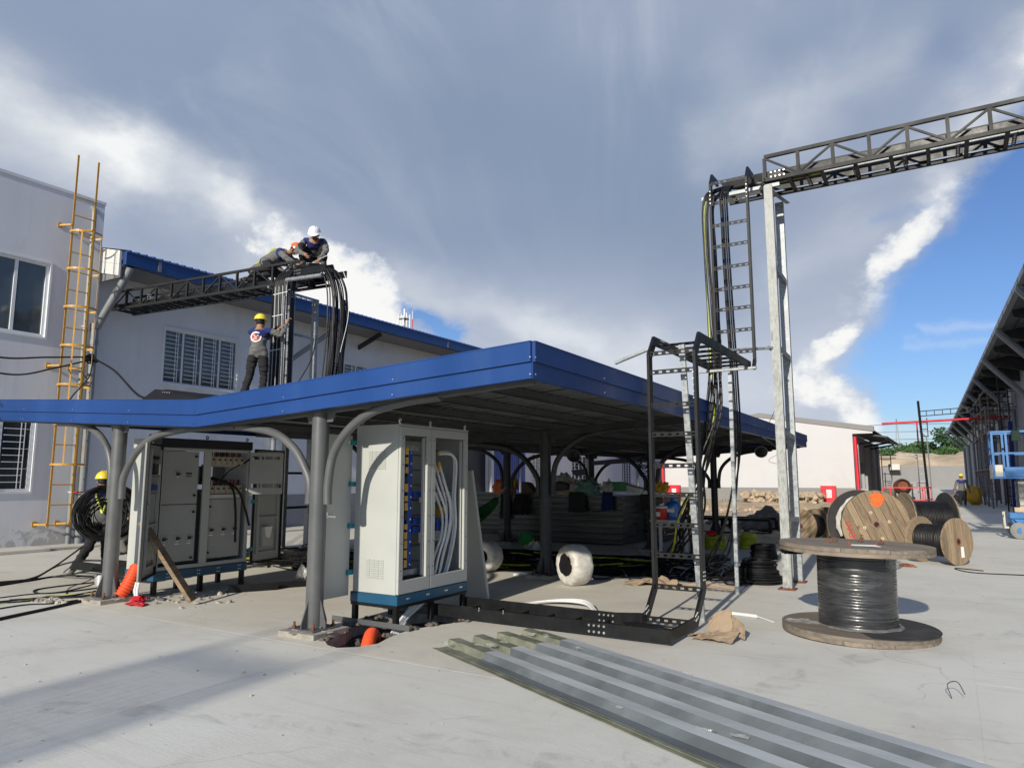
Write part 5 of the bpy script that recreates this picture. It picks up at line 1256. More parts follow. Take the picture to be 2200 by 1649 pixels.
s.v = [q + V(rn.uniform(-.006, .006), rn.uniform(-.006, .006), rn.uniform(-.003, .006)) for q in s.v]; s.build('film_skirt', M['film'], sp_root, smooth=True)
s = MB(); s.blob((sx - .50, sy - .18, .085), (.13, .06, .03), 5, .5, 3, 3); s.build('film_scrap', M['film'], sp_root, smooth=True)
s = MB(); s.blob((sx + .33, sy - .20, .70), (.09, .03, .05), 8, .4, 3, 3); s.build('film_scrap', M['film'], sp_root, smooth=True)
s = MB(); s.prism([(sx + .0, sy - .28, .864), (sx + .26, sy - .34, .866), (sx + .20, sy - .22, .872), (sx - .04, sy - .2, .866)], (0, 0, .002)); tag(s.build('paper_sheet', M['paper']), 'white sheet of paper lying on top of the foreground spool', 'paper')
s = MB(); s.blob((sx - .60, sy + .1, .755), (.12, .28, .03), 4, .3, 2, 3); s.build('torn_lining', M['tarpaper'], sp_root, smooth=True)

# reel with the orange mark
axA = V(math.sin(R(151)), math.cos(R(151)), 0); cA = V(-1.265, 15.25, .645)
ra, TA = reel('big wooden cable reel with orange spray mark and red stencilled letters on its face', cA, axA, .64, .42, .74, .06, -1.15, 'wood', RG, 'cable', 9, 'tarpaper', seed=11, turns=18)
def on_face(x, y, z=.006):   # x right, y up on the reel face seen from outside
    rt_ = V(0, 0, 1).cross(axA).normalized(); return cA + rt_ * x + V(0, 0, 1) * y + axA * z
rt_ = V(0, 0, 1).cross(axA).normalized()
s = MB(); rn = random.Random(9); pts = []
for i in range(44):
    a = 2 * math.pi * i / 44; r_ = (.112 + .010 * math.sin(a * 3 + 1)) * rn.uniform(.88, 1.12)
    pts.append(on_face(.04 + r_ * 1.15 * math.cos(a), .49 + r_ * .95 * math.sin(a) - (.05 if math.sin(a) < -.6 else 0), .0035))
s.add(pts + [on_face(.04, .49, .0035)], [(i, (i + 1) % 44, 44) for i in range(44)])
for _ in range(60): a = rn.uniform(0, 6.28); r_ = rn.uniform(.1, .18); p = on_face(.04 + r_ * math.cos(a), .46 + r_ * .6 * math.sin(a), .0035); q = rn.uniform(.004, .011); s.add([p + rt_ * q * math.cos(k) + V(0, 0, q * math.sin(k)) for k in (0, 1.25, 2.5, 3.77, 5.0)], [(0, 1, 2, 3, 4)])
s.build('spray_mark', M['orange_paint'], ra, recalc=False)
def face_text(txt, size, x, y, ang, m_, xs=1.0):
    mw = Matrix.Translation(on_face(x, y, .004)) @ Matrix((( rt_.x, 0, axA.x, 0), (rt_.y, 0, axA.y, 0), (0, 1, 0, 0), (0, 0, 0, 1))) @ Matrix.Rotation(ang, 4, 'Z')
    text_part(txt, size, m_, ra, mw, xs=xs)
face_text('CADIVI', .15, -.455, -.20, R(105), M['red_print'], 1.15)
face_text('CXV', .085, -.27, -.26, R(105), M['black_print']); face_text('70', .07, -.33, -.06, R(105), M['black_print'])
face_text('CXV', .05, .36, .12, R(-75), M['black_print']); face_text('1 x 70', .05, .33, -.30, R(-75), M['black_print'])
for x, y in ((-.09, .22), (.24, .05), (-.22, -.06), (.10, -.26)):
    s = MB(); s.lathe([(.012, .006), (.028, .006), (.030, .0), (.012, .0)], on_face(x, y, .002), 16, axis=axA); s.build('washer', M['washer'], ra); s = MB(); s.cyl(on_face(x, y, .003), on_face(x, y, .012), .010, 8); s.build('bolt_end', M['rust'], ra)
s = MB(); q = .12; s.prism([on_face(-q, .0, .003), on_face(0, -q * .9, .003), on_face(q, 0, .003), on_face(0, q * .9, .003)], axA * .006); s.build('hub_plate', M['wood_grey'], ra)
s = MB(); s.cyl(on_face(0, 0, .008), on_face(0, 0, .013), .042, 20); s.build('hub_hole', M['gasket'], ra)
s = MB(); s.ring(on_face(0, 0, .011), .05, .009, axA, 24, 6); s.build('hub_ring', M['rust'], ra)
# loose film round its cable
pts = [cA - axA * .52 + rt_ * (.50 * math.cos(a)) + V(0, 0, .50 * math.sin(a)) for a in [R(60) + R(150) * i / 14 for i in range(15)]]
rn = random.Random(3); s = MB(); s.tube([p + V(rn.uniform(-.01, .01), 0, rn.uniform(-.01, .01)) for p in pts], [.03 + rn.uniform(0, .03) for _ in pts], 7); s.build('film_wrap', M['film_w'], ra, smooth=True)

axB = V(.91, .42, 0).normalized()
rb, _ = reel('cable reel behind the orange marked one, its axle pointing across the yard', V(-.12, 18.86, .60), axB, .60, .40, .92, .05, .5, 'wood', RG, 'cable', 9, 'tarpaper', seed=5)
axC = V(.83, -.56, 0).normalized()
rc, _ = reel('small cable reel at the right end of the row with striped pale planks', V(.03, 14.9, .41), axC, .41, .27, .72, .045, 1.62, 'wood', RG, 'cable', 8, seed=8)
s = MB(); p = V(.03, 14.9, .41) + axC * .004; q = V(0, 0, 1).cross(axC).normalized(); s.add([p + q * .05 + V(0, 0, -.28), p + q * .14 + V(0, 0, -.27), p + q * .13 + V(0, 0, -.09), p + q * .05 + V(0, 0, -.09)], [(0, 1, 2, 3)]); s.build('paper_label', M['paper'], rc, recalc=False)
axD = V(-.42, -.90, 0).normalized()
rd_, _ = reel('small low cable reel left of the big ones behind the galvanized posts', V(-3.08, 18.0, .40), axD, .40, .26, .62, .045, .75, 'wood', RG, 'cable', 8, seed=14)
reel('weathered reel flange peeping out behind the low left reel', V(-2.75, 19.6, .40), V(-.35, -.93, 0), .40, .24, .55, .045, 1.0, 'wood', RG, 'cable', 8, seed=17)

# ================================================================== COILS
def coil(label, c, R0, R1, h, r_, m_='cable', seed=0, n=None, cat='cable coil', grp='cable coils on the floor', name='cable_coil', ring_n=30):
    s = MB(); rn = random.Random(seed); n = n or int(h / (r_ * 1.25)); c = Vector(c)
    for i in range(n):
        t_ = i / max(1, n - 1)
        for k in range(2):
            rr = R0 + (R1 - R0) * t_ - k * r_ * 2.2 + rn.uniform(-.012, .012); ax = (rn.uniform(-.06, .06), rn.uniform(-.06, .06), 1)
            s.ring(c + V(rn.uniform(-.012, .012), rn.uniform(-.012, .012), r_ + t_ * h + rn.uniform(-.004, .004)), rr, r_, ax, ring_n, 5)
    o = s.build(name, M[m_], smooth=True); tag(o, label, cat, grp); return o
coil('wide conical heap of coiled black cable beside the galvanized posts', (-2.50, 11.0, 0), .33, .22, .30, .014, seed=1)
coil('short upright black coil behind the conical heap', (-3.13, 14.25, 0), .235, .22, .24, .012, seed=2)
coil('yellow green coil of earth wire on the right, nearer the posts', (-3.85, 16.1, 0), .19, .16, .30, .010, 'cable_y', seed=3)
coil('yellow green coil of earth wire on the left behind the hanging cables', (-4.42, 15.6, 0), .23, .21, .26, .010, 'cable_y', seed=4)
s = MB(); s.blob((-4.5, 15.6, .33), (.12, .08, .06), 3, .3, 2, 2); tag(s.build('red_rag', M['red']), 'red and white rag lying on the left yellow green coil', 'rag')
# wrapped rolls
def wrapped_roll(label, c, ax, Ro, w, seed, full=True):
    t = thing('wrapped_roll', label, 'roll', (c[0], c[1], 0), group='white wrapped rolls'); ax = Vector(ax).normalized()
    s = MB(); prof = [(Ro * .42, w * .40), (Ro * .55, w * .52), (Ro * .8, w * .55), (Ro * .96, w * .45), (Ro, w * .25), (Ro, -w * .25), (Ro * .96, -w * .45), (Ro * .8, -w * .55), (Ro * .55, -w * .52), (Ro * .42, -w * .40)]
    s.lathe(prof, (0, 0, 0), 72); mm = Matrix.Translation(Vector(c)) @ ax.to_track_quat('Z', 'Y').to_matrix().to_4x4()
    for i, q in enumerate(s.v):
        k = 1 + .040 * mnoise.fractal(q * 11 + V(seed, 0, 0), .7, 2.2, 6) + (.05 * abs(mnoise.noise(V(math.atan2(q.y, q.x) * 7 + seed, q.z * 3, 0))) if q.xy.length < Ro * .7 else 0)
        s.v[i] = V(q.x * k, q.y * k, q.z * (1 + .12 * mnoise.noise(q * 14)))
    s.v = [mm @ q for q in s.v]; b = s.build('wrapping', M['film_w'], t, smooth=True, angle=60)
    s = MB(); s.lathe([(Ro * .44, w * .42), (Ro * .40, w * .3), (Ro * .40, -w * .3), (Ro * .44, -w * .42)], (0, 0, 0), 30)
    s.v = [mm @ q for q in s.v]; s.build('cable_core', M['cable'], t, smooth=True)
    if full:
        rn = random.Random(seed); s = MB(); P = []
        for i in range(16): a = 2 * math.pi * i / 16; r_ = Ro * rn.uniform(.44, .62); P.append(mm @ V(r_ * math.cos(a), r_ * math.sin(a), w * .5 + .012))
        s.prism(P, ax * .004); s.build('torn_opening', M['cable'], t)
    return t
wrapped_roll('white plastic wrapped cable roll standing in the sun, torn open at its core', (-4.67, 9.33, .285), (-.50, -.87, 0), .285, .30, 2)
wrapped_roll('white wrapped roll half hidden behind the loose cover panel', (-6.55, 9.9, .25), (-.1, -1, 0), .25, .28, 5, False)

# ================================================================== ROOFING SHEETS IN THE FOREGROUND
d_ = V(.9035, -.4285, 0).normalized(); p_ = V(.4285, .9035, 0).normalized(); O_ = V(-4.04, 5.30, 0)
def roofing(label, u0, u1, w0, w1, z, m_, crest, seed, ext, grp='long ribbed roofing sheets on the ground'):
    s = MB(); per = .262; rn = random.Random(seed); prof = []; w = w0
    while w < w1 - 1e-6:
        for f, h, cr in ((0, 0, 0), (.34, 0, 0), (.44, .055, 1), (.84, .055, 0), (.94, .0, 0)):
            ww = w + f * per
            if ww < w1: prof.append((ww, h, cr))
        w += per
    prof.append((w1, 0, 0)); prof.insert(0, (w0 - ext, 0, 0)); U = [u0, u0 + .06] + [u0 + (u1 - u0) * i / 40 for i in range(1, 41)]; n = len(prof)
    vs = []
    for i, u in enumerate(U):
        for w, h, cr in prof:
            jag = rn.uniform(0, .05) if i == 0 else 0
            vs.append(O_ + d_ * (u + jag) + p_ * w + V(0, 0, z + h + .012 * mnoise.noise(V(u * .9, w * 2, 1)) + .006))
    for i in range(len(U) - 1):
        for j in range(n - 1): s.add([], [(i * n + j, i * n + j + 1, (i + 1) * n + j + 1, (i + 1) * n + j)], 0)
    s.v = vs; s.m = [1 if prof[k % (n - 1)][2] == 1 else 0 for k in range(len(s.f))]
    o = s.build('roofing_sheet', [M[m_], M[crest]], smooth=False, recalc=False)
    so = o.modifiers.new('thickness', 'SOLIDIFY'); so.thickness = .003
    tag(o, label, 'roofing sheet', grp)
M['fibre_crest'] = mat('filmed crest of roofing sheet', (.42, .44, .445), .5, var=.14, nscale=1.3, stretch=(.4, 3, 1), dirt=(.33, .35, .355), damt=.4, dscale=1.0, bump=.2, bscale=8)
roofing('greenish translucent ribbed roofing sheet at the bottom of the foreground pile, sticking out furthest', 0.0, 7.2, .0, 1.155, .0, 'fibre_edge', 'fibre_edge', 1, .05)
roofing('ribbed translucent sheet second from the bottom of the foreground pile', .22, 7.3, .002, 1.15, .007, 'fibre_edge', 'fibre_edge', 2, .02)
roofing('grey film covered ribbed roofing sheet on top of the foreground pile', .62, 7.4, .003, 1.14, .014, 'fibre', 'fibre_crest', 3, .0005)
rn = random.Random(6)
for i in range(9): pass
s = MB()
for i in range(14):
    u = rn.uniform(.05, .55) if i < 8 else rn.uniform(.6, 4.5); w = rn.uniform(.0, 1.1); c_ = O_ + d_ * u + p_ * w + V(0, 0, .07); s.blob(c_, (rn.uniform(.02, .06), .015, .012), i, .5, 4, 2)
tag(s.build('film_shreds', M['film'], smooth=True), 'torn shreds of clear film stuck on the foreground roofing sheets', 'plastic film', kind='stuff')

# ================================================================== CRUMPLED AND LOOSE BITS
def crumple(name, label, cat, c, sx_, sy_, h, m_, seed, n=12, grp=None):
    s = MB(); c = Vector(c); vs = []
    for i in range(n):
        for j in range(n):
            u = (i / (n - 1) - .5); v = (j / (n - 1) - .5)
            q = V(u * 2.4, v * 2.4, seed); z = h * (abs(mnoise.noise(q * 1.3)) * 1.6 + .35 * abs(mnoise.noise(q * 4)) + .04) * (1.15 - abs(u) - abs(v))
            vs.append(c + V(u * sx_ + .06 * sx_ * mnoise.noise(q * 3 + V(5, 0, 0)), v * sy_ + .06 * sy_ * mnoise.noise(q * 3 + V(0, 5, 0)), max(.003, z)))
    s.add(vs, [(i * n + j, (i + 1) * n + j, (i + 1) * n + j + 1, i * n + j + 1) for i in range(n - 1) for j in range(n - 1)])
    o = s.build(name, M[m_], recalc=False); so = o.modifiers.new('thickness', 'SOLIDIFY'); so.thickness = .004; tag(o, label, cat, grp); return o
t = thing('crumpled_cardboard', 'crumpled brown cardboard with one flap standing up beside the black tray corner', 'cardboard', (-1.95, 6.95, 0))
s = MB(); c = V(-1.98, 6.92, 0)
for P in ([(-.22, -.10, .01), (.0, -.16, .04), (.02, .05, .10), (-.16, .08, .03)], [(.0, -.16, .04), (.18, -.14, .015), (.20, .04, .09), (.02, .05, .10)], [(.02, .0, .08), (.14, .02, .06), (.12, .10, .28), (-.02, .09, .25)],
          [(-.10, .0, .05), (.02, .02, .09), (-.02, .09, .25), (-.09, .07, .16)], [(.14, .02, .06), (.24, .08, .02), (.22, .16, .14), (.12, .10, .22)], [(-.3, -.02, .01), (-.12, .0, .05), (-.1, .14, .02), (-.28, .12, .005)]):
    s.add([c + Vector(q) for q in P], [(0, 1, 2, 3)])
o = s.build('flap', M['card'], t, recalc=False)
bm = bmesh.new(); bm.from_mesh(o.data); bmesh.ops.subdivide_edges(bm, edges=bm.edges, cuts=5, use_grid_fill=True)
for q in bm.verts: q.co += V(.014 * mnoise.noise(q.co * 22), .014 * mnoise.noise(q.co * 22 + V(9, 0, 0)), .018 * mnoise.noise(q.co * 18 + V(0, 9, 0)))
bm.to_mesh(o.data); bm.free(); so = o.modifiers.new('thickness', 'SOLIDIFY'); so.thickness = .004
crumple('brown_paper', 'brown paper scrap lying behind the lower ladder rungs', 'paper', (-3.75, 9.95, 0), .75, .45, .16, 'card', 3, grp='brown paper scraps')
crumple('brown_paper', 'flat torn brown paper on the floor between the ladder and the black coil', 'paper', (-3.0, 10.25, 0), .7, .5, .04, 'sack_b', 5, grp='brown paper scraps')
crumple('plastic_bag', 'crumpled clear plastic bag on the floor left of the front right post', 'plastic bag', (-8.3, 7.75, 0), .42, .36, .40, 'film', 9, 16)
crumple('clear_film', 'crumpled clear film among the black cables behind the standing white roll', 'plastic film', (-6.3, 11.2, 0), .8, .5, .16, 'film', 12)
s = MB(); s.tube(path([(-2.25, 8.25, .02), (-2.0, 8.22, .02), (-1.9, 8.2, .02)], 4), .018, 8); s.tube(path([(-1.9, 8.2, .02), (-1.78, 8.12, .01), (-1.7, 8.05, .006)], 4), .006, 6); tag(s.build('cable_offcut', M['white_cable'], smooth=True), 'short white cable offcut left of the foreground spool', 'cable')
s = MB()
for i in range(3): s.tube(path([(-4.5 + i * .03, 7.45, .02), (-4.2, 7.75 + i * .03, .05), (-3.8, 7.8 + i * .03, .05 + i * .008), (-3.5, 7.5 + i * .02, .02)], 8), .014, 6)
tag(s.build('white_cable_loop', M['white_cable'], smooth=True), 'loop of white cable on the floor right behind the black floor tray', 'cable')
s = MB(); s.tube(path([(-5.95, 9.75, .015), (-5.8, 9.85, .02), (-5.7, 9.8, .02), (-5.68, 9.95, .015)], 5), .018, 8); tag(s.build('cable_offcut', M['white_cable'], smooth=True), 'bent white cable offcut left of the standing white roll', 'cable')
s = MB(); s.tube(path([(.35, 14.2, .01), (-.05, 14.35, .012), (.2, 13.85, .01), (.9, 13.9, .01)], 8), .008, 5); tag(s.build('wire_offcut', M['cable'], smooth=True), 'thin dark wire curled in front of the right end reel', 'wire')
s = MB(); s.blob((-.75, 14.25, .03), (.10, .06, .03), 5, .5, 3, 2); s.box((-.85, 14.2, .002), (-.6, 14.23, .02)); tag(s.build('metal_scrap', M['rust']), 'small rusty scrap on the slab between the spool and the right end reel', 'scrap')
s = MB(); s.tube(path([(-.10, 5.95, .006), (-.12, 5.97, .09), (-.06, 5.99, .11), (-.02, 5.96, .04)], 6), .003, 5); tag(s.build('wire_loop', M['cable'], smooth=True), 'tiny loop of dark wire standing up near the right end of the roofing sheets', 'wire')
rn = random.Random(41)
s = MB()
for i in range(150):
    x, y = rn.uniform(-8, 1.2), rn.uniform(2.2, 12); r_ = rn.uniform(.004, .012); s.blob((x, y, r_ * .4), (r_, r_, r_ * .6), i, .3, 2, 1)
tag(s.build('grit', M['rock']), 'loose grit scattered over the slab', 'grit', kind='stuff')

# ================================================================== CABLES ON THE FLOOR
def tangle(name, label, n, x0, x1, y0, y1, seed, rr=(.010, .018), wob=.35, cols=('cable',), zmax=.10):
    s = MB(); rn = random.Random(seed)
    for i in range(n):
        y = rn.uniform(y0, y1); pts = []; k = 6; z = rn.uniform(.015, zmax)
        a, b = sorted((rn.uniform(x0, x1), rn.uniform(x0, x1)))
        if b - a < (x1 - x0) * .35: b = min(x1, a + (x1 - x0) * .45)
        for j in range(k + 1): pts.append((a + (b - a) * j / k, y + rn.gauss(0, wob * .5), max(.012, z + rn.uniform(-.02, .02))))
        if rn.random() < .4: pts.append((b + .25, y + rn.uniform(-.3, .3), .02)); pts.append((b - .1, y + rn.uniform(-.4, .4), .02)); pts.append((b - .8, y + rn.uniform(-.4, .4), .02))
        s.tube(path(pts, 6), rn.uniform(*rr), 5, mi=rn.choices(range(len(cols)), [8] + [1] * (len(cols) - 1))[0])
    o = s.build(name, [M[c] for c in cols], smooth=True); tag(o, label, 'cables', kind='stuff')
tangle('floor_cables', 'dark carpet of black cables across the floor behind the standing white roll', 110, -9.6, -4.2, 10.3, 12.5, 5, cols=('cable', 'cable_y'))
tangle('floor_cables', 'black cables strewn on the floor right of the ladder foot', 26, -4.2, -2.5, 10.5, 12.2, 6, (.009, .015), .4)
tangle('floor_cables', 'pile of black cables behind the far cabinet doors', 55, -12.8, -8.3, 8.6, 10.6, 7, cols=('cable', 'cable_y'))
# single cables in the left foreground
G_ = [('thick dark blue black cable nearest the viewer running from the left edge to the front left post', [(-9.3, 3.3, .02), (-9.15, 3.95, .02), (-9.2, 4.45, .02), (-9.28, 4.9, .025), (-9.3, 5.3, .03)], .02, 'cable')]
rn = random.Random(77)
t_l = ['upper black cable of the left fan rising to the coil', 'second black cable of the left fan rising to the coil', 'black cable curving over the left tray piece', 'black cable sagging under the left tray piece', 'black cable looping back before the left tray piece', 'black cable with a hairpin bend left of the front left post',
       'thin black cable below the hairpin bend', 'thin black cable crossing the hairpin bend', 'yellow green earth wire in the left fan', 'black cable just above the yellow green wire', 'black cable next below the yellow green wire', 'pair edge black cable below the yellow green wire', 'thin black cable second nearest the viewer at left']
def gp_(u, v, z=0):
    x = (u - 1100) / 1526; y = (824 - v) / 1526; P = R(7.6); A_ = R(31.5)
    fr = math.cos(P) - y * math.sin(P); dz = math.sin(P) + y * math.cos(P); X = x * math.cos(A_) - fr * math.sin(A_); Y = x * math.sin(A_) + fr * math.cos(A_); k = (z - 1.5) / dz
    return V(X * k, Y * k, z)
def on_y(u, v, yy):
    x = (u - 1100) / 1526; y = (824 - v) / 1526; P = R(7.6); A_ = R(31.5)
    fr = math.cos(P) - y * math.sin(P); dz = math.sin(P) + y * math.cos(P); X = x * math.cos(A_) - fr * math.sin(A_); Y = x * math.sin(A_) + fr * math.cos(A_); k = yy / Y
    return V(X * k, yy, 1.5 + dz * k)
LF = [([(-60, 1264, 0), (60, 1245, 0), (110, 1222, .1), (170, 1180, .35), (208, 1150, .5)], .013), ([(-60, 1268, 0), (60, 1248, 0), (120, 1218, .12), (170, 1206, .28), (225, 1205, .3)], .014), ([(-60, 1260, 0), (50, 1250, 0), (110, 1240, 0), (150, 1236, .05), (200, 1222, .22)], .014),
      ([(-60, 1256, 0), (70, 1245, 0), (140, 1237, 0), (200, 1240, 0)], .013), ([(160, 1212, .2), (137, 1230, 0), (150, 1234, 0), (200, 1226, .1)], .009), ([(215, 1250, 0), (140, 1258, 0), (88, 1265, 0), (72, 1270, 0), (85, 1275, 0), (140, 1272, 0), (220, 1262, 0)], .010),
      ([(-40, 1289, 0), (60, 1277, 0), (140, 1270, 0), (218, 1250, 0)], .008), ([(142, 1275, 0), (150, 1262, 0), (190, 1247, .1), (215, 1232, .2)], .006), ([(-40, 1302, 0), (60, 1289, 0), (110, 1279, 0), (170, 1276, 0), (216, 1272, 0)], .006), ([(-40, 1297, 0), (80, 1285, 0), (150, 1280, 0), (216, 1268, 0)], .010),
      ([(-40, 1299, 0), (80, 1290, 0), (150, 1283, 0), (216, 1276, 0)], .010), ([(20, 1290, 0), (90, 1286, 0), (150, 1284, 0), (214, 1280, 0)], .012), ([(-60, 1318, 0), (50, 1300, 0), (120, 1296, 0), (210, 1282, 0)], .009)]
for (pts, r_), lab in zip(LF, t_l):
    s = MB(); s.tube(path([gp_(u, v, z) + V(0, 0, r_) for u, v, z in pts], 8), r_, 6); tag(s.build('loose_cable', M['cable_y'] if 'yellow green earth' in lab else M['cable'], smooth=True), lab, 'cable', 'cables fanning out over the left slab')
s = MB(); s.tube(path([gp_(u, v, 0) + V(0, 0, .018) for u, v in ((-60, 1345), (30, 1325), (100, 1310), (160, 1296), (215, 1284))], 8), .017, 8); tag(s.build('loose_cable', M['cable'], smooth=True), 'thickest black cable lowest at left, ending at the front left post', 'cable', 'cables fanning out over the left slab')

# ================================================================== UNDER THE CANOPY
t = thing('sheet_stack', 'long waist high stack of corrugated metal sheets under the back of the canopy', 'stack', (-8.3, 15.3, 0), group='corrugated sheet stacks')
def ribbed(x0, x1, yf, z0, z1, n=5):
    s = MB(); P = [(0, 0)]; h = (z1 - z0)
    prof = [(0, 0), (.3, 0), (.42, .03), (.58, .03), (.7, 0), (1, 0)]
    for (a, da), (b, db) in zip(prof, prof[1:]):
        s.add([V(x0, yf - da, z0 + h * a), V(x1, yf - da, z0 + h * a), V(x1, yf - db, z0 + h * b), V(x0, yf - db, z0 + h * b)], [(0, 1, 2, 3)])
    s.add([V(x0, yf, z1), V(x1, yf, z1), V(x1, yf + 1.3, z1), V(x0, yf + 1.3, z1)], [(0, 1, 2, 3)]); s.add([V(x1, yf, z0), V(x1, yf + 1.3, z0), V(x1, yf + 1.3, z1), V(x1, yf, z1)], [(0, 1, 2, 3)]); s.add([V(x0, yf, z0), V(x0, yf + 1.3, z0), V(x0, yf + 1.3, z1), V(x0, yf, z1)], [(0, 1, 2, 3)])
    return s
rn = random.Random(15)
for i in range(8): j = rn.uniform(-.03, .03); ribbed(-9.75 + j, -6.42 + j, 15.25 + rn.uniform(0, .02), .04 + i * .135, .04 + (i + 1) * .135 - .006).build('corrugated_sheet', M['corr'], t, recalc=False)
t = thing('sheet_stack', 'longer paler stack of corrugated metal sheets just behind the first one', 'stack', (-8.0, 16.7, 0), group='corrugated sheet stacks')
for i in range(8): j = rn.uniform(-.04, .04); ribbed(-12.4 + j, -5.95 + j, 16.65 + rn.uniform(0, .02), .04 + i * .135, .04 + (i + 1) * .135 - .006).build('corrugated_sheet', M['corr'], t, recalc=False)
SY = 15.55
def lump(name, label, cat, u0, v0, u1, v1, m_, yy=SY, dep=.2, seed=0, amp=.16, sub=3, grp=None, flat=1.125):
    a = on_y(u0, v1, yy); b = on_y(u1, v0, yy); c_ = (a + b) / 2; s = MB(); s.blob(c_, (abs(b.x - a.x) / 2 * .95, dep, abs(b.z - a.z) / 2 * .95), seed, amp * 1.7, 3.4, 4, flat=flat); o = s.build(name, M[m_], smooth=True, angle=180); tag(o, label, cat, grp); return o
lump('orange_bag', 'bright orange plastic bag heaped on the left of the sheet stack', 'bag', 1062, 1028, 1102, 1064, 'orange_f', seed=1, grp='sacks and bags on the sheet stack')
lump('white_sack', 'pale sack squeezed between the orange bag and the post', 'sack', 1078, 1022, 1110, 1062, 'sack_w', yy=15.75, seed=2, grp='sacks and bags on the sheet stack')
lump('yellow_bag', 'olive yellow bag hanging on the post right of the orange bag', 'bag', 1096, 1024, 1112, 1046, 'insul', yy=15.5, dep=.08, seed=3, flat=None)
s = MB(); a = on_y(1120, 1062, SY); b = on_y(1150, 1062, SY); s.prism([a, b, on_y(1130, 1036, SY), on_y(1121, 1034, SY)], (0, .3, 0)); tag(s.build('cardboard_wedge', M['ply']), 'dark brown folded cardboard standing between the two rear posts', 'cardboard')
lump('tan_sheet', 'flat tan sacking spread on top of the stack', 'sack', 1150, 1049, 1262, 1068, 'sack_b', dep=.32, seed=4, amp=.06, grp='sacks and bags on the sheet stack')
lump('grey_pillow', 'dark grey cushion like bundle lying on the tan sacking', 'bundle', 1184, 1033, 1223, 1055, 'sack_grey', yy=15.4, seed=5, amp=.05, grp='sacks and bags on the sheet stack')
lump('white_sack', 'white woven sack behind the dark grey bundle', 'sack', 1190, 1018, 1236, 1058, 'sack_w', yy=15.8, seed=6, grp='sacks and bags on the sheet stack')
lump('small_white_bag', 'small crumpled white bag beside the teal plastic', 'bag', 1225, 1036, 1250, 1060, 'film_w', yy=15.4, dep=.12, seed=7, grp='sacks and bags on the sheet stack')
lump('teal_sheet', 'heaped teal plastic sheeting slipping over the stack edge', 'plastic sheet', 1238, 1027, 1288, 1072, 'sack_teal', yy=15.45, seed=8, amp=.22, grp='sacks and bags on the sheet stack', flat=1.0)
lump('pink_rags', 'pinkish grey rags beside the green crate', 'rags', 1295, 1034, 1318, 1062, 'sack_w', dep=.15, seed=9, amp=.3, grp='sacks and bags on the sheet stack')
cr = thing('green_crate', 'bright green plastic crate on top of the sheet stack', 'crate', on_y(1318, 1054, SY))
a = on_y(1302, 1054, SY); b = on_y(1334, 1034, SY); s = MB(); s.box((a.x, SY, a.z), (b.x, SY + .3, b.z - .03)); s.build('crate_body', M['green_p'], cr, bevel=.01); s = MB(); s.box((a.x - .02, SY - .02, b.z - .03), (b.x + .02, SY + .32, b.z)); s.build('crate_rim', M['green_p'], cr, bevel=.006)
for i in range(3):
    s = MB(); s.prism([on_y(1328, 1036 + i * 6, 15.9), on_y(1378, 1050 + i * 4, 15.9), on_y(1378, 1054 + i * 4, 15.9), on_y(1328, 1041 + i * 6, 15.9)], (0, .5, 0)); tag(s.build('foam_board', M['foam']), ('topmost', 'middle', 'lowest')[i] + ' white foam board sloping off the right of the stack', 'foam board', 'white foam boards')
# things hanging on the stack and posts
def hang(name, label, u0, v0, u1, v1, m_, yy, seed, cat='cloth'):
    a = on_y(u0, v1, yy); b = on_y(u1, v0, yy); n = 12; vs = []; s = MB()
    for i in range(n):
        for j in range(n):
            u = i / (n - 1); v = j / (n - 1); w_ = .75 + .25 * v; x = a.x + (b.x - a.x) * (.5 + (u - .5) * w_ * (1 + .2 * mnoise.noise(V(u * 2, v * 3, seed)))); vs.append(V(x, yy - .04 - .05 * abs(mnoise.noise(V(u * 5, v * 1.5, seed))), b.z + (a.z - b.z) * v * (1 + .12 * mnoise.noise(V(u * 4, 1, seed)))))
    s.add(vs, [(i * n + j, (i + 1) * n + j, (i + 1) * n + j + 1, i * n + j + 1) for i in range(n - 1) for j in range(n - 1)]); o = s.build(name, M[m_], smooth=True, angle=180, recalc=False); so = o.modifiers.new('thickness', 'SOLIDIFY'); so.thickness = .012; tag(o, label, cat, 'clothes hanging on the stack'); return o
hang('hanging_cloth', 'dark spotted cloth hanging below the orange bag', 1076, 1060, 1098, 1112, 'cloth_dark', 15.2, 1)
hang('hanging_jacket', 'black jacket hanging on the rear post', 1104, 1060, 1136, 1104, 'trousers', 15.15, 2)
hang('hanging_cloth', 'dark green strap cloth hanging in the middle of the stack', 1222, 1056, 1262, 1098, 'cloth_dark', 15.2, 3)
hang('hanging_trousers', 'dark navy trousers hanging left of the green crate', 1294, 1056, 1320, 1094, 'navy', 15.2, 4)
t = thing('hanging_bag', 'dark grey bag hanging on cords below the middle round lamp', 'bag', on_y(1240, 1010, 14.4)); s = MB(); P = [on_y(1226, 1010, 14.4), on_y(1252, 1006, 14.4), on_y(1250, 1017, 14.4), on_y(1243, 1022, 14.4), on_y(1234, 1020, 14.4)]; s.prism(P, (0, .14, 0)); s.build('bag_body', M['sack_grey'], t, bevel=.012)
s = MB()
for q in ((1230, 1010), (1251, 1006), (1241, 1009)): s.tube([on_y(*q, 14.45), on_y(1242, 993, 14.45)], .006, 5)
s.build('cord', M['gasket'], t)
t = thing('speaker_box', 'black box hanging from the third right post by cords', 'box', on_y(1384, 1076, 14.2)); a = on_y(1373, 1092, 14.2); b = on_y(1396, 1061, 14.2); s = MB(); s.box((a.x, 14.2, a.z), (b.x, 14.4, b.z)); s.build('box_body', M['gasket'], t, bevel=.03)
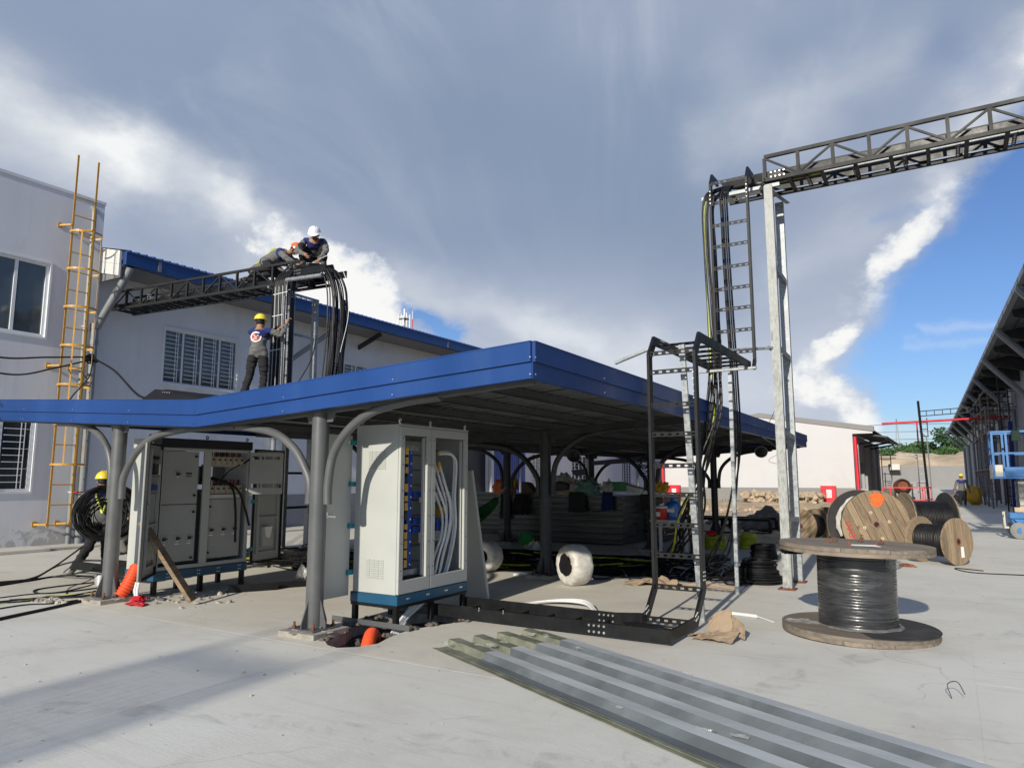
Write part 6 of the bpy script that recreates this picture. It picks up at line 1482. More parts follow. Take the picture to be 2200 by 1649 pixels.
s = MB(); s.tube([on_y(1378, 1061, 14.3), on_y(1388, 1040, 14.3), on_y(1392, 1061, 14.3)], .008, 5); s.build('cord', M['gasket'], t)
rn = random.Random(8); s = MB()
for i in range(7): s.ring(on_y(1388 + rn.uniform(-5, 5), 1000 + rn.uniform(-14, 14), 14.35), .12, .01, (rn.uniform(-.4, .4), 1, rn.uniform(-.3, .3)), 18, 5)
tag(s.build('hanging_coil', M['cable'], smooth=True), 'small black coil of cable hung on the third right post above the box', 'cable coil')
lump('yellow_hat_bag', 'yellow and brown bag hanging behind the ladder rungs near the red pipe', 'bag', 1408, 1036, 1436, 1056, 'insul', yy=13.8, dep=.1, seed=13, amp=.3, flat=None)
# table with cooler and bottle
tb_ = thing('plastic_table', 'low white plastic stool table carrying the cooler and water bottle', 'table', (-4.62, 13.2, 0)); s = MB(); s.box((-4.92, 13.0, .70), (-4.30, 13.5, .735)); s.build('table_top', M['white_metal'], tb_, bevel=.008)
for x in (-4.87, -4.36):
    for y in (13.05, 13.45): s = MB(); s.bar((x, y, 0), (x, y, .70), .05, .05); s.build('leg', M['white_metal'], tb_)
t = thing('water_cooler_jug', 'red drinks cooler with pale lid on the white table', 'cooler', (-4.72, 13.12, .737)); s = MB(); s.lathe([(0, .737), (.10, .737), (.115, .76), (.125, .95), (.0, .95)], (-4.72, 13.12, 0), 20); s.build('jug_body', M['red_p'], t, smooth=True); s = MB(); s.lathe([(0, .951), (.13, .951), (.13, .985), (.04, 1.0), (.035, 1.03), (0, 1.03)], (-4.72, 13.12, 0), 20); s.build('lid', M['foam'], t, smooth=True); s = MB(); s.box((-4.78, 12.985, .80), (-4.70, 12.995, .88)); s.build('printed_label', M['paper'], t)
t = thing('water_bottle', 'big translucent blue water bottle behind the red cooler', 'bottle', (-4.53, 13.25, .737)); s = MB(); s.lathe([(0, .737), (.14, .737), (.15, .76), (.148, .82), (.152, .85), (.148, .90), (.152, .95), (.148, 1.0), (.13, 1.05), (.06, 1.08), (.05, 1.12), (0, 1.12)], (-4.53, 13.25, 0), 24); s.build('bottle_body', M['water_blue'], t, smooth=True); s = MB(); s.cyl((-4.53, 13.25, 1.121), (-4.53, 13.25, 1.15), .052, 16); s.build('cap', M['busblue'], t); s = MB(); s.box((-4.60, 13.095, .88), (-4.46, 13.1, .94)); s.build('printed_label', M['paper'], t)
# hammock with a sleeping person
hm = thing('hammock', 'green cloth hammock slung between two left canopy posts', 'hammock', (-9.02, 12.1, .3)); n = 28; m2 = 12; vs = []
for i in range(n):
    for j in range(m2):
        a = i / (n - 1); b = j / (m2 - 1) - .5; y = 10.3 + 3.7 * a; sag = 1 - (2 * a - 1) ** 2; w_ = .10 + .62 * sag ** .7
        vs.append(V(-9.0 + b * w_ * 1.1, y, 1.08 - .74 * sag ** .8 + (abs(b) * 2) ** 2 * .30 * sag + .012 * mnoise.noise(V(a * 8, b * 6, 0))))
s = MB(); s.add(vs, [(i * m2 + j, (i + 1) * m2 + j, (i + 1) * m2 + j + 1, i * m2 + j + 1) for i in range(n - 1) for j in range(m2 - 1)]); o = s.build('cloth', M['green_f'], hm, smooth=True, angle=180, recalc=False); so = o.modifiers.new('thickness', 'SOLIDIFY'); so.thickness = .006
for y0_, y1_ in ((10.3, 9.93), (14.0, 14.42)): s = MB(); s.tube([(-9.0, y0_, 1.08), (-9.02, y1_, 1.30)], .012, 6); s.build('rope', M['frame'], hm)
# green bucket, rags and timbers on the floor
t = thing('green_bucket', 'dark green bucket on the floor under the hammock', 'bucket', (-7.9, 13.9, 0)); s = MB(); s.lathe([(0, .0), (.13, .0), (.16, .30), (.155, .30), (.12, .02)], (-8.15, 13.9, 0), 20); s.build('bucket_body', M['green_p'], t, smooth=True); s = MB(); s.ring((-8.15, 13.9, .30), .16, .008, n=20); s.build('bucket_rim', M['green_p'], t)
crumple('white_strap_heap', 'tangle of white straps on the floor in front of the sheet stack', 'straps', (-7.6, 13.4, 0), .5, .5, .22, 'sack_w', 22)
crumple('yellow_cloth', 'mustard cloth dropped on the floor beside the green bucket', 'cloth', (-7.85, 13.6, 0), .35, .3, .2, 'insul', 23)
for i in range(5): s = MB(); s.bar((-4.9 + .05 * i, 12.7 + i * .12, .05 + (i % 2) * .07), (-3.75 + .06 * i, 12.9 + i * .10, .05 + (i % 2) * .07), .08, .06); tag(s.build('dark_batten', M['dark_steel']), ('lowest front', 'upper front', 'middle', 'upper rear', 'rearmost')[i] + ' dark batten in the bound pile right of the ladder', 'batten', 'bound dark battens on the floor')
s = MB()
for a, b in (((-.02, -.1), (.06, .1)), ((.08, -.08), (-.05, .08))): s.tube([(-4.0 + a[0], 12.72, .1 + a[1]), (-4.0 + b[0], 12.68, .12 + b[1])], .007, 5)
tag(s.build('white_tie', M['frame']), 'white tie knotted round the pile of dark battens', 'tie')
t = thing('steel_rack', 'low black steel frame lying beyond the rear right post', 'frame', (-5.0, 19.9, 0))
for z in (.05, .42):
    for y in (19.8, 20.6): s = MB(); s.bar((-6.6, y, z), (-4.15, y, z), .08, .08); s.build('beam', M['tray'], t)
for x in (-6.6, -5.4, -4.15):
    for y in (19.8, 20.6): s = MB(); s.bar((x, y, .09), (x, y, .38), .08, .08); s.build('upright', M['tray'], t)
# ================================================================== WHITE BUILDING BEYOND THE YARD
WY = 40.0
wb = thing('white_building', 'low white gabled building with a grey lower band facing the yard', 'building', (-9, WY, 0))
s = MB(); s.prism([(-14.1, WY, -.1), (-4.15, WY, -.1), (-4.15, WY, 3.78), (-3.22, WY, 3.78), (-3.22, WY, 3.90), (-8.7, WY, 4.83), (-14.1, WY, 3.92)], (0, .25, 0)); s.build('gable_wall', M['white_wall'], wb)
s = MB(); s.box((-14.1, WY - .02, -.1), (-4.17, WY - .001, 1.04)); s.build('lower_band', M['grey_band'], wb)
s = MB(); s.prism([(-3.15, WY - .06, 3.87), (-8.7, WY - .06, 4.82), (-8.7, WY - .06, 5.06), (-3.15, WY - .06, 4.13)], (0, .33, 0)); s.prism([(-14.3, WY - .061, 3.86), (-8.701, WY - .061, 4.82), (-8.701, WY - .061, 5.06), (-14.3, WY - .061, 4.12)], (0, .33, 0)); s.build('barge_trim', M['grey_band'], wb)
s = MB(); ops = [(2.5, 4.6, .0, 2.4), (9, 11, .0, 2.4), (12.5, 14, .8, 2.2)]
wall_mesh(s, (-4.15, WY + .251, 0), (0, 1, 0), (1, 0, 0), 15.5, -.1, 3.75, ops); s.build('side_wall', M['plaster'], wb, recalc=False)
for a, b, c_, d in ops:
    s = MB(); s.box((-4.32, WY + .251 + a, c_), (-4.29, WY + .251 + b, d)); s.build('opening_panel', M['glass_dark'] if c_ > .5 else M['glass'], wb)
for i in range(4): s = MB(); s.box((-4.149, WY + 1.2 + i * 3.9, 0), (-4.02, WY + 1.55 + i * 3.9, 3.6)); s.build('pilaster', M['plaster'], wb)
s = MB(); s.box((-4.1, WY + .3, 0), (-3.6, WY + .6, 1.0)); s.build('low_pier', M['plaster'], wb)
s = MB(); s.prism([(-2.6, WY + .4, 3.55), (-4.15, WY + .4, 3.82), (-4.15, WY + .4, 3.90), (-2.6, WY + .4, 3.63)], (0, 9.5, 0)); s.build('side_eave', M['dark_steel'], wb)
s = MB(); s.prism([(-3.15, WY + .3, 3.88), (-8.7, WY + .3, 4.9), (-8.7, WY + .3, 4.95), (-3.15, WY + .3, 3.94)], (0, 15, 0)); s.build('roof', M['gutter'], wb)
for i in range(3): s = MB(); s.bar((-4.1, WY + 1.5 + i * 3.6, 3.3), (-2.8, WY + 1.5 + i * 3.6, 3.52), .06, .1); s.build('eave_bracket', M['dark_steel'], wb)
# red fire mains
FG = 'red fire main pipes'
for lab, x, zt in (('red fire pipe running down the right corner of the white gable', -4.02, 3.62), ('red fire pipe at the left corner of the white gable seen below the canopy', -14.2, 3.4)):
    t = thing('fire_pipe', lab, 'pipe', (x, WY - .15, 0), group=FG); s = MB(); s.tube([(x, WY - .16, zt), (x + .03, WY - .16, .5)], .085, 12); s.build('pipe', M['red'], t, smooth=True)
    s = MB(); s.cyl((x + .03, WY - .16, .12), (x + .03, WY - .16, .5), .07, 10); s.lathe([(0, -.1), (.12, -.1), (.12, .1), (0, .1)], (x + .03, WY - .16, .72), 12); s.ring((x + .03, WY - .32, .78), .13, .02, (0, 1, 0), 14, 5)
    for d in (-1, 1): s.cyl((x + .03, WY - .16, .72), (x + .03 + d * .22, WY - .2, .86), .055, 8)
    s.build('valve', M['red'], t, smooth=True)
t = thing('overhead_fire_pipe', 'long red pipe bridging from the white building to the warehouse', 'pipe', (-2, 46, 4.6), group=FG)
s = MB(); s.tube([(-3.2, 46.2, 4.66), (3.6, 47.5, 4.90)], .065, 10); s.cyl((-1.45, 46.5, 4.7), (-1.45, 46.5, 3.5), .04, 8); s.build('pipe', M['red'], t, smooth=True)
t = thing('overhead_tray', 'slim dark ladder truss high above the red bridging pipe', 'cable tray', (0, 47, 5.3)); P0, P1 = V(-1.35, 47.0, 5.06), V(5.0, 47.9, 5.42)
for z in (0, .28): s = MB(); s.bar(P0 + V(0, 0, z), P1 + V(0, 0, z), .05, .05); s.build('chord', M['truss'], t)
for i in range(17): s = MB(); p = P0.lerp(P1, i / 16); s.bar(p, p + V(0, 0, .28), .04, .04); s.build('post', M['truss'], t)
t = thing('short_hanging_tray', 'short dark ladder piece hanging from the red bridging pipe', 'cable tray', (-1.2, 46.9, 4.2))
for x in (-.85, -.55): s = MB(); s.bar((x - .4, 46.9, 3.85), (x - .4, 46.9, 4.95), .05, .05); s.build('rail', M['truss'], t)
for z in (3.9, 4.3, 4.7): s = MB(); s.bar((-1.25, 46.9, z), (-.95, 46.9, z), .05, .05); s.build('rung', M['truss'], t)
# fire cabinets
for lab, x in (('red fire hose cabinet with a white notice near the right end of the gable', -5.40), ('red fire hose cabinet seen through the black ladder near the left of the gable', -13.55)):
    t = thing('fire_cabinet', lab, 'fire cabinet', (x, WY - .3, 0), group='red fire cabinets'); s = MB(); s.box((x - .36, WY - .28, -.1), (x + .36, WY - .03, 1.15)); s.build('cabinet_body', M['red'], t, bevel=.01)
    s = MB(); s.box((x - .30, WY - .30, .05), (x + .32, WY - .282, 1.08)); d = s.build('door', M['red'], t, bevel=.01)
    s = MB(); s.box((x - .08, WY - .31, .55), (x + .16, WY - .302, .95)); s.build('notice', M['paper'], d)
    rn = random.Random(1); s = MB()
    for i in range(9): xx = x - .07 + (i % 3) * .075; zz = .6 + (i // 3) * .11; s.box((xx, WY - .314, zz), (xx + rn.uniform(.03, .055), WY - .3105, zz + rn.uniform(.03, .07)))
    s.build('notice_print', M['red_print'], d); s = MB(); s.box((x - .28, WY - .33, .55), (x - .24, WY - .302, .68)); s.build('door_handle', M['breaker'], d)
# soil strip
def heap_grid(name, label, x0, x1, y0, y1, nx, ny, fn, m_, kind='structure'):
    s = MB(); vs = [V(x0 + (x1 - x0) * i / nx, y0 + (y1 - y0) * j / ny, 0) for i in range(nx + 1) for j in range(ny + 1)]
    for q in vs: q.z = fn(q.x, q.y)
    s.add(vs, [(i * (ny + 1) + j, (i + 1) * (ny + 1) + j, (i + 1) * (ny + 1) + j + 1, i * (ny + 1) + j + 1) for i in range(nx) for j in range(ny)]); o = s.build(name, M[m_], smooth=True, angle=180, recalc=False); o['kind'] = kind; o['label'] = label; return o
fb = lambda x, y, s=1.0: mnoise.fractal(V(x * s, y * s, 3), .9, 2.1, 6)
def strip(x, y):
    e = min(1, (y - 17.7) / 2) * min(1, max(0, (-1.6 - x)) / 1.5) if y < 38 else min(1, max(0, (-1.9 - x)) / 1.5)
    return max(-.09, -.08 + max(0, e) * (.10 + .16 * abs(fb(x, y, .7)) + .06 * abs(fb(x, y, 3)) + .28 * math.exp(-((y - 37.5) / 2.4) ** 2)))
heap_grid('soil_verge', 'sandy rubble strewn verge before the white building', -17.2, -1.3, 17.65, 39.95, 150, 200, strip, 'dirt')
def mound(cx_, cy_, rx, ry, h, sc=1.2): return lambda x, y: -.12 + (h + .12) * max(0, 1 - ((x - cx_) / rx) ** 2 - ((y - cy_) / ry) ** 2) ** .8 * (1 + .5 * fb(x, y, sc)) if ((x - cx_) / rx) ** 2 + ((y - cy_) / ry) ** 2 < 1 else -.12
o = heap_grid('clay_mound', '', -5.9, -3.0, 20.4, 22.8, 60, 50, mound(-4.45, 21.6, 1.4, 1.15, .50, 2.2), 'soil_dark', 'x'); del o['kind']; tag(o, 'heap of dark brown clay clods beyond the slab left of the galvanized posts', 'soil heap', kind='stuff')
rn = random.Random(12)
rubble('clay_clods', 'dark clods lying round the clay heap', 'clods', [(rn.gauss(-4.5, .75), rn.gauss(21.5, .6), .12) for _ in range(160)], M['soil_dark'], .13, 8)
rubble('verge_stones', 'pale stones scattered over the sandy verge', 'stones', [(rn.uniform(-15, -2.2), 39.6 - abs(rn.gauss(0, 4.2)), .10) for _ in range(900)], M['sand'], .13, 9)
rubble('gable_rubble', 'ridge of sandy rocks heaped at the foot of the white wall near the fire cabinet', 'rocks', [(rn.uniform(-9.2, -5.6), 39.2 - abs(rn.gauss(0, .8)), .25 + rn.uniform(0, .45)) for _ in range(260)], M['sand'], .26, 10)
s = MB(); rn = random.Random(31)
for _ in range(900):
    x = rn.gauss(-11.9, .55) if rn.random() < .7 else rn.uniform(-13.5, -9); y = rn.uniform(36.5, 38.6); h = rn.uniform(.12, .34); a = rn.uniform(0, 3.14); w_ = .03
    s.add([V(x - w_ * math.cos(a), y - w_ * math.sin(a), .2), V(x + w_ * math.cos(a), y + w_ * math.sin(a), .2), V(x + rn.uniform(-.1, .1), y + rn.uniform(-.1, .1), .2 + h)], [(0, 1, 2)])
tag(s.build('weed_patch', M['grass'], recalc=False), 'small patch of green weeds before the white wall', 'weeds', kind='stuff')

# ================================================================== FAR END OF THE STREET
FWY = 131
fw = MB(); fw.box((-60, FWY, -.1), (9, FWY + .3, 3.5)); tag(fw.build('perimeter_wall', M['grey_band']), 'long grey boundary wall closing the far end of the street', 'wall')
def bank(x, y): return max(-.1, 5.6 * math.exp(-((y - 146) / 9) ** 2) + 1.1 * fb(x, y, .12) + .35 * fb(x, y, .6))
heap_grid('sand_bank', 'bank of pale excavated sand above the boundary wall', -60, 40, FWY + .6, 165, 160, 60, bank, 'sand')
def leaf_cloud(s, c, r, n, rn, size, flat=1.0, mi=0):
    for _ in range(n):
        while True:
            p = V(rn.uniform(-1, 1), rn.uniform(-1, 1), rn.uniform(-1, 1))
            if .25 < p.length < 1: break
        p = V(p.x * r, p.y * r, p.z * r * flat) + Vector(c); a = V(rn.uniform(-1, 1), rn.uniform(-1, 1), rn.uniform(-1, 1)).normalized(); b = a.cross(V(rn.uniform(-1, 1), rn.uniform(-1, 1), rn.uniform(-1, 1))).normalized(); q = size * rn.uniform(.5, 1.2)
        s.add([p - a * q, p + b * q * .55, p + a * q, p - b * q * .55], [(0, 1, 2, 3)], mi)
def tree(label, x, y, h, r, seed, m_='leaf_a', zb=2.0, nc=16, nl=95):
    rn = random.Random(seed); t = thing('broadleaf_tree', label, 'tree', (x, y, zb), group='trees beyond the sand bank'); s = MB(); top = V(x + rn.uniform(-.6, .6), y, zb + h * .62)
    s.tube(path([(x, y, zb - 2), (x + rn.uniform(-.3, .3), y, zb + h * .3), top], 5), [.32 * (1 - .07 * i) for i in range(11)], 8); limbs = []
    for i in range(6):
        a = rn.uniform(0, 6.28); e = V(x + math.cos(a) * r * .7, y + math.sin(a) * r * .7, zb + h * rn.uniform(.55, .9)); b0 = V(x, y, zb + h * rn.uniform(.3, .55)); s.tube(path([b0, b0.lerp(e, .5) + V(0, 0, .4), e], 4), [.13 - .012 * j for j in range(9)], 6); limbs.append(e)
    s.build('trunk', M['bark'], t, smooth=True); s = MB()
    for i in range(nc):
        if i < len(limbs): c_ = limbs[i]
        else: a = rn.uniform(0, 6.28); q = rn.uniform(.2, 1) ** .6; c_ = V(x + math.cos(a) * r * q, y + math.sin(a) * r * q * .7, zb + h * rn.uniform(.38, .98 - .25 * q))
        leaf_cloud(s, c_, r * rn.uniform(.26, .46), nl, rn, .34, .75)
    s.build('crown', M[m_], t, recalc=False)
kinds = [(1966, 951, 168, 4.2, 'a', 'broad mid green tree left of the thin black pole'), (1932, 962, 171, 3.6, 'b', 'low dark tree behind the pale scaffold, leftmost of the row'), (2000, 950, 175, 4.0, 'a', 'rounded mid green tree just right of the thin black pole'),
         (2024, 943, 169, 3.0, 'b', 'tall narrow dark tree between the pole and the big tree'), (2058, 915, 164, 4.6, 'b', 'tallest dark tree showing under the warehouse eave'), (2044, 962, 160, 3.2, 'a', 'lower bright green tree before the tallest tree'), (1908, 962, 174, 3.6, 'a', 'mid green tree behind the side eave of the white building'), (2082, 930, 170, 4.6, 'b', 'dark tree hidden mostly by the far corner of the warehouse')]
for i, (u, v, y, r, k, lab) in enumerate(kinds): p_ = on_y(u, v, y); tree(lab, p_.x, y, p_.z - 3.4, r, 50 + i, 'leaf_' + k, 3.4)
rn = random.Random(61); s = MB()
for i in range(120): leaf_cloud(s, (rn.uniform(-34, 12), rn.uniform(154, 160), 4.6 + rn.uniform(.0, 2.3)), rn.uniform(.8, 1.7), 60, rn, .32, .7)
tag(s.build('scrub', M['leaf_a'], recalc=False), 'dense green scrub along the top of the sand bank', 'shrubs', kind='stuff')
# distant pylons and wires over the trees
t = thing('power_pylon', 'faint lattice pylon with wires on the horizon', 'pylon', (-17, 320, 0)); s = MB()
for a in ((-1.5, 0), (1.5, 0)): s.bar((-17 + a[0], 320, 0), (-17, 320, 25), .25, .25)
for z in (17, 20, 23): s.bar((-20.5, 320, z), (-13.5, 320, z), .2, .2)
s.build('lattice', M['gutter'], t); s = MB()
for z in (17, 20, 23):
    for x in (-20.4, -13.6): s.tube(path([(x - 120, 320, z + 2), (x - 60, 320, z - 1.5), (x, 320, z), (x + 60, 320, z - 2), (x + 110, 320, z)], 4), .06, 4)
s.build('wire', M['gutter'], t)
# street lamp mast and black pole
s = MB(); s.tube(path([(-1.25, 60, 0), (-1.3, 60, 4.0), (-1.42, 60, 4.6), (-1.75, 60, 4.95)], 5), .045, 6); tag(s.build('curved_mast', M['gutter'], smooth=True), 'slender grey mast with a bent tip behind the scaffold', 'mast')
s = MB(); s.tube([(-1.05, 43.3, 0), (-1.22, 43.3, 5.6)], .06, 8); tag(s.build('thin_pole', M['tray'], smooth=True), 'tall thin black pole leaning slightly behind the reels', 'pole')
# pale scaffold frames by the white building
t = thing('pale_scaffold', 'pale scaffold frames with a bridging ladder beam by the white building side', 'scaffold', (-2.4, 47, 0))
for x, y, h in ((-3.55, 49, 3.0), (-3.05, 49, 3.0), (-1.62, 49, 2.9), (-1.25, 49, 2.9), (-3.5, 50.3, 1.9), (-1.3, 50.3, 1.9)): s = MB(); s.cyl((x, y, 0), (x, y, h), .03, 6); s.build('standard', M['scaff_w'], t)
for z in (.9, 1.35, 1.8, 2.25, 2.65):
    s = MB(); s.cyl((-3.55, 49, z), (-3.05, 49, z), .022, 6); s.build('rung', M['scaff_w'], t); s = MB(); s.cyl((-1.62, 49, z), (-1.25, 49, z), .022, 6); s.build('rung', M['scaff_w'], t)
for z in (2.72, 2.92): s = MB(); s.cyl((-3.9, 49, z), (-1.25, 49, z), .03, 6); s.build('ledger', M['scaff_w'], t)
for z in (1.1, 1.25, .7): s = MB(); s.cyl((-3.4, 50.3, z), (-1.2, 50.3, z), .025, 6); s.build('ledger', M['scaff_w'], t)
for i in range(4): s = MB(); s.box((-3.6 - i * .0, 55 + i * .4, 2.1 - i * .12), (-2.9, 55.3 + i * .4, 2.5 - i * .12)); tag(s.build('ac_unit', M['white_metal'], bevel=.01), ('nearest', 'second', 'third', 'farthest')[i] + ' white box in the row on the wall behind the pale scaffold', 'box', 'white wall boxes')
# concrete mixer
t = thing('concrete_mixer', 'small dusty concrete mixer with a reddish drum mouth by the scaffold', 'mixer', (-2.35, 45.8, 0)); mc = V(-2.3, 45.6, 1.16)
s = MB(); s.lathe([(.30, .0), (.34, -.02), (.42, -.25), (.46, -.5), (.30, -.8), (0, -.85)], mc, 24, axis=(.18, -1, .25)); s.lathe([(.29, .0), (.26, -.2), (.0, -.3)], mc, 24, axis=(.18, -1, .25)); s.build('drum', M['rust'], t, smooth=True)
s = MB(); s.ring(mc, .32, .03, (.18, -1, .25), 24, 6); s.build('drum_rim', M['dark_steel'], t)
for x in (-2.75, -1.9): s = MB(); s.bar((x, 45.5, .1), (x, 46.1, 1.2), .06, .06); s.bar((x, 46.7, .1), (x, 46.1, 1.2), .06, .06); s.build('frame_leg', M['dark_steel'], t)
s = MB(); s.box((-3.3, 45.3, .25), (-2.75, 46.2, .95)); s.build('motor_box', M['soil_dark'], t, bevel=.03)
for x in (-3.2, -1.85): s = MB(); s.lathe([(.05, -.05), (.25, -.05), (.25, .05), (.05, .05)], (x, 46.3, .25), 18, axis=(1, 0, 0)); s.build('wheel', M['gasket'], t)
# red barrier frame
t = thing('red_barrier', 'red tubular barrier frame standing in front of the mixer', 'barrier', (-2.0, 38.5, 0))
bx = [(-2.75, 37.6), (-1.05, 37.6), (-.85, 39.4)]
for x, y in bx + [(-2.55, 39.4), (-1.15, 37.9)]: s = MB(); s.bar((x, y, -.05), (x, y, 1.12), .05, .05); s.build('post', M['red'], t)
for z in (1.10, .55): s = MB(); s.bar((-2.75, 37.6, z), (-1.05, 37.6, z), .05, .05); s.build('rail', M['red'], t); s = MB(); s.bar((-1.05, 37.63, z), (-.85, 39.4, z), .05, .05); s.build('rail', M['red'], t)
crumple('orange_tarp', 'bright orange tarpaulin dropped by the street edge', 'tarpaulin', (-.95, 49.5, .0), 1.3, 3.2, .34, 'orange_f', 51)
crumple('purple_cloth', 'dark purple cloth dropped on the rubble behind the reels', 'cloth', (-1.2, 38.5, .02), .7, .8, .22, 'navy', 52)
rn = random.Random(71)
rubble('site_debris', 'broken bricks and debris along the street edge behind the reels', 'debris', [(rn.uniform(-3.4, -1.1), rn.uniform(37, 52), .02) for _ in range(320)], M['dirt'], .14, 12)
t = thing('mortar_trough', 'pale wooden trough and boards beside the red barrier', 'trough', (-2.2, 41, 0)); s = MB(); s.box((-2.7, 41, .05), (-1.4, 42.1, .32)); s.build('trough_body', M['sack_b'], t, bevel=.02); s = MB(); s.bar((-2.9, 40.8, .36), (-1.3, 41.4, .40), .2, .03); s.build('board', M['plank'], t)

# ================================================================== WAREHOUSE ON THE RIGHT
RB = R(1.5)
wh = thing('warehouse', 'long pale warehouse on the right with a deep overhanging eave and sloping rain pipes', 'building', (0, 0, 0), RB)
mw_ = basis(wh)
def wpart(name, m_, fn, par=None, bevel=0, smooth=False, recalc=True):
    s = MB(); fn(s); s.v = [mw_ @ q for q in s.v]; return s.build(name, m_, par or wh, bevel=bevel, smooth=smooth, recalc=recalc)
WX, EXr, YE, YS = 4.45, 2.80, 104, 12
ops = [(42.0, 45.4, .02, 4.6), (60.0, 63.4, .02, 4.6), (20.0, 23.4, .02, 4.6)]
wpart('wall', M['plaster'], lambda s: (wall_mesh(s, (WX, YS, 0), (0, 1, 0), (-1, 0, 0), YE - YS, 0, 7.6, ops, .2), s.add([V(WX, YE, 0), V(WX + 20, YE, 0), V(WX + 20, YE, 7.6), V(WX, YE, 7.6)], [(0, 1, 2, 3)]),
      s.add([V(WX, YS, 0), V(WX + 20, YS, 0), V(WX + 20, YS, 7.6), V(WX, YS, 7.6)], [(0, 1, 2, 3)])), recalc=False)
for a, b, c_, d in ops: wpart('shutter_door', M['navy'] if a > 30 else M['blue_door'], lambda s: (s.box((WX + .15, YS + a, c_), (WX + .18, YS + b, d)), [s.box((WX + .13, YS + a, c_ + k * .4), (WX + .149, YS + b, c_ + k * .4 + .06)) for k in range(11)]))
for i in range(12): wpart('pilaster', M['plaster'], lambda s: s.box((WX - .05, YS + 3.5 + i * 7.6, 0), (WX - .002, YS + 3.9 + i * 7.6, 7.2)))
for i in range(11): wpart('light_strip', M['white_metal'], lambda s: s.box((WX - .03, YS + 5.6 + i * 7.6, 4.8), (WX - .003, YS + 6.9 + i * 7.6, 6.6)))
def eave(s):
    y = YS
    while y < YE:
        for a, b, z0_, z1_ in ((0, .24, 0, 0), (.24, .28, 0, .05), (.28, .36, .05, .05), (.36, .40, .05, 0)):
            s.add([V(EXr, y + a, 7.02 + z0_), V(EXr, y + b, 7.02 + z1_), V(WX + 8, y + b, 8.35 + z1_), V(WX + 8, y + a, 8.35 + z0_)], [(0, 1, 2, 3)])
        y += .4
wpart('eave_sheet', M['roof_under'], eave, recalc=False)
wpart('gutter', M['galv'], lambda s: (s.box((EXr - .16, YS, 6.98), (EXr, YE, 7.0)), s.box((EXr - .17, YS, 6.98), (EXr - .16, YE, 7.16)), s.box((EXr, YS, 7.0), (EXr + .01, YE, 7.15))))
for i in range(60): wpart('gutter_joint', M['dark_steel'], lambda s: s.box((EXr - .178, YS + i * 1.52, 6.975), (EXr - .171, YS + i * 1.52 + .05, 7.165)))
for i in range(24):
    y = YS + 1.0 + i * 3.8
    wpart('eave_beam', M['dark_steel'], lambda s: s.prism([(WX, y, 6.35), (EXr + .05, y, 6.80), (EXr + .05, y, 7.0), (WX, y, 7.24)], (0, .12, 0)))
for x in (3.2, 3.7, 4.2): wpart('eave_purlin', M['dark_steel'], lambda s: s.box((x, YS, 6.94 + (x - 2.8) * .166), (x + .06, YE, 6.99 + (x - 2.8) * .166)))
for y in (24.5, 31.4, 38.8, 46.2, 53.6, 61, 68.4, 75.8, 84, 93, 102.5):
    wpart('rain_pipe', M['pvc'], lambda s: s.tube(path([(EXr - .05, y - .02, 6.98), (EXr + .0, y, 6.75), (WX - .28, y, 5.1), (WX - .16, y, 4.85), (WX - .16, y, 0)], 4), .13, 8), smooth=True)
# scaffold tower against the warehouse
t = thing('scaffold_tower', 'rusty scaffold towers with plank decks against the warehouse', 'scaffold', (2.4, 46, 0)); s = MB()
def wp(x, y, z): return mw_ @ V(x, y, z)
for x in (2.9, 3.9):
    for y in (44, 47, 50, 53, 56):
        s = MB(); s.cyl(wp(x, y, 0), wp(x, y, 6.2 if y > 46 else 5.2), .05, 6); s.build('standard', M['scaff'], t)
for z in (2.0, 3.9, 5.2, 6.0):
    for x in (2.9, 3.9): s = MB(); s.cyl(wp(x, 44, z), wp(x, 56, z), .04, 6); s.build('ledger', M['scaff'], t)
    for y in (44, 47, 50, 53, 56): s = MB(); s.cyl(wp(2.9, y, z - .06), wp(4.3, y, z - .06), .04, 6); s.build('transom', M['scaff'], t)
for k in range(14):
    for x in (2.9, 3.2): s = MB(); s.cyl(wp(2.9, 47, .4 + k * .42), wp(3.25, 47, .4 + k * .42), .025, 5)
    s.build('ladder_rung', M['scaff'], t)
s = MB(); s.cyl(wp(3.25, 47, 0), wp(3.25, 47, 6.2), .035, 6); s.build('standard', M['scaff'], t)
for z, y0_ in ((3.95, 47), (5.25, 50)): s = MB(); s.v = []; s.box((2.85, y0_, z), (3.95, y0_ + 3, z + .06)); s.v = [mw_ @ q for q in s.v]; s.build('plank_deck', M['plank'], t)
for i in range(6): s = MB(); y = 44 + i * 2; s.cyl(wp(2.88, y, .1), wp(2.88, y + 2.2, 2.0), .03, 5); s.build('brace', M['scaff'], t)
t = thing('lattice_post', 'dark lattice post rising beside the scaffold to the warehouse eave', 'post', wp(3.4, 40.5, 0))
for x in (3.25, 3.6): s = MB(); s.bar(wp(x, 40.5, 0), wp(x, 40.5, 6.6), .06, .06); s.build('leg', M['truss'], t)
for k in range(16): s = MB(); s.bar(wp(3.25, 40.5, .3 + k * .4), wp(3.6, 40.5, .3 + k * .4), .04, .04); s.build('rung', M['truss'], t)
t = thing('steel_columns', 'pair of blue grey steel columns leaning ready by the warehouse door', 'column', wp(3.6, 37, 0))
for i, x in enumerate((3.15, 3.5, 3.8)): s = MB(); s.bar(wp(x, 36.5 + i * .5, 0), wp(x + .1, 36.5 + i * .5, 3.9 - i * .3), .16, .12); s.build('column', M['lift_grey'] if i % 2 else M['navy'], t)
lmp = [(3.1, 34.0), (2.2, 49.5)]
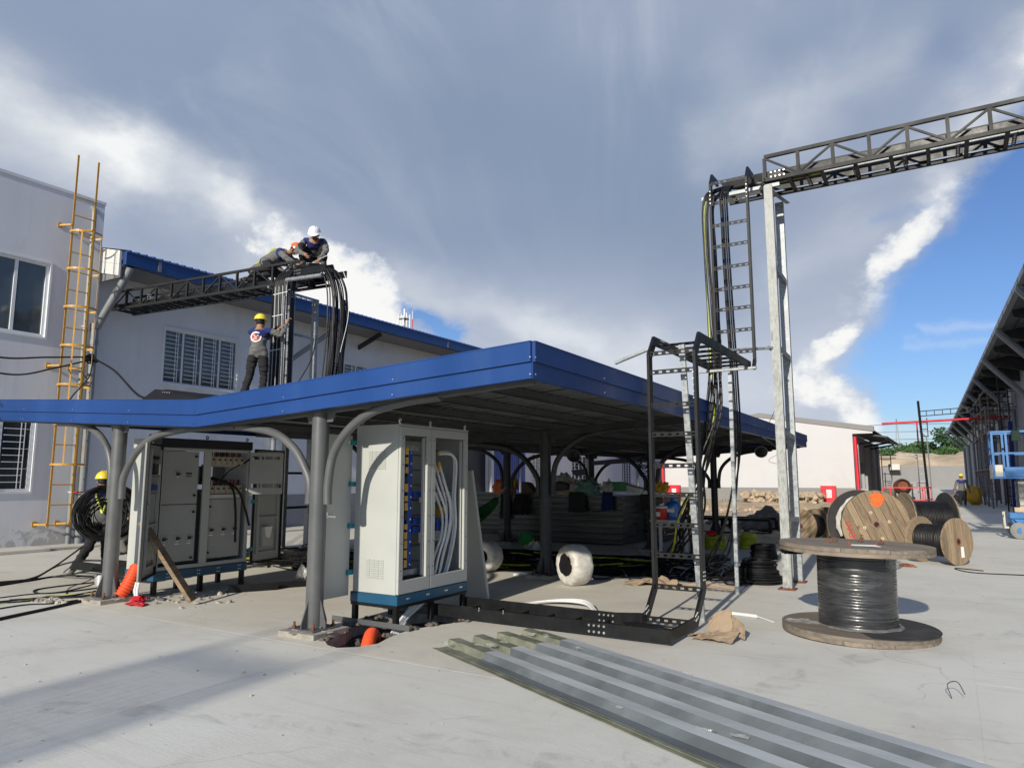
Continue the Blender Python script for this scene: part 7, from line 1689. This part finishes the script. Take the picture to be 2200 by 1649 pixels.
s = MB(); s.blob(wp(2.35, 49.6, .55), (.45, .4, .55), 3, .15, 2, 3); tag(s.build('yellow_bag', M['insul'], smooth=True), 'bulky mustard yellow bag by the foot of the scaffold', 'bag')

# ================================================================== SCISSOR LIFT
sl = thing('scissor_lift', 'blue scissor lift with its platform raised a little at the right edge', 'scissor lift', (2.1, 23.2, 0), R(1.5))
sm = Matrix.Translation((1.20, 22.2, 0)) @ Matrix.Rotation(R(1.5), 4, 'Z')
def lpart(name, m_, fn, par=None, bevel=0, smooth=False):
    s = MB(); fn(s); s.v = [sm @ q for q in s.v]; return s.build(name, m_, par or sl, bevel=bevel, smooth=smooth)
# x = across (0..1.9 length along the view's right), y = depth 0..1.0
lpart('chassis', M['lift_blue'], lambda s: (s.prism([(.12, .05, .22), (2.2, .05, .22), (2.2, .05, .62), (.02, .05, .62), (.02, .05, .50)], (0, .95, 0)), s.box((.0, .0, .50), (2.3, .045, .66)), s.prism([(.06, -.03, .50), (.30, -.03, .22), (.44, -.03, .22), (.40, -.03, .50)], (0, .03, 0))), bevel=.02)
lpart('pothole_guard', M['dark_steel'], lambda s: s.box((.55, .02, .10), (2.0, .98, .215)))
for x in (.20, 2.05):
    for y in (-.08, .92):
        w_ = lpart('wheel', M['tyre'], lambda s: s.lathe([(.0, -.09), (.16, -.09), (.205, -.07), (.21, 0), (.205, .07), (.16, .09), (0, .09)], (x, y + .06, .21), 24, axis=(.35 if x < 1 else 0, 1, 0)), smooth=True)
        lpart('wheel_hub', M['lift_blue'], lambda s: s.cyl((x, y - .04, .21), (x, y - .035, .21), .08, 14), w_)
lpart('step', M['lift_grey'], lambda s: (s.box((-.12, .1, .25), (-.02, .5, .3)), s.bar((-.1, .12, .25), (-.1, .12, .66), .03, .03), s.bar((-.1, .48, .25), (-.1, .48, .66), .03, .03), s.bar((-.1, .12, .66), (-.02, .48, .66), .03, .03)))
for k in range(4):
    z0_ = .70 + k * .19
    for y in (.10, .88):
        lpart('scissor_arm', M['lift_grey'], lambda s: s.bar((.25, y, z0_), (2.1, y, z0_ + .12), .05, .11))
        lpart('scissor_arm', M['lift_grey'], lambda s: s.bar((.25, y + .06, z0_ + .12), (2.1, y + .06, z0_), .05, .11))
    lpart('cross_tube', M['galv_white'], lambda s: (s.cyl((.62, .0, z0_ + .06), (2.1, .0, z0_ + .06), .045, 10)), smooth=True)
    for x in (.7, .98): lpart('pin_boss', M['gasket'], lambda s: s.cyl((x, -.06, z0_ + .06), (x, -.0, z0_ + .06), .06, 12))
lpart('cable_loom', M['cable'], lambda s: [s.tube(path([(.66 + i * .24, -.05, .68), (.60 + i * .24, -.08, 1.0), (.70 + i * .24, -.05, 1.4)], 5), .025, 6) for i in range(3)], smooth=True)
lpart('platform_deck', M['lift_blue'], lambda s: (s.box((-.27, -.05, 1.50), (2.4, 1.0, 1.56)), s.box((-.02, -.08, 1.56), (2.4, -.051, 1.80))), bevel=.01)
lpart('toe_box', M['lift_grey'], lambda s: s.box((-.28, .06, 1.50), (-.04, .9, 1.86)), bevel=.01)
for x in (.06, .9, 1.7, 2.35):
    for y in (-.04, .98): lpart('guard_post', M['lift_blue'], lambda s: s.bar((x, y, 1.56), (x, y, 2.72), .05, .05))
for z in (2.15, 2.70):
    for y in (-.04, .98): lpart('guard_rail', M['lift_blue'], lambda s: s.bar((-.24, y, z), (2.4, y, z), .045, .045))
    lpart('guard_rail', M['lift_blue'], lambda s: s.bar((-.24, -.04, z), (-.24, .98, z), .045, .045))
for y in (-.04, .45, .98): lpart('guard_post', M['lift_blue'], lambda s: s.bar((-.24, y, 1.56), (-.24, y, 2.7), .045, .045))
lpart('gate_panel', M['lift_blue'], lambda s: s.prism([(.62, -.07, 2.12), (1.6, -.07, 2.12), (1.6, -.07, 2.70), (.62, -.07, 2.70)], (0, .02, 0)), bevel=.008)
lpart('control_box', M['cloth_dark'], lambda s: (s.box((.18, -.12, 2.45), (.36, .0, 2.72)), s.bar((.2, -.1, 2.72), (.34, -.05, 2.8), .03, .03)), bevel=.02)
lpart('side_tank', M['dark_steel'], lambda s: s.box((.85, .3, 1.7), (1.1, .6, 2.1)), bevel=.01)
s = MB(); s.box((1.32, 22.25, .663), (1.50, 22.5, .78)); tag(s.build('brick', M['rust'] if False else M['sack_b'], bevel=.008), 'brownish block lying on the front corner of the scissor lift chassis', 'block')

# ================================================================== RADIO MAST BEHIND THE LEFT ROOF
mx, my = -68.2, 80.0
t = thing('radio_mast', 'cluster of white radio antennas with a red and white rod behind the blue roof', 'antenna', (mx, my, 0)); s = MB(); s.cyl((mx, my, 0), (mx, my, 24.2), .35, 8); s.build('tower', M['white_metal'], t)
for i, (dx, h) in enumerate(((-.7, 25.9), (-.42, 26.0), (-.1, 26.8), (.15, 25.6), (.45, 26.1), (.8, 25.8), (-.2, 25.3))):
    s = MB(); s.cyl((mx + dx * 1.15, my + (i % 3) * .3, 21.5), (mx + dx * 1.15, my + (i % 3) * .3, h), .09 if i not in (2, 3) else .16, 6); s.build('antenna_panel', M['foam'], t)
for z in (22.3, 25.1): s = MB(); s.box((mx - .6, my - .2, z), (mx + .7, my + .8, z + .12)); s.build('collar', M['dark_steel'], t)
s = MB(); s.cyl((mx + 1.9, my, 0), (mx + 1.9, my, 23.4), .09, 6); s.cyl((mx + 1.9, my, 24.9), (mx + 1.9, my, 26.1), .05, 6); s.build('rod', M['foam'], t); s = MB(); s.cyl((mx + 1.9, my, 23.41), (mx + 1.9, my, 24.89), .09, 6); s.build('red_section', M['red'], t)

# unseen slatted frame added behind the viewer to cast the long faint shade
t = thing('shade_tower', 'unseen slatted tower added behind the viewer to shade the slab', 'tower', (-3.6, -15, 0))
for x in (-4.22, -2.98):
    for y in (-15.6, -14.4): s = MB(); s.bar((x, y, 0), (x, y, 8.2), .045, .045); s.build('leg', M['gutter'], t)
s = MB(); s.bar((-4.1, -15.02, .1), (-4.1, -15.02, 8.0), .045, .02)
b0 = s.build('slat', M['gutter'], t)
for i in range(1, 11): share(b0, t, loc=(.102 * i, 0, 0))
for z in (.3, 4.1, 7.9): s = MB(); s.bar((-4.22, -15.0, z), (-2.98, -15.0, z), .06, .06); s.build('rail', M['gutter'], t)
# ================================================================== PEOPLE
def person(label, loc, head, J_, hat='hat_y', scale=1.0, helmet=True, legs=True, group=None, look=0.0, tilt=0.0, jacket='jacket', hand_cols=True, logo=False, strap=False, lv=2):
    """J_: joint name -> (x right, y forward, z up) in metres about loc; head = heading angle of forward (0 = +Y, ccw)"""
    t = thing('person', label, 'person', loc, group=group)
    mm = Matrix.Translation(Vector(loc)) @ Matrix.Rotation(head, 4, 'Z') @ Matrix.Scale(scale, 4)
    j = {k: Vector(v) for k, v in J_.items()}
    neck = j['neck']; hd = j['head']; up_ = (hd - neck).normalized(); ch = j['chest']; pv = j['pelvis']
    nodes = {}; verts = []; rad = []; edges = []
    def nd(k, p, r):
        nodes[k] = len(verts); verts.append(Vector(p)); rad.append(r); return nodes[k]
    def ed(a, b): edges.append((nodes[a], nodes[b]))
    sl_, sr_ = j['shL'], j['shR']; lat = (sr_ - sl_).normalized()
    nd('pelvis', pv, (.165, .135)); nd('waist', pv.lerp(ch, .45), (.175, .14)); nd('chest', ch, (.178, .14)); nd('upch', ch.lerp(neck, .60), (.14, .11))
    nd('neck', neck, (.062, .062)); nd('chin', neck.lerp(hd, .5), (.066, .068)); nd('head', hd, (.078, .090)); nd('crown', hd + up_ * .085, (.062, .072))
    for a, b in (('pelvis', 'waist'), ('waist', 'chest'), ('chest', 'upch'), ('upch', 'neck'), ('neck', 'chin'), ('chin', 'head'), ('head', 'crown')): ed(a, b)
    for s_ in 'LR':
        sh, el, wr = j['sh' + s_], j['el' + s_], j['wr' + s_]
        nd('sh' + s_, sh, (.060, .060)); nd('ua' + s_, sh.lerp(el, .5), (.060, .058)); nd('el' + s_, el, (.050, .048)); nd('fa' + s_, el.lerp(wr, .5), (.045, .043)); nd('wr' + s_, wr, (.030, .026))
        for a, b in (('upch', 'sh' + s_), ('sh' + s_, 'ua' + s_), ('ua' + s_, 'el' + s_), ('el' + s_, 'fa' + s_), ('fa' + s_, 'wr' + s_)): ed(a, b)
        hp, kn, an, to = j['hp' + s_], j['kn' + s_], j['an' + s_], j['to' + s_]
        nd('hp' + s_, hp, (.098, .10)); nd('th' + s_, hp.lerp(kn, .5), (.086, .088)); nd('kn' + s_, kn, (.066, .068)); nd('ca' + s_, kn.lerp(an, .42), (.064, .066)); nd('an' + s_, an, (.050, .054)); nd('to' + s_, to, (.044, .034))
        for a, b in (('pelvis', 'hp' + s_), ('hp' + s_, 'th' + s_), ('th' + s_, 'kn' + s_), ('kn' + s_, 'ca' + s_), ('ca' + s_, 'an' + s_), ('an' + s_, 'to' + s_)): ed(a, b)
    me = bpy.data.meshes.new('skel'); me.from_pydata(verts, edges, []); o = bpy.data.objects.new('skel', me); COL.objects.link(o)
    sk = o.modifiers.new('skin', 'SKIN'); sk.use_smooth_shade = True; sk.branch_smoothing = .4
    for i, r_ in enumerate(rad): me.skin_vertices[0].data[i].radius = r_
    me.skin_vertices[0].data[nodes['pelvis']].use_root = True
    sb = o.modifiers.new('sub', 'SUBSURF'); sb.levels = lv; sb.render_levels = lv
    dg = bpy.context.evaluated_depsgraph_get(); bme = bpy.data.meshes.new_from_object(o.evaluated_get(dg)); bpy.data.objects.remove(o)
    inv = basis(t).inverted()
    segs = [('j', 'pelvis', 'waist'), ('j', 'waist', 'chest'), ('j', 'chest', 'upch'), ('s', 'neck', 'chin'), ('s', 'chin', 'crown')]
    for s_ in 'LR': segs += [('j', 'sh' + s_, 'el' + s_), ('j', 'el' + s_, 'wr' + s_), ('t', 'hp' + s_, 'kn' + s_), ('t', 'kn' + s_, 'an' + s_), ('b', 'an' + s_, 'to' + s_)]
    mats = [M[jacket], M['navy'], M['skin'], M['trousers'], M['boot'], M['hair']]
    pre = [(k, a, verts[nodes[a]], verts[nodes[b]] - verts[nodes[a]], 1 / max(1e-6, (verts[nodes[b]] - verts[nodes[a]]).length_squared)) for k, a, b in segs]
    def near(p):
        best = None
        for k, a, A_, d, il in pre:
            w_ = p - A_; u = w_.dot(d) * il; u = 0 if u < 0 else (1 if u > 1 else u); q = (w_ - d * u).length_squared
            if best is None or q < best[0]: best = (q, k, a, u)
        return best
    fw = lat.cross(up_) * -1; idx = []
    for f in bme.polygons:
        q, k, a, u = near(f.center); m_ = {'j': 0, 's': 2, 't': 3, 'b': 4}[k]
        if k == 'j' and ((a in ('chest',) and u > .25) or (a[:2] == 'sh' and u < .18)): m_ = 1
        if k == 't' and a[:2] == 'hp' and (f.center - pv).dot((ch - pv).normalized()) > -.05 and u < .25: m_ = 0
        idx.append(m_)
    # folds in the cloth: displace along the normal
    for v_ in bme.vertices:
        q, k, a, u = near(v_.co)
        if k in 'jt':
            n1 = mnoise.noise(V(v_.co.x * 8, v_.co.y * 8, v_.co.z * 20) + V(loc[0], 0, 0)) + .5 * mnoise.noise(v_.co * 26); v_.co += v_.normal * (.014 + .022 * n1)
    bme.materials.clear()
    for m_ in mats: bme.materials.append(m_)
    bme.polygons.foreach_set('material_index', idx)
    bme.transform(inv @ mm); bme.polygons.foreach_set('use_smooth', [True] * len(bme.polygons))
    body = bpy.data.objects.new('body', bme); COL.objects.link(body); body.parent = t
    def sub(s, name, m_, sm=True): 
        s.v = [mm @ q for q in s.v]; return s.build(name, m_, t, smooth=sm, angle=50)
    # face direction
    hq = Matrix.Rotation(look, 3, 'Z') @ Matrix.Rotation(-tilt, 3, 'X'); F_ = hq @ V(0, 1, 0); U_ = hq @ V(0, 0, 1); L_ = F_.cross(U_)
    s = MB(); s.blob(hd + F_ * .094 - U_ * .015, (.016, .022, .024), 1, .0, 1, 2)
    for k in (-1, 1): s.blob(hd + L_ * k * .082 - U_ * .01, (.012, .02, .03), 1, 0, 1, 2)
    sub(s, 'nose_and_ears', M['skin'])
    s = MB()
    for k in (-1, 1): s.blob(hd + F_ * .082 + L_ * k * .032 + U_ * .012, (.012, .008, .007), 1, 0, 1, 2)
    s.blob(hd + F_ * .082 - U_ * .055, (.024, .008, .006), 1, 0, 1, 2); sub(s, 'eyes_and_mouth', M['hair'])
    s = MB(); s.blob(hd - F_ * .022 + U_ * .02, (.088, .088, .088), 3, .03, 3, 3)
    sub(s, 'hair', M['hair'])
    if helmet:
        rot = Matrix((L_, F_, U_)).transposed(); s = MB()
        prof = [(.128 * math.cos(a), .03 + .125 * math.sin(a)) for a in [R(90) * i / 8 for i in range(9)]]; prof[-1] = (0, .155)
        s.lathe([(.135, .02), (.137, .03)] + prof, (0, 0, 0), 28)
        s.v = [V(q.x * .95, q.y * 1.1 + (.05 * max(0, q.y / .13) if q.z < .045 else 0), q.z) for q in s.v]
        for k in (-.03, 0, .03): s.tube([V(k, .12 * math.cos(a) * 1.02, .03 + .128 * math.sin(a)) for a in [R(25) + R(130) * i / 10 for i in range(11)]], .005, 4)
        s.v = [rot @ q + hd + U_ * .03 for q in s.v]; sub(s, 'helmet', M[hat])
        s = MB(); s.tube([hd + L_ * .085 + U_ * .03, hd + L_ * .07 - U_ * .07 + F_ * .02, hd - U_ * .105 + F_ * .04, hd - L_ * .07 - U_ * .07 + F_ * .02, hd - L_ * .085 + U_ * .03], .005, 4); sub(s, 'chin_strap', M['hair'])
    for s_ in 'LR':
        wr, el = j['wr' + s_], j['el' + s_]; d = (wr - el).normalized(); sd_ = d.cross(V(0, 0, 1)); sd_ = sd_.normalized() if sd_.length > .1 else V(1, 0, 0); nn = sd_.cross(d)
        s = MB(); s.tube([wr - d * .02, wr + d * .03, wr + d * .085], [.027, .040, .036], 8)
        for i, L in enumerate((.062, .072, .068, .05)):
            b0 = wr + d * .08 + sd_ * (i - 1.5) * .019; s.tube([b0, b0 + d * L * .5 - nn * .006, b0 + d * L * .75 - nn * .03, b0 + d * L * .7 - nn * .052], [.0098, .009, .0085, .007], 6)
        k = -1 if s_ == 'R' else 1
        b0 = wr + d * .035 + sd_ * k * .034; s.tube([b0, b0 + d * .03 + sd_ * k * .018, b0 + d * .06 + sd_ * k * .012 - nn * .015], [.012, .0105, .008], 6)
        sub(s, 'hand', M['skin'])
    if logo:
        c_ = ch.lerp(neck, .25); bdir = V(0, -1, 0)
        for r0, m_, z_ in ((.105, 'paper', 0), (.078, 'red_print', .002)):
            s = MB(); nseg = 28; pts = []
            for i in range(nseg):
                a = 2 * math.pi * i / nseg; x, z = r0 * math.cos(a), r0 * math.sin(a); pts.append(c_ + V(x - .02, -.158 - z_ + 1.4 * x * x, z - .03))
            s.add(pts + [c_ + V(-.02, -.158 - z_, -.03)], [(i, (i + 1) % nseg, nseg) for i in range(nseg)]); sub(s, 'back_badge', M[m_], False)
        s = MB()
        for x, w_, z in ((-.05, .03, .02), (-.02, .05, -.005), (.02, .03, .02), (-.03, .07, -.045)): s.add([c_ + V(x - w_ / 2 - .0, -.166, z - .03), c_ + V(x + w_ / 2, -.166, z - .03), c_ + V(x + w_ / 2, -.166, z - .015), c_ + V(x - w_ / 2, -.166, z - .015)], [(0, 1, 2, 3)])
        sub(s, 'badge_print', M['paper'], False)
    if strap:
        s = MB()
        for k in (-1, 1): s.tube(path([ch.lerp(neck, .9) + lat * k * .09 + fw * .0, ch.lerp(neck, .5) + lat * k * .10 - F_ * .14, ch + lat * k * .06 - F_ * .165, pv.lerp(ch, .4) - F_ * .16], 5), .022, 4)
        sub(s, 'safety_strap', M['hiviz'])
    return t
STAND = dict(pelvis=(0, 0, .93), chest=(0, .0, 1.22), neck=(0, .0, 1.47), head=(0, .02, 1.60), shL=(-.19, 0, 1.40), shR=(.19, 0, 1.40), elL=(-.25, -.02, 1.13), elR=(.25, -.02, 1.13), wrL=(-.27, .05, .88), wrR=(.27, .05, .88),
             hpL=(-.10, 0, .88), hpR=(.10, 0, .88), knL=(-.11, .02, .49), knR=(.11, .02, .49), anL=(-.11, -.02, .09), anR=(.11, -.02, .09), toL=(-.12, .13, .04), toR=(.12, .13, .04))
def pose(**k): d = dict(STAND); d.update(k); return d
# 1: on the canopy, reaching up to tie cables
person('worker in yellow helmet on the canopy, back turned, arms up tying cables to the ladder', (-11.26, 8.98, 3.0), R(34), pose(pelvis=(-.02, 0, .92), chest=(0, .02, 1.2), neck=(.0, .02, 1.43), head=(.0, .05, 1.55), shL=(-.19, .02, 1.37), shR=(.19, .02, 1.38),
       elL=(.06, .26, 1.27), wrL=(.30, .24, 1.44), elR=(.42, .06, 1.30), wrR=(.50, .10, 1.55), knL=(-.16, .04, .48), anL=(-.24, -.08, .09), toL=(-.26, .06, .04), knR=(.12, .03, .48), anR=(.12, -.02, .09)), logo=True, scale=.98, lv=3)
# 2: white helmet crouched on the truss
crouch = dict(pelvis=(.06, -.16, .26), chest=(.02, .06, .46), neck=(-.04, .27, .56), head=(-.06, .38, .60), shL=(-.22, .22, .50), shR=(.17, .20, .53), elL=(-.30, .36, .27), wrL=(-.20, .48, .05), elR=(.32, .28, .30), wrR=(.10, .46, .16),
              hpL=(-.11, -.04, .22), hpR=(.11, -.04, .22), knL=(-.24, .30, .42), knR=(.24, .30, .42), anL=(-.2, .12, .08), anR=(.2, .12, .08), toL=(-.22, .26, .04), toR=(.22, .26, .04))
person('worker in white helmet crouching on the left truss, bent forward over the cables', (-10.92, 10.02, 5.80), R(214), pose(**crouch), hat='hat_w', tilt=.75, scale=1.0, lv=3)
lie = dict(pelvis=(-.0, -.35, .30), chest=(0, -.08, .42), neck=(0, .18, .46), head=(0, .31, .49), shL=(-.19, .10, .40), shR=(.19, .10, .40), elL=(-.28, .30, .25), wrL=(-.2, .5, .12), elR=(.28, .30, .25), wrR=(.2, .5, .12),
           hpL=(-.10, -.38, .26), hpR=(.10, -.38, .26), knL=(-.18, -.08, .08), knR=(.18, -.08, .08), anL=(-.15, -.52, .08), anR=(.15, -.52, .08), toL=(-.15, -.66, .05), toR=(.15, -.66, .05))
person('worker in orange helmet kneeling bent low on the truss behind the white helmeted one', (-11.93, 10.0, 5.84), R(-75), pose(**lie), hat='hat_o', strap=True, tilt=.8)
person('worker with lime safety straps doubled over at the far side of the truss', (-12.5, 10.2, 5.74), R(-60), pose(**lie), hat='hat_o', strap=True, tilt=.9, helmet=False)
# 3: left worker carrying a coil
wk = pose(pelvis=(0, 0, .90), chest=(.0, .06, 1.18), neck=(.02, .12, 1.40), head=(.02, .15, 1.53), shL=(-.19, .08, 1.34), shR=(.2, .1, 1.34), elL=(-.38, .02, 1.10), wrL=(-.16, .2, .98), elR=(.34, .1, 1.1), wrR=(.2, .28, 1.0),
          knL=(-.14, -.05, .48), anL=(-.38, -.28, .14), toL=(-.40, -.16, .05), knR=(.12, .06, .47), anR=(.14, .0, .09))
person('worker in yellow helmet stepping away behind the front left post with a coil of cable', gp_(207, 1233, 0), R(70), wk, strap=True, scale=.95)
s = MB(); rn = random.Random(4)
cc = gp_(231, 1100, 1.02)
vd = (cc - V(0, 0, 1.5)); vd.z = 0; vd.normalize()
for i in range(52): r_ = rn.uniform(.20, .40) if i < 34 else rn.uniform(.33, .41); s.ring(cc + V(rn.uniform(-.05, .05), rn.uniform(-.05, .05), (.40 - r_) * rn.uniform(-1, .3)), r_, rn.uniform(.005, .008), vd + V(rn.uniform(-.35, .35), rn.uniform(-.35, .35), rn.uniform(-.25, .25)), 34, 5)
tag(s.build('carried_coil', M['cable'], smooth=True), 'large loose coil of black cable carried by the worker behind the front left post', 'cable coil')
squat = dict(pelvis=(0, -.10, .32), chest=(0, .08, .58), neck=(0, .22, .76), head=(0, .32, .84), shL=(-.19, .18, .70), shR=(.19, .18, .70), elL=(-.26, .36, .50), wrL=(-.14, .52, .36), elR=(.26, .36, .50), wrR=(.14, .52, .36),
             hpL=(-.11, -.08, .30), hpR=(.11, -.08, .30), knL=(-.22, .28, .46), knR=(.22, .28, .46), anL=(-.17, .06, .09), anR=(.17, .06, .09), toL=(-.18, .2, .04), toR=(.18, .2, .04))
person('worker squatting in grey between the front left post and the far cabinet', gp_(256, 1218, 0), R(35), pose(**squat), helmet=False)
# 4: walker in the street
wlk = pose(knL=(-.10, .16, .50), anL=(-.10, .10, .12), toL=(-.11, .24, .08), knR=(.10, -.02, .48), anR=(.10, -.14, .09), toR=(.11, .0, .03), elL=(-.29, -.05, 1.12), wrL=(-.34, .02, .87), elR=(.29, .0, 1.12), wrR=(.34, .06, .87))
person('worker in yellow helmet walking toward the viewer along the street', gp_(2070, 1088, 0), R(181), wlk, scale=1.0)
person('worker squatting by the scaffold beside the yellow bag', tuple(wp(1.75, 50.5, 0)), R(70), pose(**squat), helmet=False)
# sleeper in the hammock
slp = dict(pelvis=(0, -.2, .16), chest=(0, .12, .22), neck=(0, .38, .36), head=(0, .50, .42), shL=(-.17, .30, .28), shR=(.17, .30, .28), elL=(-.2, .05, .22), wrL=(-.05, -.02, .30), elR=(.2, .05, .22), wrR=(.05, .0, .30),
           hpL=(-.09, -.24, .15), hpR=(.09, -.24, .15), knL=(-.1, -.60, .26), knR=(.1, -.60, .26), anL=(-.1, -.98, .34), anR=(.1, -.98, .34), toL=(-.1, -1.05, .44), toR=(.1, -1.05, .44))
person('person sleeping in the green hammock, dark hair, head toward the rear post', (-9.0, 12.45, .26), 0, pose(**slp), helmet=False, jacket='navy')
